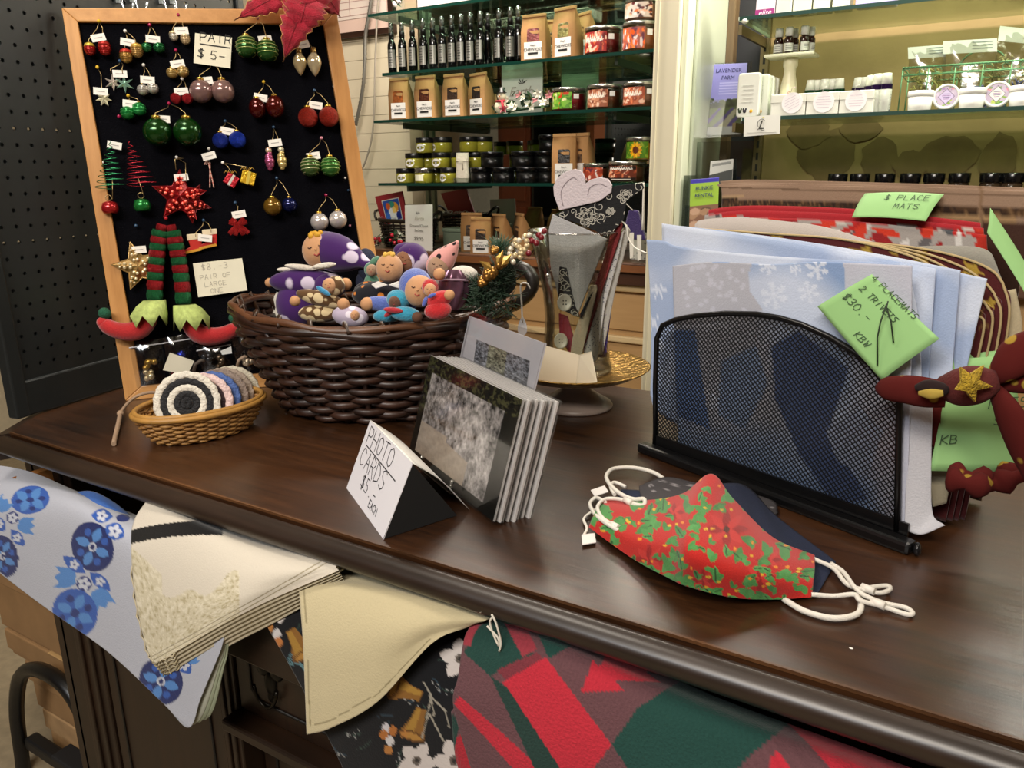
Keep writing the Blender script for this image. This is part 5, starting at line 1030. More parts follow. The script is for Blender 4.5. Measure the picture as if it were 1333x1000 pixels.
# green wire basket with bags of dried flowers
y0, y1 = 1.985, 2.13; xa, xb_ = sx(1173, 110, y0), .16; zt = V(1173, 89, y0)[2]; zm = V(1173, 99, y0)[2]; gw = thing('wire_basket', 'green scrolled wire basket of dried flower bags on the glass shelf', 'basket', ((xa + xb_) / 2, 2.06, ZR1)); GW = mat('5f8a66', .35, .3)
for z, nm in ((zt, 'top_wire'), (zm, 'second_wire'), (ZR1 + .003, 'base_wire')):
    B().tube([(xa, y0, z), (xb_, y0, z), (xb_, y1, z), (xa, y1, z)], .0022 if z == zt else .0016, 6, True).ob(nm, GW, gw)
for px in range(8):
    x = xa + (xb_ - xa) * px / 7; B().tube([(x, y0, ZR1 + .003), (x, y0, zt)], .0014, 5).ob('upright', GW, gw); B().tube([(x, y1, ZR1 + .003), (x, y1, zt)], .0014, 5).ob('upright', GW, gw)
b = B(); n = 60
for k in range(n):
    x = xa + (xb_ - xa) * k / n; b.tube([(x, y0 - .0018, zt - .002), (x + .002, y0 - .002, zt + .002)], .0009, 4)
b.ob('twisted_wire', GW, gw, kind='stuff')
for k in range(12):
    x = xa + .008 + (xb_ - xa - .016) * k / 11; B().tube([(x + .0065 * math.cos(a), y0, (zt + zm) / 2 + .0055 * math.sin(a)) for a in np.linspace(0, 1.7 * PI, 9)], .0011, 5).ob('scroll', GW, gw)
xh = sx(1283, 60, 2.06); B().tube([(xh + .045 * math.cos(a), 2.06, zt + .035 * math.sin(a)) for a in np.linspace(0, PI, 13)], .002, 6).ob('handle', GW, gw)
def drybag(quad, y, fill, lab, fill2=None, n=60):
    P = [V(a, c, y + .012 * (1 if i < 2 else 0)) for i, (a, c) in enumerate(quad)]; t = thing('dried_flower_bag', lab, 'plastic bag', (P[2] + P[3]) / 2, group='dried flower bags in the green wire basket'); rs = random.Random(quad[0][0])
    for sg_ in (-1, 1):
        G = np.array([[lerpq(P, u, v) + np.array([0, sg_ * (.010 * math.sin(PI * u) * min(1, 2.2 * v) + .001) + rs.uniform(-.002, .002), 0]) for u in np.linspace(0, 1, 10)] for v in np.linspace(0, 1, 10)]); B().grid(G).ob('bag_film', clear('f0f0ec', .12, .55, .12), t)
    B().prism([lerpq(P, .0, .0) + (0, -.003, 0), lerpq(P, 1, 0) + (0, -.003, 0), lerpq(P, 1, .26) + (0, -.003, 0), lerpq(P, 0, .26) + (0, -.003, 0)], (0, .001, 0)).ob('header_label', mat('b8bab2', .5), t)
    b = B()
    for k in range(3): q = lerpq(P, .55, .06 + k * .06); q2 = lerpq(P, .92, .06 + k * .06); b.quad([q + (0, -.0036, 0), q2 + (0, -.0036, 0), q2 + (0, -.0036, .0014), q + (0, -.0036, .0014)])
    b.ob('header_print', mat('6f7a78', .6), t)
    b = B()
    for k in range(n):
        c = lerpq(P, rs.uniform(.08, .92), rs.uniform(.5, .97)) + np.array([0, rs.uniform(-.006, .006), 0]); d = unit((rs.uniform(-1, 1), rs.uniform(-.4, .4), rs.uniform(-1, 1))); b.tube([c - d * .006, c + d * .006], [.0012, .002], 4)
    b.ob('dried_flowers', mat(fill, .8, hex2=fill2, vs=120), t, kind='stuff')
drybag([(1182, 62), (1232, 58), (1230, 118), (1184, 120)], 2.03, '8f9048', 'clear bag of yellow green dried flowers at the left of the wire basket', 'b0a468')
drybag([(1228, 54), (1298, 50), (1298, 116), (1226, 118)], 2.02, '7f8058', 'clear bag of dried stems in the middle of the wire basket', '96905a')
drybag([(1302, 34), (1360, 40), (1352, 112), (1290, 108)], 2.05, 'b8ae80', 'clear bag tilted at the right of the wire basket', '8a8458')
lv = B(); rs = random.Random(12)
for k in range(260):
    c = np.array([rs.uniform(sx(1262, 100, 2.0), .155), rs.uniform(1.99, 2.1), ZR1 + .012 + rs.uniform(0, .045) * rs.random() ** .3]); d = unit((rs.uniform(-1, 1), rs.uniform(-.6, .6), rs.uniform(-.3, .8))); lv.tube([c, c + d * .012], [.0024, .0012], 4)
lv.ob('dried_lavender', mat('3f4468', .9, hex2='6a6c90', vs=150), None, 'heap of dried lavender buds in the right half of the wire basket', 'lavender', kind='stuff')
# topmost shelf: only the feet of the goods show
def topbox(xl, xr, y, lab, hexc, h=.10, band=None):
    a, c = sx(xl, 10, y), sx(xr, 10, y); t = thing('carton', lab, 'box', ((a + c) / 2, y + .02, ZR2), group='boxes on the topmost shelf of the right bay'); B().bx(a, c, y, y + .045, ZR2 + .0004, ZR2 + h).ob('carton_body', mat(hexc, .45), t, bevel=.0012); B().bx(a + .002, c - .002, y + .002, y + .043, ZR2 + h, ZR2 + h + .004).ob('tuck_flap', mat(hexc, .5), t)
    if band: B().bx(a - .0005, c + .0005, y - .0006, y + .001, ZR2 + .002, ZR2 + .016).ob('colour_band', mat(band, .45), t); text('elise', at((a + c) / 2, y - .0009, ZR2 + .004), .016, mat('e8d8e4', .5), t, shear=.3)
topbox(984, 1008, 1.93, 'white carton with magenta band at the left of the topmost shelf', 'd0c4cc', band='8a1a6a')
topbox(1010, 1030, 1.935, 'carton with grey lettering beside the magenta banded carton', 'b8b8b0'); topbox(1032, 1056, 1.94, 'plain cream carton, first of three on the topmost shelf', 'c4c6b0'); topbox(1058, 1080, 1.94, 'plain cream carton, second of three on the topmost shelf', 'c4c6b0'); topbox(1083, 1106, 1.94, 'plain cream carton, third of three on the topmost shelf', 'c4c6b0'); topbox(1113, 1165, 1.935, 'wide lilac carton at the right of the cream cartons', 'a8a0d0', .08)
# row of black lidded jars lower in the bay
zl = V(1150, 226, 2.02)[2]; t0 = zl - .075
lo = thing('display_riser', 'low wooden riser under the black lidded jars behind the placemats', 'riser', (.0, 2.04, ZL)); B().bx(sx(1065, 240, 2.0), .35, 1.98, 2.10, t0 - .012, t0).ob('riser_top', TAN, lo)
for xx in (sx(1070, 240, 2.0), .1, .33): B().bx(xx, xx + .014, 1.985, 2.095, ZL + .0003, t0 - .012).ob('riser_leg', TAN, lo)
bj = thing('black_lidded_jar', 'x', 'jar', group='black lidded jars in a row behind the placemats'); B().lathe([(.019, 0), (.021, .002), (.021, .052), (.018, .056)], 20).ob('jar_body', mat('3a2c20', .15), bj); B().lathe([(.0215, .055), (.022, .056), (.022, .074), (.021, .0755), (.0005, .0757)], 22).ob('black_lid', mat('0b0b0d', .2), bj); B().grid(patch(.0212, -1., 1., .01, .045)).ob('label', mat('cfcabc', .6), bj)
for i, px in enumerate((1090.5, 1119.5, 1152, 1185, 1216, 1249, 1290, 1318, 1350)):
    pos = (sx(px, 232, 2.02), 2.02, t0); lab = 'black lidded jar behind the placemats, %s from the left' % ORD[i]; place(bj, pos, 0, lab) if i == 0 else dup(bj, pos, .2 * i, lab)
# brochures and their clear holders on the black panel
def brochure(quad, y, dy, bg, lab, lines, art, name='brochure'):
    P = [V(a, c, y + (dy if i < 2 else 0)) for i, (a, c) in enumerate(quad)]; t = thing(name, lab, 'brochure', (P[2] + P[3]) / 2); n, m = 50, 80; U, W_ = np.meshgrid(np.linspace(0, 50, n), np.linspace(0, 100, m)); p = Paint(U, W_, bg); art(p)
    G = np.array([[lerpq(P, u, v) for u in np.linspace(0, 1, n)] for v in np.linspace(0, 1, m)]); meshgrid_obj('cover', G, printed(.35, .03, 900, .03), t, p.c, solid=.001)
    ex, ey = unit(P[1] - P[0]), unit(P[0] - P[3]); nn = np.cross(ex, ey)
    for s_, u, v, h in lines: text(s_, frameM(lerpq(P, u, v) + nn * .0012, ex, ey), h, mat('1c1f5a', .6), t)
    return t, P
def art1(p):
    p.poly([(0, 55), (50, 50), (50, 62), (0, 64)], '2f3a24'); rs = random.Random(1)
    for k in range(30): p.ell(rs.uniform(0, 50), rs.uniform(50, 64), 4, 3, rs.choice(['3f4a30', '22301c', '55603a']))
    p.poly([(0, 62), (50, 60), (50, 88), (0, 90)], '6a7a44')
    for x in (-10, 8, 26, 44): p.poly([(x, 90), (x + 9, 90), (x + 30, 62), (x + 26, 62)], '5c4a98')
    p.poly([(16, 90), (30, 88), (44, 64), (38, 64)], 'c8c0a8'); p.put(p.Y > 88, 'd8d6d8')
    for k in range(5): p.line([(14, 26 + k * 4), (40, 26 + k * 4)], .6, 'b0b0e0')
t, P = brochure([(927, 84), (973, 82), (964, 175), (917, 177)], 2.04, .03, '8a88c8', 'lilac LAVENDER FARM brochure in a clear holder on the black panel', [('LAVENDER', .5, .12, .0135), ('FARM', .5, .22, .0135)], art1)
o = lambda f: [q + np.array([0, f, 0]) for q in P]
h = thing('brochure_holder', 'clear acrylic holder around the lilac brochure', 'holder', (P[2] + P[3]) / 2); Q = o(-.006); B().prism([lerpq(Q, -.05, .5), lerpq(Q, 1.05, .5), lerpq(Q, 1.05, 1.03), lerpq(Q, -.05, 1.03)], (0, .002, 0)).ob('front_pocket', clear('eef0ee', .05, .6, .1), h); Q = o(.006); B().prism([lerpq(Q, -.05, -.02), lerpq(Q, 1.1, -.02), lerpq(Q, 1.1, 1.03), lerpq(Q, -.05, 1.03)], (0, .002, 0)).ob('back_plate', clear('e4e8e6', .05, .6, .08), h)
def art2(p):
    p.put(p.Y < 8, '3f3a98'); p.put(p.Y > 52, '7a5a48'); rs = random.Random(2)
    for k in range(18): p.ell(rs.uniform(0, 50), rs.uniform(56, 100), 9, 7, rs.choice(['9a7a60', '5f4a3a', 'b09078']))
t, P = brochure([(899, 234), (936, 231), (934, 296), (897, 300)], 1.86, .012, '8fb040', 'green BUNKIE RENTAL brochure with blue top edge beside the post', [('BUNKIE', .5, .22, .0125), ('RENTAL', .5, .36, .0125)], art2); b = B()
h = thing('brochure_rack', 'clear acrylic rack behind the green brochure at the foot of the post', 'holder', (P[3][0] + .05, 1.93, ZL)); CL = clear('dfe4e2', .06, .6, .08); xa, xb_ = V(898, 240, 1.93)[0], V(972, 240, 1.93)[0]
zt = V(940, 184, 1.96)[2]; B().bx(xa, xb_, 1.965, 1.968, ZL + .0005, zt).ob('back_plate', CL, h); B().bx(xa, xa + .002, 1.88, 1.965, ZL + .0005, zt - .08).ob('side_plate', CL, h); B().bx(xb_ - .002, xb_, 1.88, 1.965, ZL + .0005, zt - .02).ob('side_plate', CL, h); B().bx(xa, xb_, 1.905, 1.907, ZL + .0005, ZL + .15).ob('front_plate', CL, h)
t, P = brochure([(925, 210), (955, 207), (953, 240), (922, 243)], 1.945, .008, 'c8c8c4', 'white and black leaflet standing in the clear rack above the green brochure', [], lambda p: p.poly([(0, 55), (50, 40), (50, 100), (0, 100)], '4a4c4a').poly([(5, 12), (45, 8), (45, 18), (5, 22)], '8a8c8a'), 'leaflet')
# ================================================================== the shop behind the camera (seen in the wall mirror)
def VM(px, py, yr): p = V(px, py, 2 * YM - yr); return np.array([p[0], yr, p[2]])
yr = -1.4; a, c = VM(648, 160, yr)[0], VM(690, 160, yr)[0]; t = thing('wooden_cabinet', 'tall red brown wooden cabinet across the shop, seen in the mirror', 'cabinet', ((a + c) / 2, yr - .2, 0)); B().bx(a, c, yr - .4, yr, 0, 2.2).ob('carcase', mat('6a3018', .45, var=.1, vs=5), t)
for z0, z1 in ((.1, 1.0), (1.05, 2.1)): B().bx(a + .04, c - .04, yr, yr + .015, z0, z1).ob('door', mat('71351c', .4, var=.1, vs=5), t, bevel=.004)
a2, c2 = VM(692, 160, yr)[0], VM(764, 160, yr)[0]; t = thing('black_shelving', 'black shelving with pale bottles across the shop, seen in the mirror', 'shelving', ((a2 + c2) / 2, yr - .2, 0)); B().bx(a2, c2, yr - .4, yr - .36, 0, 2.2).ob('back_panel', BLKM, t)
zz = VM(730, 158, yr)[2]
for z in (.4, .9, zz - .02, 2.15): B().bx(a2, c2, yr - .36, yr, z, z + .02).ob('shelf_board', mat('5a5850' if abs(z - zz) < .1 else '15151a', .5), t)
for x in (a2, c2 - .02): B().bx(x, x + .02, yr - .36, yr, 0, 2.2).ob('side_panel', BLKM, t)
n = 9
for k in range(n):
    x = a2 + .06 + (c2 - a2 - .12) * k / (n - 1); pb = thing('pale_bottle', 'pale bottle on the black shelving in the mirror, %s in its row' % ORD[k], 'bottle', (x, yr - .08, zz), group='pale bottles seen in the mirror'); B().lathe([(.028, 0), (.03, .003), (.03, .10), (.012, .12), (.012, .14), (.0005, .141)], 14, None, (x, yr - .08, zz)).ob('bottle_body', mat('b8b4a4', .4), pb)
a3, c3 = VM(765, 160, yr)[0], VM(775, 160, yr)[0]; t = B().bx(a3, c3, yr - .3, yr + .02, 0, 2.69).ob('wooden_post', mat('6f3c1e', .45, var=.1, vs=6), None, 'brown wooden post across the shop, seen in the mirror', 'post')
yr = -2.6; GWm = mat('8a6a48', .7, var=.15, vs=6); a4, c4 = VM(776, 160, yr)[0], VM(880, 160, yr)[0] + .5
t = thing('gallery_wall', 'brown panelled partition with framed pictures across the shop, seen in the mirror', 'partition', ((a4 + c4) / 2, yr - .05, 0)); B().bx(a4, c4, yr - .05, yr, 0, 2.6).ob('panel', GWm, t); B().bx(a4, c4, yr, yr + .02, .0, .12).ob('plinth', mat('5a3a24', .5), t)
for i, (x0_, x1_, y0_, y1_, lab) in enumerate(((842, 826, 165, 187, 'larger'), (816, 804, 140, 156, 'small upper'), (800, 782, 80, 92, 'narrow upper'), (842, 824, 80, 92, 'blue upper'))):
    p0_, p1_ = VM(min(x0_, x1_), y0_, yr), VM(max(x0_, x1_), y1_, yr); t = thing('framed_picture', lab + ' blue grey framed picture across the shop, seen in the mirror', 'picture', ((p0_[0] + p1_[0]) / 2, yr, p1_[2])); B().bx(p0_[0] - .03, p1_[0] + .03, yr + .0005, yr + .025, p1_[2] - .03, p0_[2] + .03).ob('frame', BLKM, t); B().bx(p0_[0], p1_[0], yr + .02, yr + .028, p1_[2], p0_[2]).ob('print', mat('7d93ad', .4, hex2='a9bccd', vs=9), t)
t = thing('display_table', 'cloth covered display table across the shop, seen in the mirror', 'table', ((a4 + c4) / 2, -2.1, 0)); B().bx(a4 + .1, c4 - .3, -2.4, -1.8, .0, .9).ob('table_body', mat('3a4a68', .8, hex2='5f7390', vs=5), t); B().bx(a4 + .08, c4 - .28, -2.42, -1.78, .9, .93).ob('table_top', mat('6a4a30', .5), t)
# ================================================================== things on the dresser top
# ---- large dark wicker basket
BC = np.array([-.845, .965, TOP]); rotb = math.atan2(BC[1], BC[0]) + PI / 2
big = thing('wicker_basket', 'large dark brown wicker basket heaped with soft cloth dolls', 'basket', BC)
WB = mat('180d07', .45, hex2='40261a', vs=18, stretch=(1, 1, 3), coat=.1)
BH = .150; bp_ = wicker(big, BC + (0, 0, .003), .148, .118, .218, .172, BH, 17, 26, WB, .0062, rotb, 'weaver', 1.25, wav=.0012)
def rimz(th): return .010 * math.cos(2 * th)
for k, (r_, dz, off, c) in enumerate(((.0072, .004, .004, '3a2114'), (.0065, .014, .0, '4a2c1a'), (.0060, .009, .009, '2c180e'), (.0058, .017, .007, '573620'))):
    B().tube([bp_(2 * PI * j / 60, 1.0, off + .002 * math.sin(5 * j + k), dz + rimz(2 * PI * j / 60) + .0025 * math.sin(j * .9 + 2 * k)) for j in range(60)], [r_ * (1 + .12 * math.sin(j * 1.3 + k)) for j in range(60)], 7, True).ob('rim_rod', mat(c, .4, var=.3, vs=30), big)
for j in range(26):
    th = 2 * PI * (j + .5) / 26; B().tube([bp_(th, .96, -.008, 0), bp_(th + .03, 1.0, .001, .026 + rimz(th)), bp_(th + .07, 1.0, .012, .012 + rimz(th))], .0036, 5).ob('rim_wrap', mat('35200f', .45, var=.3, vs=30), big)
def bhandle(px0, px1, py, yd, nm):
    HD = mat('1c1814', .4, var=.3, vs=30); P = _cr([V(a, c, yd + e) for a, c, e in nm], 18); o = B().tube(P, .0105, 9).ob('handle', HD, big)
    for k in (2, 3, 14, 15): B().tube([P[k] + .0118 * np.array([math.cos(a) * .2, math.sin(a), 0]) + .0118 * math.cos(a) * np.array([0, 0, 1.]) for a in np.linspace(0, 2 * PI, 13)[:-1]], .0018, 5, True).ob('wicker_binding', mat('7a5a30', .6), o)
bhandle(0, 0, 0, .93, [(322, 402, 0), (308, 392, 0), (297, 372, 0), (298, 360, 0), (310, 356, .01), (332, 359, .03), (350, 370, .05), (362, 395, .06)])
bhandle(0, 0, 0, 1.10, [(640, 405, -.02), (668, 398, 0), (688, 383, .0), (694, 366, 0), (686, 352, .0), (672, 347, .01), (655, 352, .03), (642, 372, .04)])
# woven inner lining board so the dolls lie on something
fl = B(); fl._add([bp_(2 * PI * k / 36, .62, -.012) for k in range(36)], [tuple(range(36))]); fl.ob('false_floor', mat('2a1c12', .8), big)
# ---- dolls: head, hood, body, arms, hands, faces
SK = {'p': 'b98a62', 'b': '7a5238', 't': '9a7a60', 'd': '5a3a2a'}
def dollmat(h): return mat(h, .95, bump=.5, bs=350, sheen=.5, var=.08, vs=90)
RT, UPV, FW = AR, AU, AF
def ellm(b, px, py, y, rx, ry, rz=None, ang=0.):
    """soft lobe: px radii in the picture turned to metres at its place, thickness along the view"""
    c = V(px, py, y); s = ppm(c); a = math.radians(ang); X = RT * math.cos(a) + UPV * math.sin(a); Z = -RT * math.sin(a) + UPV * math.cos(a)
    M = Matrix(((X[0], FW[0], Z[0], 0), (X[1], FW[1], Z[1], 0), (X[2], FW[2], Z[2], 0), (0, 0, 0, 1))); b.ell(c, (rx * s, (rz if rz else min(rx, ry)) * s, ry * s), M, 20, 13); return c, s, M
def doll(lab, head, skin, hood, body, hands=(), bodym=None, hoodm=None, tilt=0., hair=None, collar=None, lobes=(), mouth='9a3a34'):
    hx, hy, y, r = head; c = V(hx, hy, y); s = ppm(c); t = thing('cloth_doll', lab, 'doll', V(hx, hy + r * 2, y), group='soft dolls in the dark wicker basket'); a = math.radians(tilt)
    ho, cs, M = None, None, None; b = B(); c, s, M = ellm(b, hx, hy, y, r * .92, r, r * .9, tilt); h = b.ob('head', mat(SK[skin], .9, bump=.15, bs=300, sheen=.3), t)
    F_ = lambda u, v, d=1.0: c + np.array(M @ Vector((u * r * s * .92, -math.sqrt(max(.02, 1 - u * u - v * v)) * r * s * .9 * d, v * r * s)))
    for e_ in (-.32, .32): B().tube([F_(e_ - .12, .12, 1.02), F_(e_, .06, 1.02), F_(e_ + .12, .12, 1.02)], r * s * .03, 5).ob('closed_eye', mat('4a2c20', .7), h)
    B().tube([F_(-.16, -.30, 1.02), F_(0, -.40, 1.02), F_(.16, -.30, 1.02)], r * s * .04, 5).ob('mouth', mat(mouth, .7), h); B().ell(F_(0, -.06), r * s * .07, seg=8, rings=6).ob('nose', mat(SK[skin], .9), h)
    if hood:
        b = B()
        if len(hood[0]) == 3:
            C = _cr(np.array([[*V(px, py, y + .012), r_ * ppm(V(px, py, y))] for px, py, r_ in hood]), 16); b.tube(C[:, :3], list(np.maximum(C[:, 3], .001)), 18); b.ell(C[0, :3], C[0, 3]); b.ell(C[-1, :3], C[-1, 3])
        else:
            for (px, py, rx, ry, an) in hood: ellm(b, px, py, y + .012, rx, ry, None, an)
        b.ob('hood', hoodm or bodym, t)
    if hair:
        b = B(); rs = random.Random(hx)
        for k in range(9): b.ell(F_(rs.uniform(-.35, .35), rs.uniform(.72, .95)), r * s * .16, seg=8, rings=6)
        b.ob('hair_tuft', mat(hair, .9), t)
    b = B()
    for (px, py, dy, rx, ry, an) in body: ellm(b, px, py, y + dy, rx, ry, None, an)
    b.ob('body', bodym, t)
    for (px, py, dy, rr) in hands: b = B(); ellm(b, px, py, y + dy, rr, rr); b.ob('hand', mat(SK[skin], .9), t)
    if collar:
        px, py, dy, ch = collar
        for sg_ in (-1, 1):
            c0 = V(px, py, y + dy); s0 = ppm(c0); B().prism([c0, c0 + (RT * sg_ * 13 + UPV * 5) * s0, c0 + (RT * sg_ * 22 + UPV * 1) * s0, c0 + (RT * sg_ * 16 - UPV * 5) * s0], AF * .004).ob('collar', dollmat(ch), t, bevel=.001)
    for nm, mm, ls in lobes:
        b = B()
        for (px, py, dy, rx, ry, an) in ls: ellm(b, px, py, y + dy, rx, ry, None, an)
        b.ob(nm, mm, t)
    return t
PURP = spots('3c1a58', 'c8bcd0', 26, .28)
doll('biggest cloth doll in purple fleece with white spots at the back left of the basket', (416, 327, .955, 24), 'p', [(424, 326, 25), (440, 330, 25), (456, 335, 19), (470, 340, 10), (482, 346, 5)], [(400, 368, -.02, 50, 17, -2), (386, 398, -.03, 26, 30, 15), (430, 372, -.01, 22, 16, 0)], [(351, 368, -.03, 6), (450, 370, -.05, 8)], PURP, tilt=12, hair='c09028', lobes=[('white_ruff', mat('cfc8bc', .9, bump=.8, bs=200), [(392, 348, -.03, 22, 4, -6), (422, 346, -.04, 16, 4, 8), (372, 351, -.03, 12, 3, 0)])])
LET = spots('15151c', 'c8782c', 55, .24)
doll('smiling pale faced doll in black print with a white bow mid basket', (507, 349, .93, 19), 'p', [(508, 352, 17, 17, 0)], [(498, 384, -.01, 40, 18, 0), (478, 380, 0, 18, 14, 10)], (), LET, hair='c8a048', collar=(505, 371, -.035, 'd8d4cc'))
doll('small green hooded doll peeping out left of the pale faced doll', (484, 352, .945, 8), 't', [(483, 351, 9, 10, 0), (488, 340, 9, 5, 40)], [(484, 368, .01, 10, 12, 0)], (), dollmat('4a7a62'))
doll('brown faced doll in a purple hood at the back of the basket', (530, 340, .965, 17), 'b', [(536, 338, 22, 22, 0), (532, 328, 20, 12, -10)], [(540, 366, .02, 20, 20, 0)], (), PURP, tilt=-18, hair='b08a48')
PINK = spots('d89a94', '1c1418', 75, .3)
doll('grey faced doll in a pink pointed hat with black hearts at the back right', (570, 348, .965, 15), 't', [(570, 346, 16), (577, 338, 16), (586, 328, 11), (593, 319, 5), (595, 316, 3)], [(575, 372, .01, 18, 14, 0)], (), dollmat('9a8a80'), PINK, tilt=-10)
doll('doll with large tan face and blue hood at the front right of the basket', (546, 379, .895, 21), 'p', [(541, 373, 22, 24, 0)], [(498, 396, -.02, 26, 10, -6), (520, 400, 0, 22, 12, 0)], [(478, 396, -.035, 9), (572, 357, .0, 8)], dollmat('4f62a8'), tilt=-8)
doll('small red doll lying on the blue hooded doll', (560, 378, .872, 9), 'p', [(560, 374, 11, 11, 0)], [(572, 390, 0, 18, 11, 20), (570, 404, -.005, 18, 12, 10)], [(585, 384, -.005, 7)], dollmat('b4141c'), lobes=[('blue_bow', dollmat('4a5aa8'), [(562, 385, -.018, 6, 2.5, 25), (553, 393, -.016, 3, 7, -20)])])
doll('small turquoise doll with dark face and red scarf at the front rim', (514, 394, .868, 9), 'd', [(519, 390, 16, 13, -8)], [(505, 411, -.002, 20, 9, 4), (528, 409, -.002, 20, 10, -6)], [(543, 413, -.004, 7)], dollmat('2a8aa8'), lobes=[('red_scarf', dollmat('a01828'), [(512, 404, -.018, 13, 4, -6), (505, 409, -.018, 6, 3, 35)])])
GIR = spots('5a4026', 'c8b48c', 70, .5)
doll('small giraffe print doll with blue bow at the front left rim', (429, 372, .87, 10), 'p', [(437, 372, 12, 13, 0)], [(418, 389, -.003, 34, 10, -14), (416, 408, -.003, 28, 12, 0)], [(447, 396, -.01, 8), (384, 392, -.005, 7)], GIR, tilt=10, lobes=[('blue_bow', dollmat('2f7fa8'), [(421, 379, -.022, 11, 3.5, -32)])])
doll('tiny lavender doll low behind the front rim', (462, 411, .862, 7), 'p', [(464, 410, 11, 9, 0)], [(456, 412, .005, 24, 14, -8)], (), spots('b0a4b8', 'd8d0dc', 80, .4))
t = thing('toffee_shaped_pouch', 'shiny mauve pouch at the right rim of the basket', 'pouch', V(590, 400, .93)); rs = random.Random(4)
G = []
for v in np.linspace(0, 1, 15):
    ring = []
    for a in np.linspace(0, 2 * PI, 29)[:-1]:
        c = V(590, 352 + 52 * v, .93); s = ppm(c); r = (19 * math.sin(PI * (.12 + .8 * v)) ** .7) * (1 + .14 * math.sin(7 * a + 4 * v)) * s; ring.append(c + RT * r * math.cos(a) + AF * r * .7 * math.sin(a))
    G.append(ring)
B().grid(np.swapaxes(np.array(G), 0, 1), True).ob('pouch_cloth', mat('6a4a5c', .22, .55, var=.3, vs=40), t)
B().tube([V(590, 366, .93) + ppm(V(590, 366, .93)) * 18 * (math.cos(a) * RT + .7 * math.sin(a) * AF) for a in np.linspace(0, 2 * PI, 21)[:-1]], .002, 5, True).ob('tie_cord', mat('8a7080', .4), t)
b = B(); ellm(b, 478, 345, .985, 14, 22, 12, 10); ellm(b, 475, 368, .985, 12, 16); b.ob('folded_blanket', mat('1c2238', .95, bump=.5, bs=300), None, 'folded navy cloth behind the purple spotted doll', 'cloth')
b = B(); ellm(b, 604, 356, .965, 18, 10, 12, -4); o = b.ob('plush_toy', mat('cfc8bc', .95, bump=.6, bs=250, sheen=.4), None, 'white plush toy at the right back of the basket beside the pine spray', 'plush toy'); b = B(); ellm(b, 595, 361, .945, 8, 5, 4, 20); b.ob('black_patch', BLKM, o)
P = [V(360, 380, .925), V(374, 384, .925), V(362, 416, .915), V(344, 410, .915)]; B().prism(P, AF * .0008).ob('card', mat('c8c4b8', .6), None, 'white card tucked in the left of the basket beside the purple doll', 'card')
# ---- pine spray with gold leaves tied to the right handle
ps = thing('pine_spray', 'dark pine spray with gilded roses and berries on the basket handle', 'decoration', V(640, 395, .97)); rs = random.Random(8); PN = [mat('1c3320', .6), mat('2a4630', .6), mat('10201a', .7)]
def needles(px, py, y, R, n, m, par, up=.3, Ln=(12, 26)):
    b = B(); c0 = V(px, py, y); s = ppm(c0)
    for k in range(n):
        d = unit(RT * rs.uniform(-1, 1) + UPV * rs.uniform(-.5, 1) * 1.0 - AF * rs.uniform(-.2, 1) * .8 + UPV * up); c = c0 + RT * rs.uniform(-R, R) * s + UPV * rs.uniform(-R, R) * s * .6
        b.tube([c, c + d * rs.uniform(*Ln) * s], [.0009, .0004], 4)
    b.ob('pine_needles', m, par, kind='stuff')
for (px, py, R, n, up) in ((618, 385, 18, 130, .0), (640, 378, 20, 150, .1), (658, 360, 14, 120, .2), (650, 328, 5, 70, .8), (605, 375, 10, 80, -.2), (640, 392, 24, 120, -.4), (662, 340, 10, 60, .3)): needles(px, py, .955, R, n, PN[n % 3], ps, up)
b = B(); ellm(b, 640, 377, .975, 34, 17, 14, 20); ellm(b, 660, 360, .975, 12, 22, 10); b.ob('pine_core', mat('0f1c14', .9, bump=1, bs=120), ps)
GLD = mat('9a7238', .3, .85)
def rose(px, py, R):
    c = V(px, py, .925); s = ppm(c) * R
    for k in range(9):
        a = k * 2.4; rr = .25 + .085 * k; cc = c + RT * s * rr * math.cos(a) * .7 + UPV * s * rr * math.sin(a) * .7; n_ = unit(RT * math.cos(a) * .5 + UPV * math.sin(a) * .5 - AF); u_ = unit(np.cross(n_, UPV)); v_ = np.cross(n_, u_)
        G = np.array([[cc + u_ * s * .42 * u * (1 - .3 * v * v) + v_ * s * .42 * v - n_ * s * .25 * (u * u + v * v) for u in np.linspace(-1, 1, 6)] for v in np.linspace(-1, 1, 6)]); B().grid(G).ob('gilded_petal', GLD, ps, solid=.0006)
rose(637, 355, 14); rose(652, 340, 13); rose(628, 366, 10); rose(643, 325, 8)
b = B()
c0 = V(655, 338, .915); s = ppm(c0); 
for (dx, dy, ex_, ey_) in ((-8, -6, 8, 18), (-2, -8, 10, 12), (-14, -12, -10, 6)): leafmesh(b, c0 + RT * dx * s + UPV * dy * s, unit(RT * ex_ + UPV * ey_), -AF, 20 * s, 5 * s)
b.ob('gilded_leaf', mat('c09a50', .28, .85), ps)
for k in range(22):
    px, py = 668 + 9 * math.sin(k * 1.9) + 14 * (k / 22), 338 - 32 * k / 22 + 3 * math.cos(k * 2.3); b = B(); ellm(b, px, py, .93, 3.6, 3.6); b.ob('berry', mat('c8b48c' if k % 3 else 'd8d0bc', .3, .3), ps)
for k in range(8): b = B(); ellm(b, 700 + rs.uniform(-16, 10), 318 + rs.uniform(-18, 14), .99, 4, 4); b.ob('red_berry', mat('701820', .35), ps)
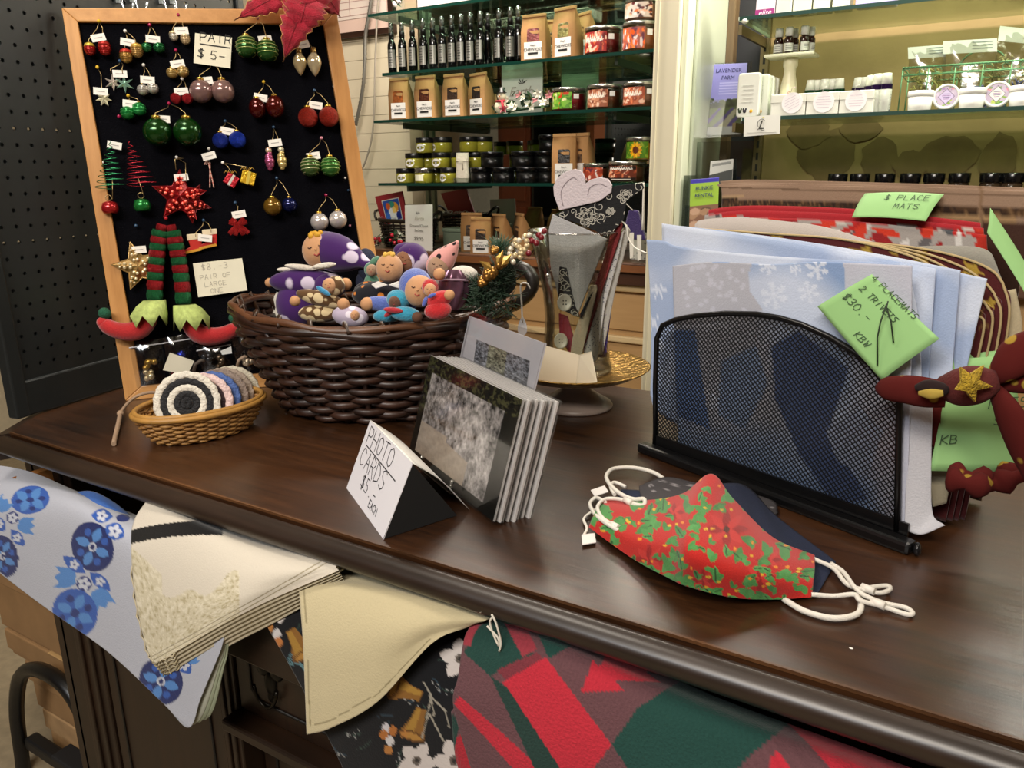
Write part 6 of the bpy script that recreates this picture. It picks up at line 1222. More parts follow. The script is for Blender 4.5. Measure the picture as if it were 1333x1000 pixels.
# dangling white tag
t = thing('teardrop_tag', 'translucent white teardrop tag hanging on string from the basket handle', 'tag', V(680, 436, 1.04)); P = _cr([V(690, 376, 1.04), V(686, 369, 1.04), V(678, 371, 1.04), V(679, 395, 1.04), V(680, 420, 1.04)], 16); B().tube(P, .0014, 6).ob('string', mat('d8d6d0', .7), t)
c = V(680, 424, 1.04); s = ppm(c); B().prism([c + RT * s * 8 * math.sin(a) * math.sin(a / 2) + UPV * s * 13 * math.cos(a) for a in np.linspace(0, 2 * PI, 21)[:-1]], AF * .001).ob('tag_leaf', mat('b4b4b8', .3), t)
# ---- small oval basket of round coasters
C2 = np.array([-.972, .704, TOP]); rot2 = 1.30
sb = thing('wicker_tray_basket', 'small pale oval wicker basket holding round striped coasters', 'basket', C2); WK2 = mat('8a6030', .55, hex2='b08448', vs=60)
bq = wicker(sb, C2 + (0, 0, .002), .066, .043, .093, .064, .040, 11, 34, WK2, .0022, rot2, 'weaver', 1.5)
for k, (r_, dz, off) in enumerate(((.0042, .003, .003), (.0038, .007, .0))): B().tube([bq(2 * PI * j / 56, 1.0, off, dz) for j in range(56)], r_, 7, True).ob('rim_rod', mat('a47838', .5, var=.15, vs=60), sb)
B().lathe([(.05, -.0), (.062, .002), (.062, .004)], 30, Matrix.Rotation(rot2, 4, 'Z') @ Matrix.Diagonal((1.0, .68, 1, 1)), C2 + (0, 0, .0005)).ob('foot_ring', WK2, sb)
def coaster(lab, cpx, rp, y, cols, loop=None, i=0):
    ax = unit(np.array([.66, -.72, .25])); c = PL(V(244, 525, .696), ax)(cpx[0], cpx[1], -.0115 * y); s = ppm(c); R = rp * s; u_ = unit(np.cross(ax, (0, 0, 1))); v_ = np.cross(u_, ax) * -1; v_ = np.cross(ax, u_) * -1; v_ = v_ if v_[2] > 0 else -v_
    t = thing('woven_coaster', lab, 'coaster', c - v_ * R, group='round woven coasters in the small basket'); nr = len(cols)
    for k, h in enumerate(cols):
        r0, r1 = R * k / nr, R * (k + 1) / nr; n = 60; sc_ = lambda q, r: r * (1 + .018 * math.sin(q * 18 + k)) if r > 0 else 0
        P = np.array([[c + ax * (.0016 * math.sin(PI * w_) + .0003 * math.sin(q * 40)) + (u_ * math.cos(q) + v_ * math.sin(q)) * (sc_(q, r0) * (1 - w_) + sc_(q, r1) * w_) for w_ in np.linspace(0, 1, 6)] for q in np.linspace(0, 2 * PI, n + 1)[:-1]]); B().grid(P, True).ob('woven_ring', mat(h, .75, bump=.8, bs=250, var=.12, vs=200), t, solid=.004)
    if loop: c1 = c + v_ * R - u_ * R * .25; B().tube([c1, c1 + v_ * R * .22 - u_ * .004 + ax * .004, c1 + v_ * R * .34 - u_ * .012, c1 + v_ * R * .3 - u_ * .016], .0028, 6).ob('hanging_loop', mat(loop, .7), t)
coaster('round coaster in black and white rings at the front of the small basket', (244, 525), 41, 0, ['17171a', '17171a', 'd8d2c4', '17171a', 'd8d2c4'], '3a3028')
for k, (cx, cy, rr, cols, lab) in enumerate(((264, 524, 38, ['8a3a48', 'd8b0b0', '3a2a30', 'e0c4c0'], 'coaster with pink scalloped edge behind the black and white one'), (275, 521, 37, ['707a9a', '3f5a9a', '8a98b8', '4a66a4'], 'coaster with blue edge in the small basket'), (285, 518, 37, ['7a6a62', '9a8a80', '6a5a54', '8a7a70'], 'taupe coaster in the small basket'), (293, 515, 36, ['6a5a58', '8f8078', '7a6c64', '9a8a7c'], 'grey brown coaster in the small basket'), (302, 512, 35, ['8a8270', 'b0a890', '9a9280', 'c0b8a4'], 'coaster with cream edge, last in the small basket'))):
    coaster(lab, (cx, cy), rr, k + 1, cols, '8a7460' if k == 4 else None)
t = thing('twisted_ribbon', 'pale tan cord knotted and trailing from behind the small basket onto the dresser', 'cord', T(150, 575)); RB = mat('9a8068', .8)
P = _cr([T(148, 578, TOP + .004), T(154, 552, TOP + .006), T(159, 534, TOP + .012), T(176, 517, TOP + .02), T(196, 511, TOP + .028), T(214, 513, TOP + .034)], 24); B().tube(P, [.0036 if k < 8 else .0026 for k in range(24)], 7).ob('cord', RB, t); B().ell(P[8], .0055).ob('knot', RB, t)
# ---- tent card PHOTO CARDS
la, lb = T(451, 636), T(499, 703); lf, le, lu, ln = leanplane(la, lb, 65); tl, tr = lf(482, 547), lf(537, 603); tn_ = thing('tent_card', 'folded paper sign reading PHOTO CARDS $5 EACH standing near the dresser edge', 'sign', (la + lb) / 2)
B().prism([tl, tr, lb + (0, 0, .0006), la + (0, 0, .0006)], -ln * .0007).ob('front_panel', mat('cfcdd2', .7), tn_)
ba, bb_ = T(563, 617), T(611, 665); 
G = smoothnet(np.array([[tl, tr], [tl * .5 + ba * .5 + (0, 0, .008), tr * .5 + bb_ * .5 + (0, 0, .008)], [ba + (0, 0, .0015), bb_ + (0, 0, .0015)]]), 4, 12); B().grid(G).ob('back_panel', mat('cfcdc8', .7), tn_, solid=.0007)
B().prism([tr - (0, 0, .001), lb + (0, 0, .001), T(595, 671, TOP + .001)], (-.0006, .0004, 0)).ob('shade_panel', mat('0a0a0a', .9), tn_, label='black sheet in place of the shaded inside of the card')  # black sheet stands in for the shade inside the folded card
hx_ = unit(tr - tl); hy_ = unit(tl - la); hand([('PHOTO', .012, .064, .022), ('CARDS', .012, .037, .022), ('$5.-', .042, .018, .016), ('EACH', .085, .010, .0085)], tn_, la, unit(lb - la), unit(tl - la), mat('232329', .7), .0013)
B().quad([la + unit(lb - la) * a + unit(tl - la) * c + ln * .0004 for a, c in ((.016, .0615), (.135, .058), (.135, .0595), (.016, .063))]).ob('underline', mat('232329', .7), tn_)
# ---- photo cards on a wire easel
ca, cb = T(532, 591, TOP + .006), T(642, 679, TOP + .006); cf, ce, cu, cn = leanplane(ca, cb, 74)
wid = np.linalg.norm(cb - ca); hgt = .140
def photo_paint(U, W_, seed, kind):
    rs = np.random.RandomState(seed); p = Paint(U, W_, '141412'); n = U.shape
    def nz(f, sx_=1., sy_=1.):
        z = np.zeros(n); amp = 1.
        for q in range(4):
            k = f * (2 ** q) * .55; gx, gy = int(100 * k * sx_) + 3, int(100 * k * sy_) + 3; g_ = rs.uniform(-1, 1, (gy, gx)); x = U / 100 * (gx - 1.01); y = W_ / 100 * (gy - 1.01); i, j = y.astype(int), x.astype(int); fy, fx = y - i, x - j
            z += amp * (g_[i, j] * (1 - fy) * (1 - fx) + g_[i, j + 1] * (1 - fy) * fx + g_[i + 1, j] * fy * (1 - fx) + g_[i + 1, j + 1] * fy * fx); amp *= .75
        return z
    if kind == 0:
        g = .30 + .17 * nz(.35, 1, .5) + .14 * nz(.9, 1, .6) + .22 * np.exp(-((U - 55) / 16) ** 2 - ((W_ - 45) / 26) ** 2) + .2 * np.exp(-((U - 82) / 14) ** 2 - ((W_ - 68) / 22) ** 2)
        path = W_ > 62 + .32 * (U - 10) * (U > 40) * .5; g = np.where(path & (U < 66), .48 + .05 * nz(.5), g); g = np.clip(g, .03, .8); tint = np.stack([g * 1.0, g * .95, g * .93], -1); tint[path & (U < 66)] *= np.array([1., .93, .82])
        inner = (U > 7) & (U < 88) & (W_ > 15) & (W_ < 92); p.c[inner] = (tint ** 1.35)[inner]
        leaf = (~inner) & (W_ < 16) & (nz(.7) > .3); p.c[leaf] = lin('4a4a30'); p.c[(~inner) & (U < 8) & (W_ < 60) & (nz(.6) > .2)] = lin('3f4228')
    else:
        g = np.clip(.32 + .18 * nz(.4, 1, .6) + .15 * nz(.9), .03, .7); t_ = np.stack([g * .92, g * .96, g * 1.06], -1); t_[(U > 25) & (U < 60)] *= np.array([1.05, 1.02, .75]); p.c[:] = t_ ** 1.4
    return p.c
pc = None
for k in range(8):
    off = -cn * (.0062 * k) ; o0 = ca + off + ce * (.003 * math.sin(k * 2)); 
    t = thing('photo_card', 'front photo card showing grey trees by a path in a clear sleeve' if k == 0 else 'white photo card, %s behind the front card on the easel' % ['', 'first', 'second', 'third', 'fourth', 'fifth', 'sixth', 'seventh'][k], 'card', (o0 + ce * wid / 2), group='photo cards stacked on the wire easel')
    h = hgt * (1 + (.004 * k)); B().prism([o0, o0 + ce * wid, o0 + ce * wid + cu * h, o0 + cu * h], -cn * .0026).ob('card_sheet', mat('b9b6b4', .6) if k else mat('b4b2b0', .6), t)
    B().prism([o0 - ce * .001 - cn * .0034 - cu * .003, o0 + ce * (wid + .003) - cn * .0034 - cu * .003, o0 + ce * (wid + .003) + cu * (h + .002) - cn * .0034, o0 - ce * .001 + cu * (h + .002) - cn * .0034], -cn * .0002).ob('clear_sleeve', clear('f6f6f6', .12, .22, .03), t)
    if k == 0:
        n, m = 240, 160; U, W_ = np.meshgrid(np.linspace(0, 100, n), np.linspace(0, 100, m)); G = np.array([[o0 + ce * wid * u + cu * h * (1 - v) + cn * .0005 for u in np.linspace(.0, 1, n)] for v in np.linspace(.0, 1, m)]); meshgrid_obj('photo_print', G, printed(.35, .02, 900, .02), t, photo_paint(U, W_, 3, 0))
        B().prism([o0 - ce * .002 + cn * .0012 - cu * .003, o0 + ce * (wid + .004) + cn * .0012 - cu * .003, o0 + ce * (wid + .004) + cu * (h + .002) + cn * .0012, o0 - ce * .002 + cu * (h + .002) + cn * .0012], -cn * .0002).ob('clear_sleeve', clear('f8f8f8', .10, .16, .03), t)
# taller card at the back of the easel
bo = -cn * .056; rf = PL(ca + bo, cn); Q = [rf(612, 412), rf(709, 447), rf(696, 506) , rf(600, 470)]; dn = unit(Q[3] - Q[0]); L2 = np.linalg.norm(Q[1] - Q[0]); exq = unit(Q[1] - Q[0]); H2 = (Q[0] - ca) @ cu * .98; eyq = cu
Q[3] = Q[0] - eyq * H2; Q[2] = Q[1] - eyq * ((Q[1] - ca) @ cu * .98)
t = thing('photo_card', 'taller white matted photo card with scalloped edge standing at the back of the easel', 'card', (Q[2] + Q[3]) / 2, group='photo cards stacked on the wire easel'); B().prism(Q, -cn * .003).ob('card_mat', mat('c2c1c8', .6), t)
eq = [Q[0] - exq * (.002 + .0018 * abs(math.sin(k * 1.57))) - eyq * (H2 * k / 22) for k in range(23)]; B().prism(eq + [Q[3] + exq * .004, Q[0] + exq * .004], -cn * .002).ob('scalloped_edge', mat('c6c5cc', .6), t)
n, m = 70, 40; W0 = [rf(621, 442), rf(690, 470), rf(686, 503), rf(617, 471)]; U, W_ = np.meshgrid(np.linspace(0, 100, n), np.linspace(0, 100, m)); G = np.array([[lerpq(W0, u, v) + cn * .0006 for u in np.linspace(0, 1, n)] for v in np.linspace(0, 1, m)]); meshgrid_obj('photo_print', G, printed(.3, .02, 900, .02), t, photo_paint(U, W_, 8, 1))
S = [rf(605, 404) + cn * .002, rf(714, 436) + cn * .002]; B().prism([S[0], S[1], S[1] - eyq * .09, S[0] - eyq * .09], -cn * .0003).ob('clear_sleeve', clear('f4f4f4', .12, .18, .05), t)
es = thing('wire_easel', 'twisted silver wire easel holding the photo cards', 'easel', (ca + cb) / 2 - cn * .02); EW = mat('a8a8a4', .2, .95)
def twist(P, r=.0016, name='wire'):
    P = _cr([A3(p) for p in P], 60); b = B()
    for ph in (0, PI):
        Q_ = []
        for k in range(60):
            d = unit(P[min(k + 1, 59)] - P[max(k - 1, 0)]); u_ = unit(np.cross(d, (.3, .2, 1))); v_ = np.cross(d, u_); Q_.append(P[k] + r * .9 * (u_ * math.cos(k * 1.1 + ph) + v_ * math.sin(k * 1.1 + ph)))
        b.tube(Q_, r * .75, 5)
    b.ob(name, EW, es)
lo_ = lambda a, c, d=0.: ca + ce * wid * a + cu * c + cn * d
twist([lo_(.24, -.001, .008), lo_(.62, -.001, .008)], name='front_bar')
for a in (.24, .62):
    twist([lo_(a, .012, .009), lo_(a, -.002, .009), lo_(a, -.0045, -.02), lo_(a, -.0045, -.05), lo_(a, .03, -.054)], .0013, 'holder_arm'); B().ell(lo_(a, .013, .009), .003, seg=8, rings=6).ob('arm_tip', EW, es)
bk1 = T(706, 622); twist([lo_(.5, .10, -.060), lo_(.62, .05, -.070), bk1 + (0, 0, .002)], .0015, 'back_leg'); twist([bk1 + (0, 0, .002), T(672, 612, TOP + .002), lo_(.55, -.004, -.05)], .0015, 'back_stretcher')
# ---- footed stand with gold plate, glass vase and fabric bookmarks
SC = T(749, 528); SC = np.array([SC[0], SC[1], TOP]); rF = 48.5 * ppm(SC)
cs_ = thing('footed_plate', 'hammered gold plate on a pale ceramic pedestal foot', 'cake stand', SC)
pz = .058; pl = V(752, 470, SC[1]); rP = .122
B().lathe([(rF * .98, 0), (rF, .003), (rF * .96, .007), (rF * .72, .016), (rF * .42, .028), (rF * .34, .042), (rF * .40, pz - .006), (.0005, pz - .006)], 36, None, SC).ob('pedestal_foot', mat('8a7c74', .35, spec=.6, var=.05, vs=15), cs_)
B().lathe([(.0005, pz - .005), (.05, pz - .005), (rP * .8, pz - .001), (rP * .97, pz + .010), (rP, pz + .013), (rP * .985, pz + .014), (rP * .8, pz + .004), (.05, pz), (.0005, pz)], 48, None, SC, cap=False).ob('gold_plate', mat('8f6f38', .3, .9, bump=1.3, bs=110, var=.2, vs=60), cs_)
VC = SC + np.array([-.004, .006, 0]); vz = TOP + pz + .0012
va = thing('glass_vase', 'tall flared clear glass vase of fabric bookmarks on the gold plate', 'vase', (VC[0], VC[1], vz)); VH = V(756, 300, VC[1])[2] - vz
prof = [(.0005, 0), (.058, 0), (.0605, .004), (.057, .018), (.052, .05), (.0505, .09), (.054, .13), (.062, .17), (.0735, VH - .012), (.079, VH)]
GV = clear('f3f4f0', .03, .75, .03)
B().lathe(prof, 44, None, (VC[0], VC[1], vz), cap=False).ob('outer_wall', GV, va); B().lathe([(.0005, .008)] + [(r - .0035, max(z, .008)) for r, z in prof[3:]], 44, None, (VC[0], VC[1], vz), cap=False).ob('inner_wall', GV, va)
B().tube([(VC[0] + .0775 * math.cos(a), VC[1] + .0775 * math.sin(a), vz + VH) for a in np.linspace(0, 2 * PI, 49)[:-1]], .0018, 6, True).ob('rim', clear('ffffff', .03, .9, .25), va)
B().tube([(VC[0] + .0575 * math.cos(a), VC[1] + .0575 * math.sin(a), vz + .005) for a in np.linspace(0, 2 * PI, 49)[:-1]], .003, 6, True).ob('base_ring', clear('ffffff', .03, .9, .18), va)
# bookmarks: planes standing in the vase
def flat(name, pts, y, th, m, par=None, wob=0., **k): return B().prism([V(a, c, y + wob * i) for i, (a, c) in enumerate(pts)], (0, th, 0)).ob(name, m, par, bevel=.0008, **k)
def swirl(name, poly, y, par, bg='0e0e10', ink='b8b4a8', seed=1, dens=26, fl=()):
    """print of white scrolls on black cloth"""
    xs_ = [p[0] for p in poly]; ys2 = [p[1] for p in poly]; rs = random.Random(seed); b = B(); B().prism([V(a, c, y) for a, c in poly], (0, .002, 0)).ob(name, mat(bg, .9, bump=.3, bs=500), par, bevel=.0006); o = bpy.data.objects
    def ins(x, yy):
        c = False; n = len(poly)
        for i in range(n):
            (x1, y1), (x2, y2) = poly[i], poly[i - 1]
            if (y1 > yy) != (y2 > yy) and x < (x2 - x1) * (yy - y1) / (y2 - y1) + x1: c = not c
        return c
    def stroke(pts, w_):
        for (a, c), (d, e_) in zip(pts[:-1], pts[1:]):
            if ins(a, c) and ins(d, e_):
                p, q = V(a, c, y - .0005), V(d, e_, y - .0005); n_ = np.cross(unit(q - p), (0, 1, 0)) * w_ * .5 * ppm(p); b.quad([p - n_, q - n_, q + n_, p + n_])
    for k in range(dens):
        cx, cy = rs.uniform(min(xs_), max(xs_)), rs.uniform(min(ys2), max(ys2)); r0 = rs.uniform(3, 9); a0 = rs.uniform(0, 6.28); sg_ = rs.choice((-1, 1)); stroke([(cx + r0 * (1 - q * .8) * math.cos(a0 + sg_ * q * 7), cy + r0 * (1 - q * .8) * math.sin(a0 + sg_ * q * 7)) for q in np.linspace(0, 1, 16)], .9)
    for (cx, cy, R) in fl:
        for R2 in (R, R * .7, R * .4): stroke([(cx + R2 * (1 + .22 * math.cos(6 * q)) * math.cos(q), cy + R2 * .8 * (1 + .22 * math.cos(6 * q)) * math.sin(q)) for q in np.linspace(0, 2 * PI, 40)], 1.1)
    return b.ob('scroll_print', mat(ink, .8), par)
yv = VC[1]
hb = thing('heart_bookmark', 'white felt heart tucked in a black scroll print pocket, standing in the vase', 'bookmark', (V(745, 450, yv)[0], yv - .02, vz + .012)); WFm = mat('c3b8bc', .95, bump=.4, bs=300, sheen=.3)
hp = [(728, 274), (721, 255), (720, 243), (725, 232), (735, 224), (748, 220), (757, 223), (761, 232), (761, 240), (768, 234), (780, 231), (791, 233), (796, 241), (795, 251), (780, 262)]
flat('felt_heart', hp, yv - .026, .004, WFm, hb)
for q in ([(733, 268), (730, 252), (735, 240), (746, 231), (752, 235)], [(765, 254), (768, 244), (780, 239), (790, 243)]): B().tube(_cr([V(a, c, yv - .0265) for a, c in q], 12), .0006, 4).ob('stitch_line', mat('9a8f94', .9), hb)
swirl('black_pocket', [(720, 280), (791, 251), (800, 242), (836, 238), (838, 245), (815, 262), (812, 285), (798, 302), (790, 308), (760, 294)], yv - .022, hb, seed=4, dens=46, fl=((765, 281, 13), (795, 275, 5), (815, 256, 10)))
flat('white_pocket', [(719, 279), (790, 311), (757, 396), (751, 412), (730, 400), (716, 345), (714, 300)], yv - .026, .003, mat('a3a2a2', .9, bump=.35, bs=400, var=.06, vs=25), hb)
swirl('black_strap', [(728, 347), (737, 349), (748, 398), (754, 410), (768, 384), (772, 380), (757, 414), (748, 412), (733, 404), (726, 388)], yv - .0285, hb, seed=7, dens=26)
b = B(); c = V(735, 394, yv - .032); s = ppm(c); Mb = Matrix(((RT[0], UPV[0], -AF[0], 0), (RT[1], UPV[1], -AF[1], 0), (RT[2], UPV[2], -AF[2], 0), (0, 0, 0, 1)))
def button(px, py, y, r, par, h='b9b4a8'):
    c = V(px, py, y); s = ppm(c) * r; o = B().lathe([(.9, -.18), (1, -.08), (1, .05), (.9, .14), (.78, .10), (.0005, .06)], 24, Mb @ Matrix.Diagonal((s * .85, s, s, 1)), c).ob('button', mat(h, .3), par); b = B()
    for dx, dy in ((-.2, .2), (.2, .2), (-.2, -.2), (.2, -.2)): b.ell(c + RT * dx * s * .8 + UPV * dy * s - AF * s * .07, s * .09, seg=6, rings=5)
    b.ob('button_holes', mat('4a4640', .7), o)
button(735, 394, yv - .034, 11.5, hb)
rb = thing('strip_bookmark', 'deep red felt bookmark strip slanting behind the heart bookmark', 'bookmark', (V(770, 460, yv)[0], yv - .01, vz + .012), group='fabric bookmarks in the vase'); flat('felt_strip', [(800, 286), (810, 292), (806, 310), (770, 420), (757, 462), (748, 462), (760, 410), (785, 340)], yv - .016, .004, mat('6a1a1c', .9, bump=.5, bs=300), rb)
flat('red_tongue', [(727, 408), (738, 412), (746, 440), (742, 462), (728, 440)], yv - .018, .004, mat('8a2430', .9, bump=.5, bs=300), rb); button(730, 444, yv - .034, 10.5, rb, 'b4ae9c')
cb_ = thing('strip_bookmark', 'cream felt bookmark strip with rounded top in front of the red one', 'bookmark', (V(757, 462, yv)[0], yv - .02, vz + .012), group='fabric bookmarks in the vase'); flat('felt_strip', [(768, 372), (776, 371), (777, 378), (757, 462), (742, 462), (745, 440), (752, 420)], yv - .021, .003, mat('b0a48c', .9, bump=.4, bs=300), cb_)
sb2 = thing('strip_bookmark', 'white bookmark strip with blue dots beside the purple one', 'bookmark', (V(770, 478, yv)[0], yv - .008, vz + .010), group='fabric bookmarks in the vase'); flat('cloth_strip', [(812, 300), (806, 330), (787, 400), (777, 470), (766, 476), (757, 470), (762, 445), (786, 370), (802, 310)], yv - .010, .003, spots('b4b2ae', '2c3050', 260, .22, .9), sb2)
gb = thing('strip_bookmark', 'grey white bookmark strip at the right of the vase', 'bookmark', (V(785, 462, yv)[0], yv, vz + .010), group='fabric bookmarks in the vase'); flat('cloth_strip', [(815, 292), (820, 300), (800, 380), (784, 462), (778, 462), (790, 390), (808, 320)], yv - .003, .003, mat('a8a49c', .9, bump=.4, bs=300), gb); flat('white_edge', [(781, 425), (784, 425), (781, 461), (777, 461)], yv - .006, .002, mat('d0ccc0', .8), gb)
pb = thing('strip_bookmark', 'purple shaggy bookmark strip low in the right of the vase', 'bookmark', (V(784, 470, yv)[0], yv, vz + .010), group='fabric bookmarks in the vase'); b = B().prism([V(a, c, yv + .002) for a, c in ((789, 400), (795, 402), (790, 440), (787, 465), (779, 465), (785, 430))], (0, .004, 0)); b.ob('felt_strip', mat('2c1a58', .95), pb)
b = B(); rs = random.Random(3)
for k in range(130): q = rs.random(); c = V(788 - 6 * q + rs.uniform(-4, 4), 405 + 60 * q, yv + .001); d = unit(RT * rs.uniform(-1, 1) - UPV * rs.uniform(-.2, 1) - AF * .5); b.tube([c, c + d * .005], .0006, 4)
b.ob('pile', mat('34206a', .9), pb, kind='stuff')
for (q, lab) in (([(813, 244), (832, 239), (837, 241), (837, 262), (836, 300)], 'x'),): B().tube(_cr([V(a, c, yv - .02) for a, c in q], 16), .0011, 5).ob('white_tie', mat('d8d4c8', .8), hb)
B().tube(_cr([V(a, c, yv - .012) for a, c in ((808, 288), (815, 294), (818, 310), (826, 322), (842, 330))], 14), .0012, 5).ob('white_tie', mat('d8d4c8', .8), gb)
# price card leaning on the gold plate
pp = SC[1] - .072; Q = [V(710, 450, pp + .012), V(754, 462, pp + .01), V(749, 505, pp - .01), V(700, 496, pp - .01)]; t = thing('price_card', 'folded cream card with faint writing leaning on the gold plate', 'card', (Q[2] + Q[3]) / 2)
B().prism(Q, -unit(np.cross(Q[1] - Q[0], Q[3] - Q[0])) * .0007).ob('front_panel', mat('b9ac94', .7), t); B().prism([Q[1], Q[1] + np.array([.006, .03, .0]), Q[2] + np.array([.02, .035, .004]), Q[2]], (.0006, 0, 0)).ob('back_panel', mat('c2b8a4', .7), t)
hand([('BOOKS', .004, .038, .008), ('EACH', .004, .014, .008)], t, Q[3], unit(Q[1] - Q[0]), unit(Q[0] - Q[3]), mat('8a7f70', .8), .0007)
# ================================================================== mesh file sorter with placemats
S0, S1 = T(850, 588), T(1180, 712); su = unit(S1 - S0); sn_ = np.array([-su[1], su[0], 0.]); ZU = np.array([0, 0, 1.]); SL = np.linalg.norm(S1 - S0)
def SP(px, py, d=0.): return PL(S0 + sn_ * d, sn_)(px, py)
def uz(px, py, d=0.): q = SP(px, py, d) - S0; return q @ su, q[2] + 0.
so_ = thing('mesh_file_sorter', 'black wire mesh file sorter holding the folded placemats upright', 'file sorter', (S0 + S1) / 2 + sn_ * .05); BKS = mat('0a0a0b', .28)
ol = [(853, 583), (853, 500), (855, 440), (862, 424), (880, 416), (905, 411), (945, 408), (985, 409), (1015, 414), (1045, 423), (1080, 439), (1115, 460), (1145, 484), (1165, 503), (1171, 515), (1170, 560), (1169, 620), (1167, 697)]
OU = [((SP(a, c) - S0) @ su, SP(a, c)[2]) for a, c in ol]
def mesh_panel(d, name_, pitch, r, sc_=1.0):
    O = [(u, TOP + (z - TOP) * sc_) for u, z in OU]; zb = TOP + .014; O[0] = (O[0][0], zb); O[-1] = (O[-1][0], zb)
    B().tube([S0 + su * u + ZU * (z - S0[2]) + sn_ * d for u, z in O], .0036, 7).ob('rim_wire', BKS, so_)
    us = np.array([p[0] for p in O]); zs = np.array([p[1] for p in O]); n = len(O); b = B()
    def clip(p, q):
        dd = q - p; hits = []
        for i in range(n):
            a = np.array(O[i]); c = np.array(O[(i + 1) % n]); e_ = c - a; det = dd[0] * -e_[1] + e_[0] * dd[1]
            if abs(det) < 1e-12: continue
            m_ = a - p; t = (m_[0] * -e_[1] + e_[0] * m_[1]) / det; s = (dd[0] * m_[1] - dd[1] * m_[0]) / det
            if 0 <= s <= 1: hits.append(t)
        return sorted(hits)
    slope = .92
    for sg_ in (-1, 1):
        for k in range(int((SL + .5) / pitch)):
            u0 = -.3 + k * pitch if sg_ == 1 else k * pitch; p = np.array([u0, zb]); q = np.array([u0 + sg_ * .3, zb + .3 * slope]); h = clip(p, q)
            for t0, t1 in zip(h[::2], h[1::2]):
                a = p + (q - p) * t0; c = p + (q - p) * t1
                if np.linalg.norm(a - c) < .002: continue
                A_ = S0 + su * a[0] + ZU * (a[1] - S0[2]) + sn_ * (d + .0002 * sg_); C_ = S0 + su * c[0] + ZU * (c[1] - S0[2]) + sn_ * (d + .0002 * sg_); nn = np.cross(unit(C_ - A_), sn_) * r
                b._add([A_ - nn, C_ - nn, C_ + nn, A_ + nn, A_ - nn + sn_ * .0008, C_ - nn + sn_ * .0008, C_ + nn + sn_ * .0008, A_ + nn + sn_ * .0008], [(0, 1, 2, 3), (7, 6, 5, 4), (0, 4, 5, 1), (3, 2, 6, 7)])
    b.ob(name_, BKS, so_, kind='stuff')
mesh_panel(0., 'wire_mesh', .0064, .00062)
OU = [(u * .80 + .02, z) for u, z in OU]; mesh_panel(.068, 'wire_mesh', .013, .0008, 1.0)
for d, h, r in ((-.012, .0, .009),):
    P = [S0 + su * a + sn_ * d + ZU * .009 for a in (-.012, SL + .012)]; B().prism([P[0] - ZU * .0088 - sn_ * r, P[1] - ZU * .0088 - sn_ * r, P[1] - ZU * .0088 + sn_ * r, P[0] - ZU * .0088 + sn_ * r], ZU * .014).ob('base_rail', BKS, so_, bevel=.004)
P = S0 - sn_ * .004 + ZU * .002; B().prism([P + su * 0, P + su * SL * .9, P + su * SL * .9 + sn_ * .08, P + sn_ * .08], ZU * .004).ob('base_tray', BKS, so_)
B().prism([S0 + ZU * .006 - sn_ * .002, S1 + ZU * .006 - sn_ * .002, S1 + ZU * .026 - sn_ * .002, S0 + ZU * .026 - sn_ * .002], sn_ * .003).ob('solid_skirt', BKS, so_)
B().ell(S1 + su * .016 - sn_ * .012 + ZU * .008, (.004, .007, .007)).ob('end_cap', mat('141416', .2), so_)
# ---- placemats: rows of (px, py, depth behind the front mesh)
CLOTH = printed(.9, .2, 500, .06, .2)
def snow(X, Y):
    p = Paint(X, Y, '5f82b4'); rs = np.random.RandomState(2); z = np.zeros(X.shape)
    for q in range(8): a = rs.rand() * 6.28; z += np.sin((X * math.cos(a) + Y * math.sin(a)) * (.018 + .03 * rs.rand()) + rs.rand() * 6)
    w_ = np.clip((z + 1.2) / 4, 0, 1)[..., None]; p.c = np.array(lin('7f97be')) * (1 - w_) + np.array(lin('b6c0d4')) * w_
    p.poly([(870, 340), (980, 342), (974, 358), (976, 378), (990, 398), (1000, 415), (1010, 460), (1040, 560), (900, 560), (870, 420)], 'a9aab4').poly([(1098, 335), (1200, 340), (1200, 700), (1150, 700), (1110, 480)], 'b4b6c4')
    for k in range(40): p.line([(880 + 90 * rs.rand(), 345 + 60 * rs.rand())] * 2, 3, 'b6b8c4')
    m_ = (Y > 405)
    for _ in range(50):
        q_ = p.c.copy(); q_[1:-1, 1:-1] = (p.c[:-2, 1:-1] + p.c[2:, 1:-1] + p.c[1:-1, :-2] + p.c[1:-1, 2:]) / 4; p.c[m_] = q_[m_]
    def flake(cx, cy, R, h='c4ccdc'):
        for k in range(6):
            a = k * PI / 3 + .3; e_ = (cx + R * math.cos(a), cy + R * math.sin(a)); p.line([(cx, cy), e_], R * .10, h)
            for f in (.5, .75):
                b_ = (cx + R * f * math.cos(a), cy + R * f * math.sin(a))
                for s in (-.8, .8): p.line([b_, (b_[0] + R * .28 * math.cos(a + s), b_[1] + R * .28 * math.sin(a + s))], R * .07, h)
    flake(1008, 385, 17); flake(1053, 380, 13); flake(1064, 350, 14); flake(1000, 346, 11); flake(1036, 350, 8); flake(940, 520, 16); flake(1060, 470, 18)
    dark = np.zeros(X.shape, bool)
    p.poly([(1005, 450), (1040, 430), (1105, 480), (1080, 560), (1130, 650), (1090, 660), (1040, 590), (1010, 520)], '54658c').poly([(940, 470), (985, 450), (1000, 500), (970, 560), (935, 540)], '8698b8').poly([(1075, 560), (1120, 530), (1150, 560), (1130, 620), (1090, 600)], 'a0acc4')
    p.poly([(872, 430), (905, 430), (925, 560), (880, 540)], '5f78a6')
    return p.c
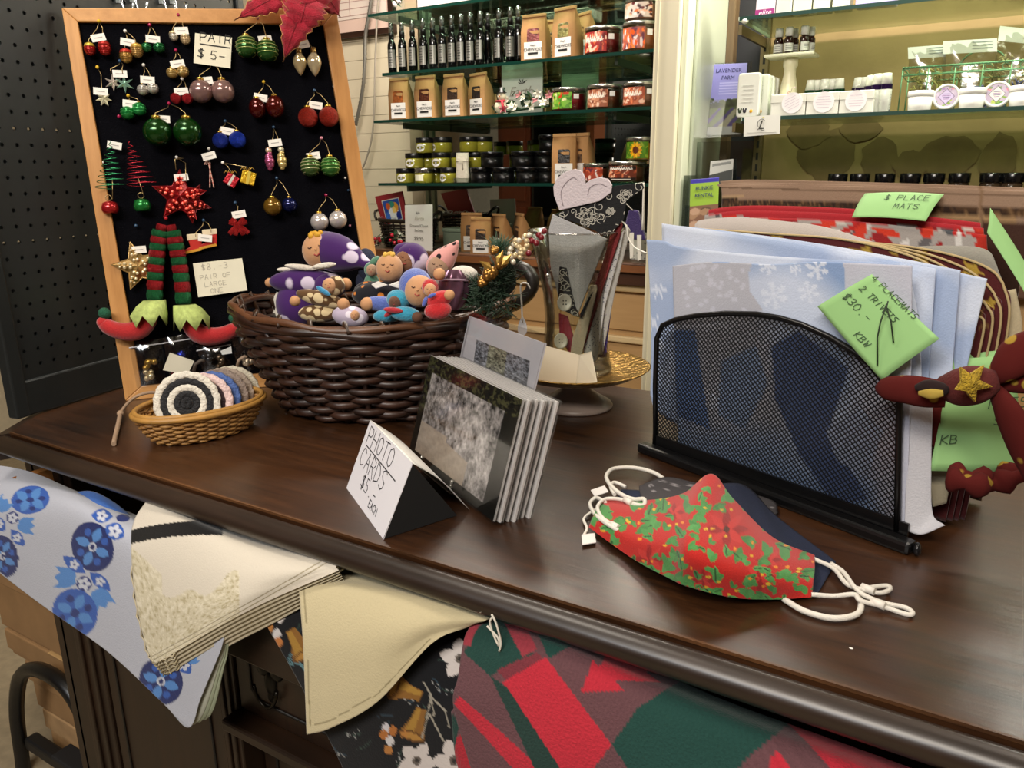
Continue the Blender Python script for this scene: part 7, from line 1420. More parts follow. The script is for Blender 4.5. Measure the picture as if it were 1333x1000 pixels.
def paleblue(X, Y):
    rs = np.random.RandomState(int(abs(X).max()) % 97); z = np.zeros(X.shape)
    for q in range(8): a = rs.rand() * 6.28; z += np.sin((X * math.cos(a) + Y * math.sin(a)) * (.02 + .05 * rs.rand()) + rs.rand() * 6)
    w_ = np.clip((z + 1.5) / 4, 0, 1)[..., None]; return np.array(lin('98a8c6')) * (1 - w_) + np.array(lin('c2cada')) * w_
def paleblue2(X, Y):
    c = paleblue(X, Y); p = Paint(X, Y, '000000'); p.c = c
    for cx, cy in ((858, 378), (852, 420), (858, 450)):
        for k in range(6): a = k * PI / 3; p.line([(cx, cy), (cx + 9 * math.cos(a), cy + 9 * math.sin(a))], 1.2, 'c8d0e0')
    return p.c
def star(p, cx, cy, r, h, rot=0.): return p.poly([(cx + r * (1 if k % 2 == 0 else .42) * math.sin(rot + PI * k / 5), cy - r * (1 if k % 2 == 0 else .42) * math.cos(rot + PI * k / 5)) for k in range(10)], h)
def maroon(X, Y):
    p = Paint(X, Y, '4a1516'); rs = random.Random(3)
    for cx, cy, r in ((1125, 335, 22), (1012, 312, 15), (1200, 337, 16), (1265, 352, 17), (1268, 420, 24), (970, 305, 10), (1290, 395, 10), (1165, 330, 8)): star(p, cx, cy, r, 'a08432' if cx != 1268 else '6a4a28', rs.random())
    star(p, 1268, 420, 18, '481416', .3); return p.c
def poins(X, Y):
    p = Paint(X, Y, '9a948f'); rs = random.Random(11)
    for _ in range(90): p.leaf(rs.uniform(900, 1300), rs.uniform(262, 345), rs.uniform(10, 24), rs.uniform(4, 9), rs.choice(['a8201c', 'c03420', 'b02a1c', '8a1a1e', '5a5658', '6a686a', 'c0bcb4', '44464a', 'c8c4c0']), rs.uniform(0, 180))
    p.put(Y < 279 + (X - 915) * .055, 'a0222a'); return p.c
def brown(X, Y):
    p = Paint(X, Y, '8d7460'); rs = np.random.RandomState(7); base = 237 + (X - 935) * .026
    band = (Y > base + 21) & (Y < base + 36); z = rs.rand(*X.shape); p.c[band] = lin('46301c'); p.c[band & (z > .6)] = lin('2a1a10'); p.c[band & (z < .15)] = lin('6a5034')
    p.put((Y > base + 6) & (Y < base + 8), '6a5442'); p.put((Y > base + 17) & (Y < base + 19), 'a58a68'); p.put((Y > base + 37) & (Y < base + 39), '9a7c58'); p.put(Y > base + 42, '3a2218'); p.put((X > 1275) & (X < 1280), '7a6048'); return p.c
CRM = lambda h: (lambda X, Y: np.broadcast_to(np.array(lin(h)), X.shape + (3,)).copy())
def mat_cloth(lab, rows, paint, nu=60, nv=40, wr=.0, group=None, name='placemat', th=.0016, foot=False):
    if foot:      # hangs straight down to the sorter's tray
        low = []
        for a, c, d in rows[0]: q = SP(a, c, d); q[2] = TOP + .008; low.append((*proj(q), d))
        rows = [rows[0], rows[1], [tuple((np.array(p) + np.array(q)) / 2) for p, q in zip(rows[1], low)], low]
    o = cloth(name, rows, SP, nu, nv, CLOTH, paint, wr, 3, None, th, label=lab, cat='placemat', group=group)
    return o
GP = 'placemats stored upright in the mesh sorter'
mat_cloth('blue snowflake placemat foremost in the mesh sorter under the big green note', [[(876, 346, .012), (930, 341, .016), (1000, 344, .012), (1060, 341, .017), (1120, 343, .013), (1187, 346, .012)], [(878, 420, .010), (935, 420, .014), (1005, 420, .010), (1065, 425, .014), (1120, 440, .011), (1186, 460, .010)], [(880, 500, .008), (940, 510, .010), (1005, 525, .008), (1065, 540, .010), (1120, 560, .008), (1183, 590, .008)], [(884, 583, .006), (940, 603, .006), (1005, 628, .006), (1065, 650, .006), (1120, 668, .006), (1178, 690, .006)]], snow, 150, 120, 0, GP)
mat_cloth('pale blue placemat sticking out left behind the foremost snowflake one', [[(842, 312, .030), (865, 314, .032), (890, 322, .032), (1000, 333, .032), (1180, 344, .030)], [(846, 370, .030), (868, 370, .031), (900, 380, .032), (1000, 395, .031), (1195, 415, .030)], [(848, 450, .027), (868, 455, .028), (900, 460, .028), (1000, 480, .028), (1200, 520, .026)], [(847, 515, .024), (856, 535, .024), (900, 560, .024), (1000, 590, .022), (1200, 655, .020)]], paleblue2, 90, 50, 0, GP)
for k, (x0_, y0_, x1_, y1_, xb_, yb_, lab, d, c) in enumerate(((862, 291, 1218, 350, 1196, 690, 'long pale blue placemat second behind the foremost one', .042, paleblue), (866, 292, 1250, 352, 1238, 500, 'pale grey blue placemat third behind the foremost one', .052, paleblue), (868, 292, 1285, 363, 1256, 490, 'pale blue placemat reaching furthest right over the maroon ones', .062, paleblue))):
    L4 = lambda f: (x0_ + (x1_ - x0_) * f, y0_ + (y1_ - y0_) * f - (6 if k else 3) * math.sin(PI * f), d + .002 * math.sin(9 * f + k))
    R4 = lambda f: (866 + (xb_ - 866) * f, 545 + (yb_ - 545) * f, d - .012)
    rows = [[L4(f) for f in (0, .2, .4, .6, .8, .93, 1)], [tuple(np.array(L4(f)) * .66 + np.array(R4(f)) * .34) for f in (0, .2, .4, .6, .8, .93, 1)], [tuple(np.array(L4(f)) * .33 + np.array(R4(f)) * .67) for f in (0, .2, .4, .6, .8, .93, 1)], [R4(f) for f in (0, .2, .4, .6, .8, .93, 1)]]
    mat_cloth(lab, rows, c, 80, 40, 0, GP)
mat_cloth('white folded placemat with rounded foot at the right end of the mesh sorter', [[(1182, 520, .012), (1200, 520, .018), (1214, 525, .024)], [(1180, 600, .008), (1198, 605, .016), (1212, 610, .022)], [(1178, 670, .004), (1198, 675, .012), (1214, 668, .020)], [(1178, 690, .003), (1200, 696, .008), (1230, 684, .014)]], CRM('b8b8be'), 20, 30, 0, GP)
# rounded end maroon star placemats, several thick
for k in range(4):
    d = .074 + .007 * k; ox, oy = (3 - k) * -11 + 0, (3 - k) * 14; X = lambda x, y: (x, y, d)
    rows = [[(900, 297 + k, d), (1000, 304 + k, d), (1100, 312 + k * .5, d), (1190, 322 + oy * .3, d), (1255 + ox * .5, 336 + oy * .7, d), (1292 + ox, 352 + oy, d), (1306 + ox, 368 + oy, d)], [(900, 380, d), (1000, 390, d), (1100, 395, d), (1190, 400, d), (1258 + ox * .5, 405, d), (1300 + ox, 410, d), (1315 + ox, 405 + oy * .4, d)], [(900, 470, d), (1000, 480, d), (1100, 490, d), (1190, 500, d), (1255, 490, d), (1290 + ox, 480, d), (1306 + ox, 470, d)]]
    o = mat_cloth(['front maroon gold star placemat with rounded corner', 'second maroon gold star placemat with rounded corner', 'third maroon gold star placemat with rounded corner', 'rearmost maroon gold star placemat with rounded corner'][k], rows, maroon, 110, 60, 0, GP, foot=True)
    G = smoothnet(rows, 30, 20); Pe = [SP(*G[0, j]) for j in range(30)] + [SP(*G[i, -1]) for i in range(1, 20)]; B().tube([p - sn_ * .0016 for p in Pe], .0013, 5).ob('cream_binding', mat('a8946a', .9), o)
mat_cloth('white placemat arching between the maroon and the poinsettia ones', [[(905, 292, .105), (915, 286, .105), (962, 283, .105), (1020, 288, .105), (1075, 296, .105), (1140, 316, .105)], [(905, 400, .105), (920, 400, .105), (965, 400, .105), (1020, 400, .105), (1080, 400, .105), (1140, 410, .105)]], CRM('b4aca6'), 40, 20, 0, GP, foot=True)
mat_cloth('cream placemat with grey marks behind the maroon ones at the right', [[(1170, 322, .110), (1215, 320, .110), (1265, 321, .110), (1288, 328, .110), (1297, 345, .110)], [(1170, 420, .110), (1215, 420, .110), (1265, 420, .110), (1300, 420, .110), (1318, 420, .110)]], CRM('8f8c82'), 30, 20, 0, GP, foot=True)
for k, (d, dy, lab) in enumerate(((.125, 14, 'front red and grey poinsettia placemat'), (.132, 5, 'second red and grey poinsettia placemat'), (.139, -2, 'third red and grey poinsettia placemat with red edge'))):
    mat_cloth(lab + ' behind the white one', [[(913 + 5 * k, 275 + dy, d), (960, 270 + dy * .9, d), (1020, 270 + dy, d + .003), (1110, 274 + dy, d), (1200, 283 + dy, d + .003), (1284 - 4 * k, 292 + dy, d)], [(913, 340, d), (960, 340, d), (1020, 340, d), (1110, 350, d), (1200, 360, d), (1284, 365, d)]], poins, 150, 50, 0, GP, foot=True)
for k, (d, dx, dy, lab) in enumerate(((.160, 0, 0, 'front tan placemat with dark fur band'), (.170, 4, -4, 'second tan placemat with dark fur band'))):
    mat_cloth(lab + ' at the back of the mesh sorter', [[(934 + dx, 240 + dy, d), (975, 238 + dy, d + .003), (1040, 239 + dy, d), (1120, 241 + dy, d + .002), (1220, 244 + dy, d), (1345, 249 + dy, d + .002)], [(940, 262, d), (980, 261, d), (1040, 262, d), (1120, 264, d), (1220, 268, d), (1345, 272, d)], [(945, 340, d), (985, 340, d), (1040, 345, d), (1120, 350, d), (1220, 360, d), (1345, 370, d)]], brown, 150, 60, 0, GP, foot=True)
mat_cloth('cream sided placemat standing at the right end behind the maroon ones', [[(1300, 380, .10), (1322, 376, .112)], [(1305, 430, .10), (1330, 428, .112)], [(1290, 490, .10), (1318, 490, .112)]], CRM('b0a284'), 10, 20, 0, GP)
mat_cloth('small cream rounded placemat end low beside the green note', [[(1212, 560, .05), (1240, 560, .06)], [(1210, 620, .05), (1238, 618, .06)], [(1214, 660, .045), (1232, 655, .055)]], CRM('9c937c'), 10, 20, 0, GP)
# ---- green paper notes
GN = mat('8dba78', .75, var=.03, vs=10); PEN = mat('3f5a3a', .7)
def note(lab, q, lines, wpen=.0011, curl=.006):
    """q: four (px, py, depth) corners in writing order: top left, top right, bottom right, bottom left"""
    P = [SP(*c) for c in q]; t = thing('paper_note', lab, 'note', (P[2] + P[3]) / 2, group='green price notes on the placemats'); nn = unit(np.cross(P[1] - P[0], P[3] - P[0])); nn = nn if nn @ AF < 0 else -nn
    G = np.array([[lerpq(P, u, v) + nn * curl * (math.sin(PI * v) * .5 + .6 * math.sin(PI * u)) for u in np.linspace(0, 1, 14)] for v in np.linspace(0, 1, 14)]); B().grid(G).ob('paper', GN, t, solid=.0005)
    if lines: hand(lines, t, P[3], unit(P[1] - P[0]), unit(P[0] - P[3]), PEN, wpen, curl * .75 + .002)
    return t, P
t, P = note('big tilted green note reading 4 placemats 2 trivets $30 on the blue placemats', [(1135, 357, .004), (1223, 441, -.002), (1148, 495, -.014), (1064, 399, -.006)], [('4 PLACEMATS', .005, .062, .0060), ('2 TRIVETS', .008, .046, .0062), ('$30.-', .006, .027, .0085), ('KBW', .05, .008, .007)], .0009, .003)
B().tube([SP(1156, 392, -.012), SP(1154, 400, -.014), SP(1160, 420, -.016), SP(1163, 446, -.012)], .0008, 5).ob('tie_thread', mat('20301c', .7), t); B().tube([SP(1154, 396, -.013), SP(1146, 420, -.016), SP(1142, 440, -.016), SP(1142, 476, -.016)], .0008, 5).ob('tie_thread', mat('20301c', .7), t)
note('green note lying across the tan and poinsettia placemats at the back', [(1126, 252, .150), (1229, 253, .152), (1205, 288, .118), (1109, 283, .118)], [('$ PLACE', .03, .026, .008), ('MATS', .045, .012, .008)], .0009, .004)
note('narrow green note hanging at the right edge beside the maroon placemats', [(1289, 271, .112), (1350, 368, .118), (1346, 402, .105), (1285, 303, .100)], [], .001, .002); 
note('green note with dark writing half hidden under the maroon bow', [(1238, 468, .05), (1322, 462, .09), (1328, 615, .08), (1210, 613, .022)], [('MATS', .042, .062, .010), ('5.-', .05, .045, .009), ('KB', .004, .028, .009)], .0011, .003)
note('small piece of green note behind the bow knot', [(1252, 462, .07), (1310, 455, .09), (1300, 500, .075), (1250, 500, .06)], [], .001, .001)
# ---- maroon bow with gold star
bw = thing('fabric_bow', 'maroon fabric bow with gold stars tied round the rolled napkins at the right', 'bow', SP(1260, 600, .02)); MR = spots('4e1512', '94782c', 44, .2, .95, 0.); MRs = mat('4e1512', .95, bump=.3, bs=400, var=.08, vs=60)
def lobe(pts, m=MR, nm='bow_loop', flat_=.55):
    """pts: (px,py,depth,radius px)"""
    C = _cr(np.array([[*SP(a, c, d), r * ppm(SP(a, c, d))] for a, c, d, r in pts]), 22); b = B().tube(C[:, :3], list(np.maximum(C[:, 3], .0008)), 14, fx=flat_); b.ob(nm, m, bw)
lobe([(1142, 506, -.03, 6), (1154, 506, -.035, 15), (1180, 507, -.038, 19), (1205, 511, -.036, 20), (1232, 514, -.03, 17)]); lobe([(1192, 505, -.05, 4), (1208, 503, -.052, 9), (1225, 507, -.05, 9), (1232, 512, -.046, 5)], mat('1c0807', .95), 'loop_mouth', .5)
lobe([(1196, 512, -.054, 3), (1212, 513, -.056, 7), (1228, 512, -.052, 4)], mat('a08838', .9), 'gold_lining', .5)
lobe([(1226, 505, -.028, 15), (1250, 504, -.034, 25), (1275, 500, -.034, 25), (1298, 496, -.026, 14)], MRs, 'knot', .7)
lobe([(1292, 494, -.02, 10), (1310, 478, -.02, 20), (1330, 460, -.015, 26), (1360, 440, -.01, 18)], MR, 'bow_tail'); lobe([(1292, 505, -.02, 10), (1308, 528, -.028, 18), (1322, 555, -.025, 23), (1340, 590, -.02, 26), (1350, 630, -.02, 14)], MR, 'bow_tail'); lobe([(1290, 500, -.01, 8), (1320, 498, -.01, 14), (1360, 500, -.01, 14)], MR, 'bow_tail')
P0 = SP(1264, 499, -.062); s = ppm(P0); b = B(); k0 = [P0 + s * (26 if k % 2 == 0 else 12) * (RT * math.sin(.55 + PI * k / 5) + UPV * math.cos(.55 + PI * k / 5)) + sn_ * .006 * (k % 2 == 0) for k in range(10)]
b._add([P0 - AF * .004] + k0 + [p + AF * .003 for p in k0], [(0, 1 + (k + 1) % 10, 1 + k) for k in range(10)] + [(1 + k, 1 + (k + 1) % 10, 11 + (k + 1) % 10, 11 + k) for k in range(10)]); b.ob('gold_star', mat('a88a1c', .8, bump=1.2, bs=500, var=.3, vs=400), bw)
nr = thing('rolled_napkin', 'maroon star napkin roll lying under the green note at the right', 'napkin', SP(1280, 625, .05)); 
C = _cr(np.array([SP(1222, 590, .03) * 0 + SP(a, c, d) for a, c, d in ((1212, 528, .035), (1216, 560, .035), (1214, 580, .035))]), 10); B().tube(C, .011, 10, fx=.5).ob('napkin_fold', MR, nr)
for k, (dy, d) in enumerate(((0, .03), (8, .02))):
    C = _cr(np.array([SP(a, c + dy, d_) for a, c, d_ in ((1238, 616, d), (1262, 622, d), (1290, 624, d + .02), (1315, 616, d + .03), (1350, 606, d + .04))]), 16); B().tube(C, [.010 + .004 * math.sin(q * 1.3 + k) for q in range(16)], 10, fx=.8).ob('napkin_fold', MR, nr)
# ================================================================== face masks
def TZ(px, py, z): return T(px, py, TOP + z)
def holly(X, Y):
    p = Paint(X, Y, 'a81e18'); rs = random.Random(21)
    for cx, cy, r in ((945, 690, 24), (846, 728, 18), (988, 752, 18), (878, 668, 12), (1000, 730, 14), (915, 755, 14)):
        for q in range(8): p.leaf(cx + .6 * r * math.cos(q * .785), cy + .5 * r * math.sin(q * .785), r * .6, r * .22, 'b42a24' if q % 2 else '8a1414', math.degrees(q * .785))
    for k in range(210):
        cx, cy = rs.uniform(765, 1065), rs.uniform(620, 785); a = rs.uniform(0, 360); R = rs.uniform(5, 12)
        if (cx - 945) ** 2 + (cy - 690) ** 2 < 500: continue
        p.leaf(cx, cy, R, R * .45, rs.choice(['3f7a3c', '4a8a48', '3a7238']), a); p.leaf(cx + 4, cy + 3, R * .7, R * .4, '43803f', a + 70)
        if k % 3 == 0: p.line([(cx - R * .7 * math.cos(math.radians(a)), cy - R * .7 * math.sin(math.radians(a))), (cx + R * .7 * math.cos(math.radians(a)), cy + R * .7 * math.sin(math.radians(a)))], .7, '1c3a1c')
    for k in range(90): p.ell(rs.uniform(765, 1065), rs.uniform(620, 785), rs.uniform(1.5, 3.4), rs.uniform(1.3, 2.4), rs.choice(['c8961c', 'd07a1c', 'c4a028']))
    p.ell(945, 690, 4, 4, '4a2010'); return p.c
MSK = printed(.85, .25, 700, .05, .15)
gm = cloth('face_mask', [[(832, 634, .006), (850, 626, .010), (872, 622, .012), (905, 630, .012)], [(836, 650, .008), (870, 645, .016), (940, 645, .02), (1000, 650, .010)], [(860, 690, .006), (920, 700, .015), (980, 690, .012), (1013, 668, .004)]], TZ, 40, 24, printed(.85, .2, 600, .1), lambda X, Y: (lambda p: [p.ell(x, y, 3.2, 2.2, '8a8688').ell(x, y, 1.8, 1.2, '3a383a') for x, y in ((848, 633), (862, 628), (878, 632), (890, 640), (866, 640), (1004, 660), (852, 642), (900, 634))] and p.c)(Paint(X, Y, '3f3c3e')), 0, 1, None, .002, label='grey paisley face mask at the bottom of the pile of masks', cat='mask')
nv = cloth('face_mask', [[(809, 638, .004), (850, 640, .012), (900, 640, .02), (945, 630, .034), (975, 636, .024), (1010, 672, .012), (1088, 732, .004)], [(800, 660, .006), (850, 670, .014), (900, 690, .024), (950, 690, .034), (1000, 710, .022), (1040, 735, .012), (1075, 755, .005)], [(800, 690, .003), (850, 720, .006), (900, 745, .012), (950, 760, .014), (1000, 768, .008), (1040, 772, .004), (1062, 777, .002)]], lambda a, c, z: TZ(a, c, max(.002, z - .004)), 60, 30, mat('121c36', .9, bump=.3, bs=600, var=.08, vs=80), None, 0, 1, None, .002, label='plain navy face mask between the red holly mask and the grey one', cat='mask')
rm = cloth('face_mask', [[(787, 652, .012), (845, 652, .018), (890, 643, .034), (926, 618, .058), (954, 650, .046), (1005, 700, .024), (1060, 724, .010)], [(778, 662, .015), (835, 672, .026), (880, 672, .046), (910, 662, .062), (950, 690, .050), (1005, 725, .032), (1060, 742, .013)], [(772, 674, .014), (828, 700, .024), (875, 712, .042), (899, 716, .056), (945, 735, .045), (1000, 752, .028), (1058, 760, .012)], [(767, 687, .005), (825, 728, .006), (870, 752, .013), (895, 763, .018), (950, 777, .014), (1000, 780, .006), (1056, 778, .004)]], TZ, 190, 110, MSK, holly, 0, 1, None, .002, label='red face mask with holly and poinsettia print lying on top of the pile', cat='mask')
EL = mat('cfcac0', .85, bump=.3, bs=500); 
def cord(pts, r=.0026, nm='ear_loop', par=rm): B().tube(_cr([TZ(*p) for p in pts], 8 * len(pts)), r, 8).ob(nm, EL, par)
cord([(868, 626, .008), (850, 615, .010), (825, 609, .010), (800, 610, .010), (790, 618, .010), (792, 628, .012), (806, 642, .018), (824, 650, .020), (838, 650, .020), (838, 658, .020), (824, 656, .020), (812, 650, .020)], .0026, par=gm)
cord([(815, 634, .010), (800, 628, .012), (795, 634, .012), (800, 644, .014)], .0022, par=nv)
cord([(788, 654, .016), (776, 648, .010), (768, 656, .008), (775, 670, .014), (790, 682, .020), (808, 692, .018), (818, 694, .016), (816, 688, .018), (800, 684, .020), (784, 674, .018), (778, 660, .018), (788, 650, .018), (806, 650, .020), (820, 654, .02)], .0022)
cord([(778, 662, .012), (768, 668, .005), (760, 676, .004), (764, 688, .004), (760, 697, .003)], .0016)
for (px, py, z, a, par) in ((800, 685, .020, 30, rm), (818, 653, .021, 10, gm)): c = TZ(px, py, z); d = unit(TZ(px + 8, py + 4, z) - c); B().tube([c - d * .006, c + d * .006], .0038, 8).ob('toggle_bead', mat('d4cec4', .5), par)
cord([(1020, 780, .004), (1048, 796, .004), (1085, 805, .004), (1115, 800, .004), (1121, 785, .004), (1114, 774, .006)], .0028)
cord([(1060, 728, .010), (1085, 740, .008), (1102, 760, .008), (1124, 768, .008), (1145, 772, .006), (1158, 768, .005), (1156, 763, .005), (1140, 764, .006), (1120, 768, .008)], .0022)
cord([(1056, 774, .006), (1085, 776, .006), (1112, 774, .010), (1120, 782, .008), (1150, 790, .005), (1180, 800, .004), (1188, 798, .004), (1178, 791, .004), (1150, 785, .006), (1125, 775, .010), (1112, 764, .011), (1098, 745, .010), (1082, 734, .008)], .0022)
for (px, py, z) in ((1130, 767, .009), (1143, 786, .007)): c = TZ(px, py, z); d = unit(TZ(px + 8, py + 3, z) - c); B().tube([c - d * .006, c + d * .006], .0038, 8).ob('toggle_bead', mat('d4cec4', .5), rm)
for q, lab in (([(757, 696), (774, 694), (776, 706), (758, 709)], 'tag'), ([(769, 638), (787, 632), (792, 640), (774, 646)], 'tag')):
    P = [TZ(a, c, .004 if q[0][0] == 757 else .012) for a, c in q]; B().prism(P, (0, 0, -.0008)).ob('price_tag', mat('d0ccc8', .6), rm)
# ================================================================== cloth goods hanging over the open drawer
DRP = printed(.9, .2, 450, .05, .15)
def towelp(X, Y):
    p = Paint(X, Y, 'a8abb6'); N, M_, L_, D = '1c2c6a', '2a52a0', '4a7cba', '16235a'; W_ = 'b4b8c4'
    def egg(cx, cy, rx, ry, rot, base, pet, cen=W_):
        p.ell(cx, cy, rx, ry, base, rot); a0 = math.radians(rot)
        for k in range(4):
            a = a0 + PI / 4 + k * PI / 2; p.leaf(cx + rx * .5 * math.cos(a), cy + ry * .5 * math.sin(a), rx * .38, rx * .22, pet, math.degrees(a)); a += PI / 4; p.ell(cx + rx * .62 * math.cos(a), cy + ry * .62 * math.sin(a), rx * .17, ry * .15, N if base == M_ else M_)
        p.ell(cx, cy, rx * .20, ry * .18, cen if base == D else N)
        if base == D: p.ell(cx, cy, rx * .11, ry * .11, D)
    def flw(cx, cy, r, base=N): p.ell(cx, cy, r, r, base); p.flower(cx, cy, r * .85, 'b8bcc8', 5, base)
    def leafm(cx, cy, L, w, rot): p.leaf(cx, cy, L, w, M_, rot); p.flower(cx, cy, w * .8, 'b8bcc8', 5, N)
    def tul(cx, cy, r, rot):
        a = math.radians(rot); R = lambda x, y: (cx + x * math.cos(a) - y * math.sin(a), cy + x * math.sin(a) + y * math.cos(a)); p.poly([R(-r, -r), R(-r * .45, -r * .5), R(0, -r), R(r * .45, -r * .5), R(r, -r), R(r * .95, .3 * r), R(r * .5, r), R(-r * .5, r), R(-r * .95, .3 * r)], L_)
    egg(40, 651, 25, 18, -10, M_, L_); tul(5, 657, 10, 40); tul(35, 684, 11, 95); flw(17, 674, 8); leafm(23, 700, 14, 7, 50); leafm(0, 682, 12, 7, 60); egg(4, 724, 20, 28, -15, D, L_)
    egg(121, 712, 27, 33, -20, D, L_); leafm(97, 735, 18, 8, 38); leafm(131, 757, 18, 8, 42); flw(110, 760, 10); tul(85, 752, 14, -85); tul(132, 780, 14, 150); egg(98, 798, 29, 32, -20, M_, L_)
    leafm(133, 672, 14, 9, 5); leafm(150, 692, 14, 11, 30); p.ell(160, 675, 9, 5, N); egg(210, 887, 28, 31, -25, D, L_); leafm(240, 866, 14, 9, 50); tul(252, 858, 7, 60)
    p.put(np.abs((Y - 745) - (X) * .82) < 1.0, '9a9ea8'); return p.c
TW = cloth('tea_towel', [[(-60, 600, .57), (30, 612, .57), (100, 640, .57), (170, 668, .57), (205, 686, .57), (240, 702, .57), (300, 730, .57)], [(-60, 622, .54), (30, 632, .535), (100, 645, .535), (170, 678, .535), (205, 696, .535), (240, 714, .535), (300, 745, .535)], [(-60, 650, .516), (40, 664, .512), (110, 676, .51), (180, 718, .512), (212, 738, .512), (245, 750, .512), (300, 772, .512)], [(-60, 685, .508), (45, 722, .505), (125, 752, .503), (195, 812, .503), (222, 836, .503), (250, 828, .504), (296, 812, .505)], [(-60, 700, .506), (50, 784, .503), (140, 848, .500), (212, 915, .498), (246, 947, .498), (262, 908, .499), (288, 846, .502)]], V, 270, 270, DRP, towelp, 0, 1, None, .0012, label='white tea towel with big blue folk art flowers hanging at the left of the drawer', cat='towel')
for k in range(3): cloth('folded_layer', [[(150, 690, .52), (220, 740, .518), (296, 780, .514)], [(160, 780, .509 + .001 * k), (225, 830, .508 + .001 * k), (294 + 2 * k, 830, .508 + .001 * k)], [(180, 850, .506 + .001 * k), (250 + 7 * k, 944 - 3 * k, .503 + .001 * k), (290 + 3 * k, 855, .507 + .001 * k)]], V, 16, 16, mat('8c937c' if k else 'a0a294', .9), None, 0, 1, TW, .001)
cloth('hem_fold', [[(92, 642, .548), (120, 640, .55), (150, 655, .552), (182, 682, .552)], [(90, 650, .536), (125, 651, .538), (155, 668, .540), (186, 692, .540)], [(85, 660, .528), (122, 662, .529), (152, 680, .530), (186, 700, .528)]], V, 24, 12, DRP, lambda X, Y: (lambda p: p.put((Y - 640 - .55 * np.maximum(0, X - 110)) > 14, 'b0aaa0') and p.c)(Paint(X, Y, '3a62a8')), 0, 1, TW, .0012)
NPK = printed(.9, .15, 500, .04, .15)
def napk(top):
    def f(X, Y):
        p = Paint(X, Y, 'c9c1b2' if top else 'b4aa90')
        if top:
            lace = (X - 176) * .55 + (Y - 720) * 1.0 > 60 + 22 * np.sin((X - 180) * .045) + 0.42 * (X - 180); lace &= (Y > 722 + (X - 178) * .05)
            lz = (Y - 700) > (.0 * X); m = ((Y > 718 + 0.9 * (X - 178)) & (X < 212)) | (Y > 772 + 6 * np.sin(X * .12) - .30 * np.maximum(0, X - 262) * 2.2 + .05 * (X - 210)); m &= (X < 312)
            z = np.random.RandomState(4).uniform(-1, 1, X.shape); z[1:-1, 1:-1] = (z[1:-1, 1:-1] * 2 + z[:-2, 1:-1] + z[2:, 1:-1] + z[1:-1, :-2] + z[1:-1, 2:]) / 3; p.c[m] = lin('c2b99f'); p.c[m & (z > .45)] = lin('d0c8b2'); p.c[m & (z < -.6)] = lin('aa9f80')
            e_ = 699 - .24 * (X - 172) + .0013 * (X - 172) ** 2; p.put((Y > e_ - 9) & (Y < e_ + 9) & (X < 290), '0b0a0a')
            for off in (6, 13): p.put(np.abs((Y - 862 - off * -.8) + .56 * (X - 204)) < .8, '948b74')
        return p.c
    return f
NB = [[(190, 632, .570), (222, 655, .575), (300, 688, .578), (370, 704, .58), (425, 716, .582)], [(196, 644, .550), (228, 664, .553), (305, 696, .556), (372, 713, .56), (432, 722, .562)], [(175, 678, .527), (240, 684, .528), (312, 708, .532), (374, 722, .540), (436, 729, .548)], [(171, 716, .508), (238, 728, .508), (314, 742, .512), (380, 742, .524), (438, 735, .541)], [(178, 785, .496), (236, 786, .495), (305, 776, .500), (366, 760, .517), (438, 739, .538)], [(192, 845, .491), (228, 836, .491), (296, 800, .496), (358, 772, .515), (440, 741, .537)], [(203, 863, .489), (224, 852, .489), (292, 812, .495), (354, 780, .514), (441, 743, .536)]]
for k in range(7):
    f = [0, .02, .1, .3, .7, .95, 1]
    rows = [[(x + (1.5 * k * f[i] if j else 2.5 * k * f[i]), y + k * (4.6 - 1.2 * (j == 0)) * f[i] * (1 if j < 4 else .55), d + .0026 * k * min(1, .2 + f[i])) for j, (x, y, d) in enumerate(r)] for i, r in enumerate(NB)]
    lab = 'cream lace cornered napkin with black ribbon, topmost of the napkin stack' if k == 0 else '%s cream lace napkin below the topmost one in the stack' % ORD[k - 1]
    o = cloth('lace_napkin', rows, V, 150 if k == 0 else 30, 150 if k == 0 else 30, NPK, napk(k == 0), 0, 1, None, .0014, label=lab, cat='napkin', group='stack of cream lace napkins')
    G = smoothnet(rows, 30, 30); e_ = [G[i, 0] for i in range(16, 30)] + [G[29, j] for j in range(1, 9)]; b = B(); m_ = 34; E2 = _cr(np.array(e_), m_)
    b.tube([V(x + 1.6 * math.cos(q * 2.2) - (1.5 if q < 18 else 0), y + 1.6 * math.sin(q * 2.2) + 1.5, d) for q, (x, y, d) in enumerate(E2)], .0011, 5); b.ob('lace_trim', mat('b9ae92' if k < 2 else 'a4987a', .95), o)
    c = V(438 + (k % 3) * 3, 722 + k * 3.6, .545 + .001 * k); s = ppm(c); B().tube([c + RT * s * (6 * math.cos(a) - 4) + UPV * s * 3.2 * math.sin(a) + AF * .002 * math.cos(a) for a in np.linspace(-2.4, 2.4, 11)], .0016, 6).ob('hem_loop', mat('b8ae94', .9), o)
def bunt(X, Y):
    p = Paint(X, Y, 'b9ad8b'); 
    for (a, c) in (((397, 768), (405, 945)), ((405, 945), (430, 938)), ((430, 938), (492, 903)), ((492, 903), (560, 832))): p.line([a, c], .8, '8a7f60')
    return p.c
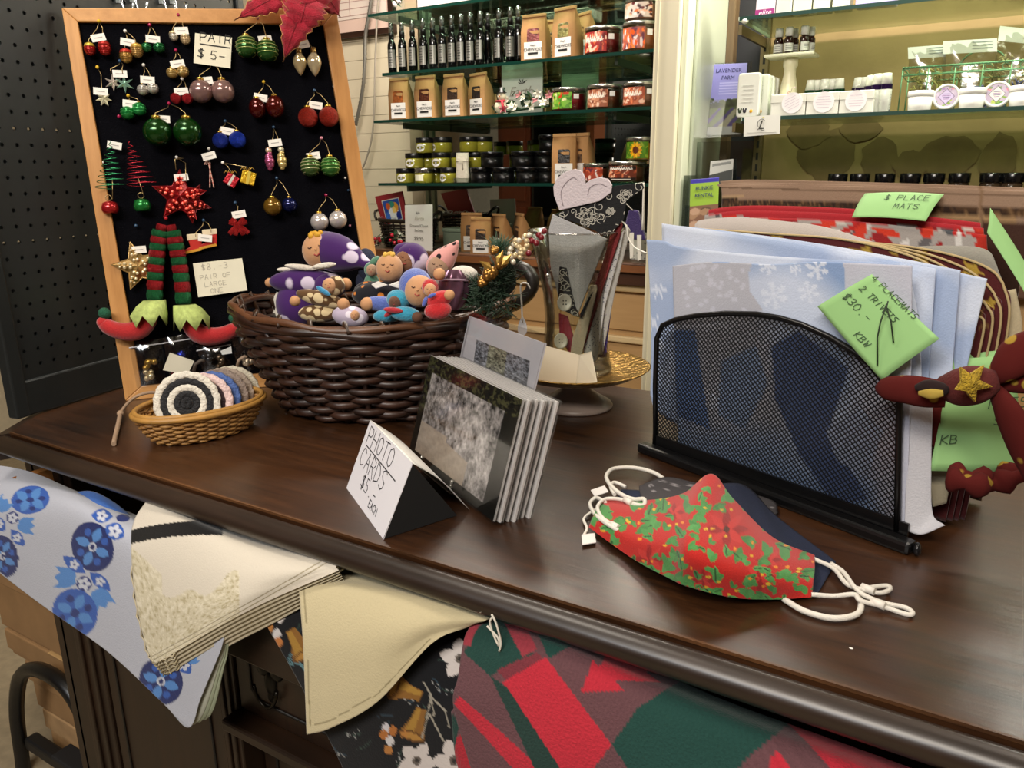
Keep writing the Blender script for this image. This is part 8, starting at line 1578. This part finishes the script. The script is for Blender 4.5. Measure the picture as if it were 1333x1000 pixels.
BU = cloth('bunting_flag', [[(392, 744, .575), (450, 742, .578), (520, 750, .582), (585, 770, .586), (640, 784, .588)], [(391, 756, .550), (452, 755, .553), (523, 766, .557), (588, 782, .562), (644, 793, .568)], [(390, 768, .528), (455, 772, .532), (526, 780, .538), (592, 794, .548), (642, 802, .558)], [(395, 832, .508), (455, 828, .512), (524, 818, .520), (582, 808, .536), (634, 807, .552)], [(398, 902, .501), (445, 892, .504), (502, 866, .512), (562, 827, .530), (624, 809, .550)], [(400, 956, .498), (432, 947, .500), (492, 913, .508), (562, 838, .528), (614, 813, .549)]], V, 120, 120, DRP, bunt, 0, 1, None, .0022, label='plain cream triangular bunting flag hanging over the middle of the drawer', cat='bunting')
def floral(X, Y):
    p = Paint(X, Y, '0c0d11'); rs = random.Random(17)
    for k in range(60):
        x, y = rs.uniform(340, 680), rs.uniform(770, 1050); a = rs.uniform(0, 6.28); pts = [(x + t * 20 * math.cos(a + t * .6), y + t * 20 * math.sin(a + t * .6)) for t in np.linspace(0, 1, 6)]; p.line(pts, .8, rs.choice(['22303a', '2a3a34', '3a4448']))
        if k % 2:
            for (u, v) in pts: p.ell(u + rs.uniform(-4, 4), v + rs.uniform(-4, 4), 1.1, 1.1, '8a8a88')
    for k in range(5): x = 380 + 3 * k; p.line([(x - 8, 868 - k), (x, 850 + 4 * k), (x + 12, 862 + 5 * k)], .9, '4f7078')
    p.line([(378, 792), (384, 772), (396, 768)], 1.2, '5f7a58').line([(375, 788), (380, 768)], 1.2, '4a6a50')
    def fl(cx, cy, r, rot):
        for i in range(5): a = rot + i * 1.257; p.leaf(cx + .58 * r * math.cos(a), cy + .58 * r * math.sin(a), r * .52, r * .36, 'b8b0ac', math.degrees(a))
        p.ell(cx, cy, r * .25, r * .25, '5a524c').ell(cx, cy, r * .12, r * .12, '2a2624')
    fl(364, 789, 21, .3); fl(599, 858, 25, .9); fl(543, 990, 24, .2); fl(592, 990, 27, .6); fl(655, 1000, 20, 0)
    for x, y, h in ((351, 817, 'a06a34'), (361, 825, 'b8b4b4'), (363, 836, 'a86a38'), (503, 948, 'b8b4b8'), (500, 956, '9a5f2c'), (512, 951, '9a5f2c'), (508, 964, 'b8b4b4'), (506, 976, 'a06a34')): p.ell(x, y, 5.5, 6.5, h)
    def bell(x, y, R, rot):
        a = math.radians(rot); Q = lambda u, v: (x + u * math.cos(a) - v * math.sin(a), y + u * math.sin(a) + v * math.cos(a)); p.poly([Q(-R * .35, -R), Q(R * .35, -R), Q(R * .5, 0), Q(R * .95, R), Q(-R * .95, R), Q(-R * .5, 0)], '7a5424'); p.poly([Q(-R * .3, -R * .9), Q(0, -R * .9), Q(.05 * R, R * .8), Q(-R * .6, R * .8)], '94702f'); c = Q(0, R); p.ell(c[0], c[1], R * .95, R * .35, '5a3a18', rot).ell(c[0], c[1], R * .7, R * .22, '9a7034', rot)
    bell(388, 836, 19, -30); bell(531, 900, 19, 110); bell(543, 940, 19, 20); star(p, 527, 955, 8, 'a06c34', .2)
    p.line([(552, 888), (562, 905), (556, 935), (566, 930), (560, 905), (580, 925), (585, 945)], 1.1, '8a8478').line([(558, 930), (550, 960)], 1.1, '8a8478').line([(560, 930), (578, 965)], 1.1, '8a8478'); return p.c
FC = cloth('floral_cloth', [[(345, 752, .585), (430, 752, .588), (520, 772, .59), (650, 810, .592)], [(338, 778, .545), (432, 790, .552), (530, 805, .566), (660, 845, .575)], [(340, 800, .530), (440, 830, .536), (545, 840, .548), (665, 880, .560)], [(388, 885, .522), (475, 900, .524), (565, 910, .530), (672, 940, .540)], [(440, 985, .520), (510, 1000, .520), (590, 1000, .524), (685, 1010, .53)], [(475, 1065, .520), (530, 1070, .520), (600, 1075, .522), (690, 1080, .526)]], V, 190, 190, printed(.9, .15, 450, .05, .1), floral, 0, 1, None, .0014, label='black cloth with white flowers and gold bells behind the cream bunting', cat='cloth')
def southw(X, Y):
    rs = np.random.RandomState(3); p = Paint(X, Y, '5a3c40'); R, G, K = 'a82634', '1b3d37', '86303a'
    p.poly([(605, 850), (620, 822), (655, 797), (690, 806), (672, 812), (700, 858), (655, 872), (640, 880)], '1b3a34').poly([(650, 803), (672, 800), (700, 846), (682, 856)], K).poly([(672, 801), (722, 806), (772, 828), (716, 858), (694, 818)], G)
    p.poly([(592, 838), (606, 812), (628, 806), (614, 842)], K).poly([(648, 872), (700, 850), (712, 862), (674, 900)], '6a2c34')
    p.poly([(655, 888), (712, 856), (797, 968), (770, 1005), (730, 1005)], R).poly([(757, 900), (772, 862), (780, 870), (795, 846), (810, 856), (850, 872), (840, 878), (860, 892), (800, 886), (812, 899)], R)
    p.poly([(797, 968), (830, 922), (885, 890), (960, 915), (1026, 946), (980, 982), (960, 1005), (822, 1005)], G).poly([(1024, 944), (1060, 940), (1210, 1005), (1085, 1005)], R).poly([(1000, 1005), (1010, 976), (1034, 1005)], R)
    p.poly([(592, 915), (600, 905), (690, 985), (720, 1010), (680, 1010)], R).poly([(640, 880), (660, 893), (735, 1005), (700, 1005)], '1f3530')
    z = np.sin(X * .9 + Y * .45) * .05; p.c *= (1 + z[..., None]); return p.c
SWM = printed(.95, .5, 420, .12, .06)
SW_ = cloth('southwest_blanket', [[(650, 800, .584), (735, 828, .59), (850, 876, .592), (985, 930, .592), (1210, 1012, .592)], [(632, 806, .566), (730, 834, .566), (848, 884, .568), (982, 938, .570), (1210, 1024, .57)], [(608, 826, .542), (722, 850, .540), (842, 902, .540), (970, 952, .542), (1210, 1044, .545)], [(598, 880, .522), (708, 915, .518), (826, 965, .518), (960, 1012, .52), (1210, 1100, .525)], [(592, 920, .512), (692, 975, .506), (804, 1025, .506), (950, 1075, .51), (1210, 1160, .515)], [(618, 1010, .506), (700, 1055, .500), (800, 1095, .500), (950, 1145, .505), (1210, 1225, .51)]], V, 200, 150, SWM, southw, .0012, 5, None, .004, label='thick woven blanket in red green and brown southwest pattern over the right of the drawer', cat='blanket')
cloth('under_fold', [[(640, 870, .525), (600, 915, .520), (596, 925, .522)], [(680, 930, .520), (610, 965, .514), (600, 975, .517)], [(700, 1000, .516), (625, 1010, .508), (612, 1020, .512)], [(720, 1060, .515), (640, 1060, .506), (630, 1070, .51)]], lambda a, c, d: V(a - 6, c + 4, d + .006), 30, 40, SWM, lambda X, Y: (lambda p: p.poly([(590, 960), (640, 940), (720, 1080), (610, 1080)], '96202c').poly([(585, 920), (606, 930), (596, 1000), (575, 990)], '17352f') and p.c)(Paint(X, Y, '5a3c40')), 0, 1, SW_, .004)
cord_ = lambda pts, y: B().tube(_cr([V(a, c, y) for a, c in pts], 24), .0011, 6).ob('white_string', mat('cfcabc', .8), BU)
cord_([(625, 797), (640, 792), (647, 800), (638, 808), (642, 825), (650, 842), (648, 830), (634, 815)], .535); cord_([(640, 800), (646, 812), (652, 836), (650, 848)], .532)
# the white speck on the bare top
c = T(1108, 844, TOP + .0004); B().ell(c, (.0018, .0012, .0005), seg=8, rings=5).ob('paper_crumb', mat('d8d4cc', .7), None, 'tiny white crumb of paper on the bare dresser top at the right', 'crumb')
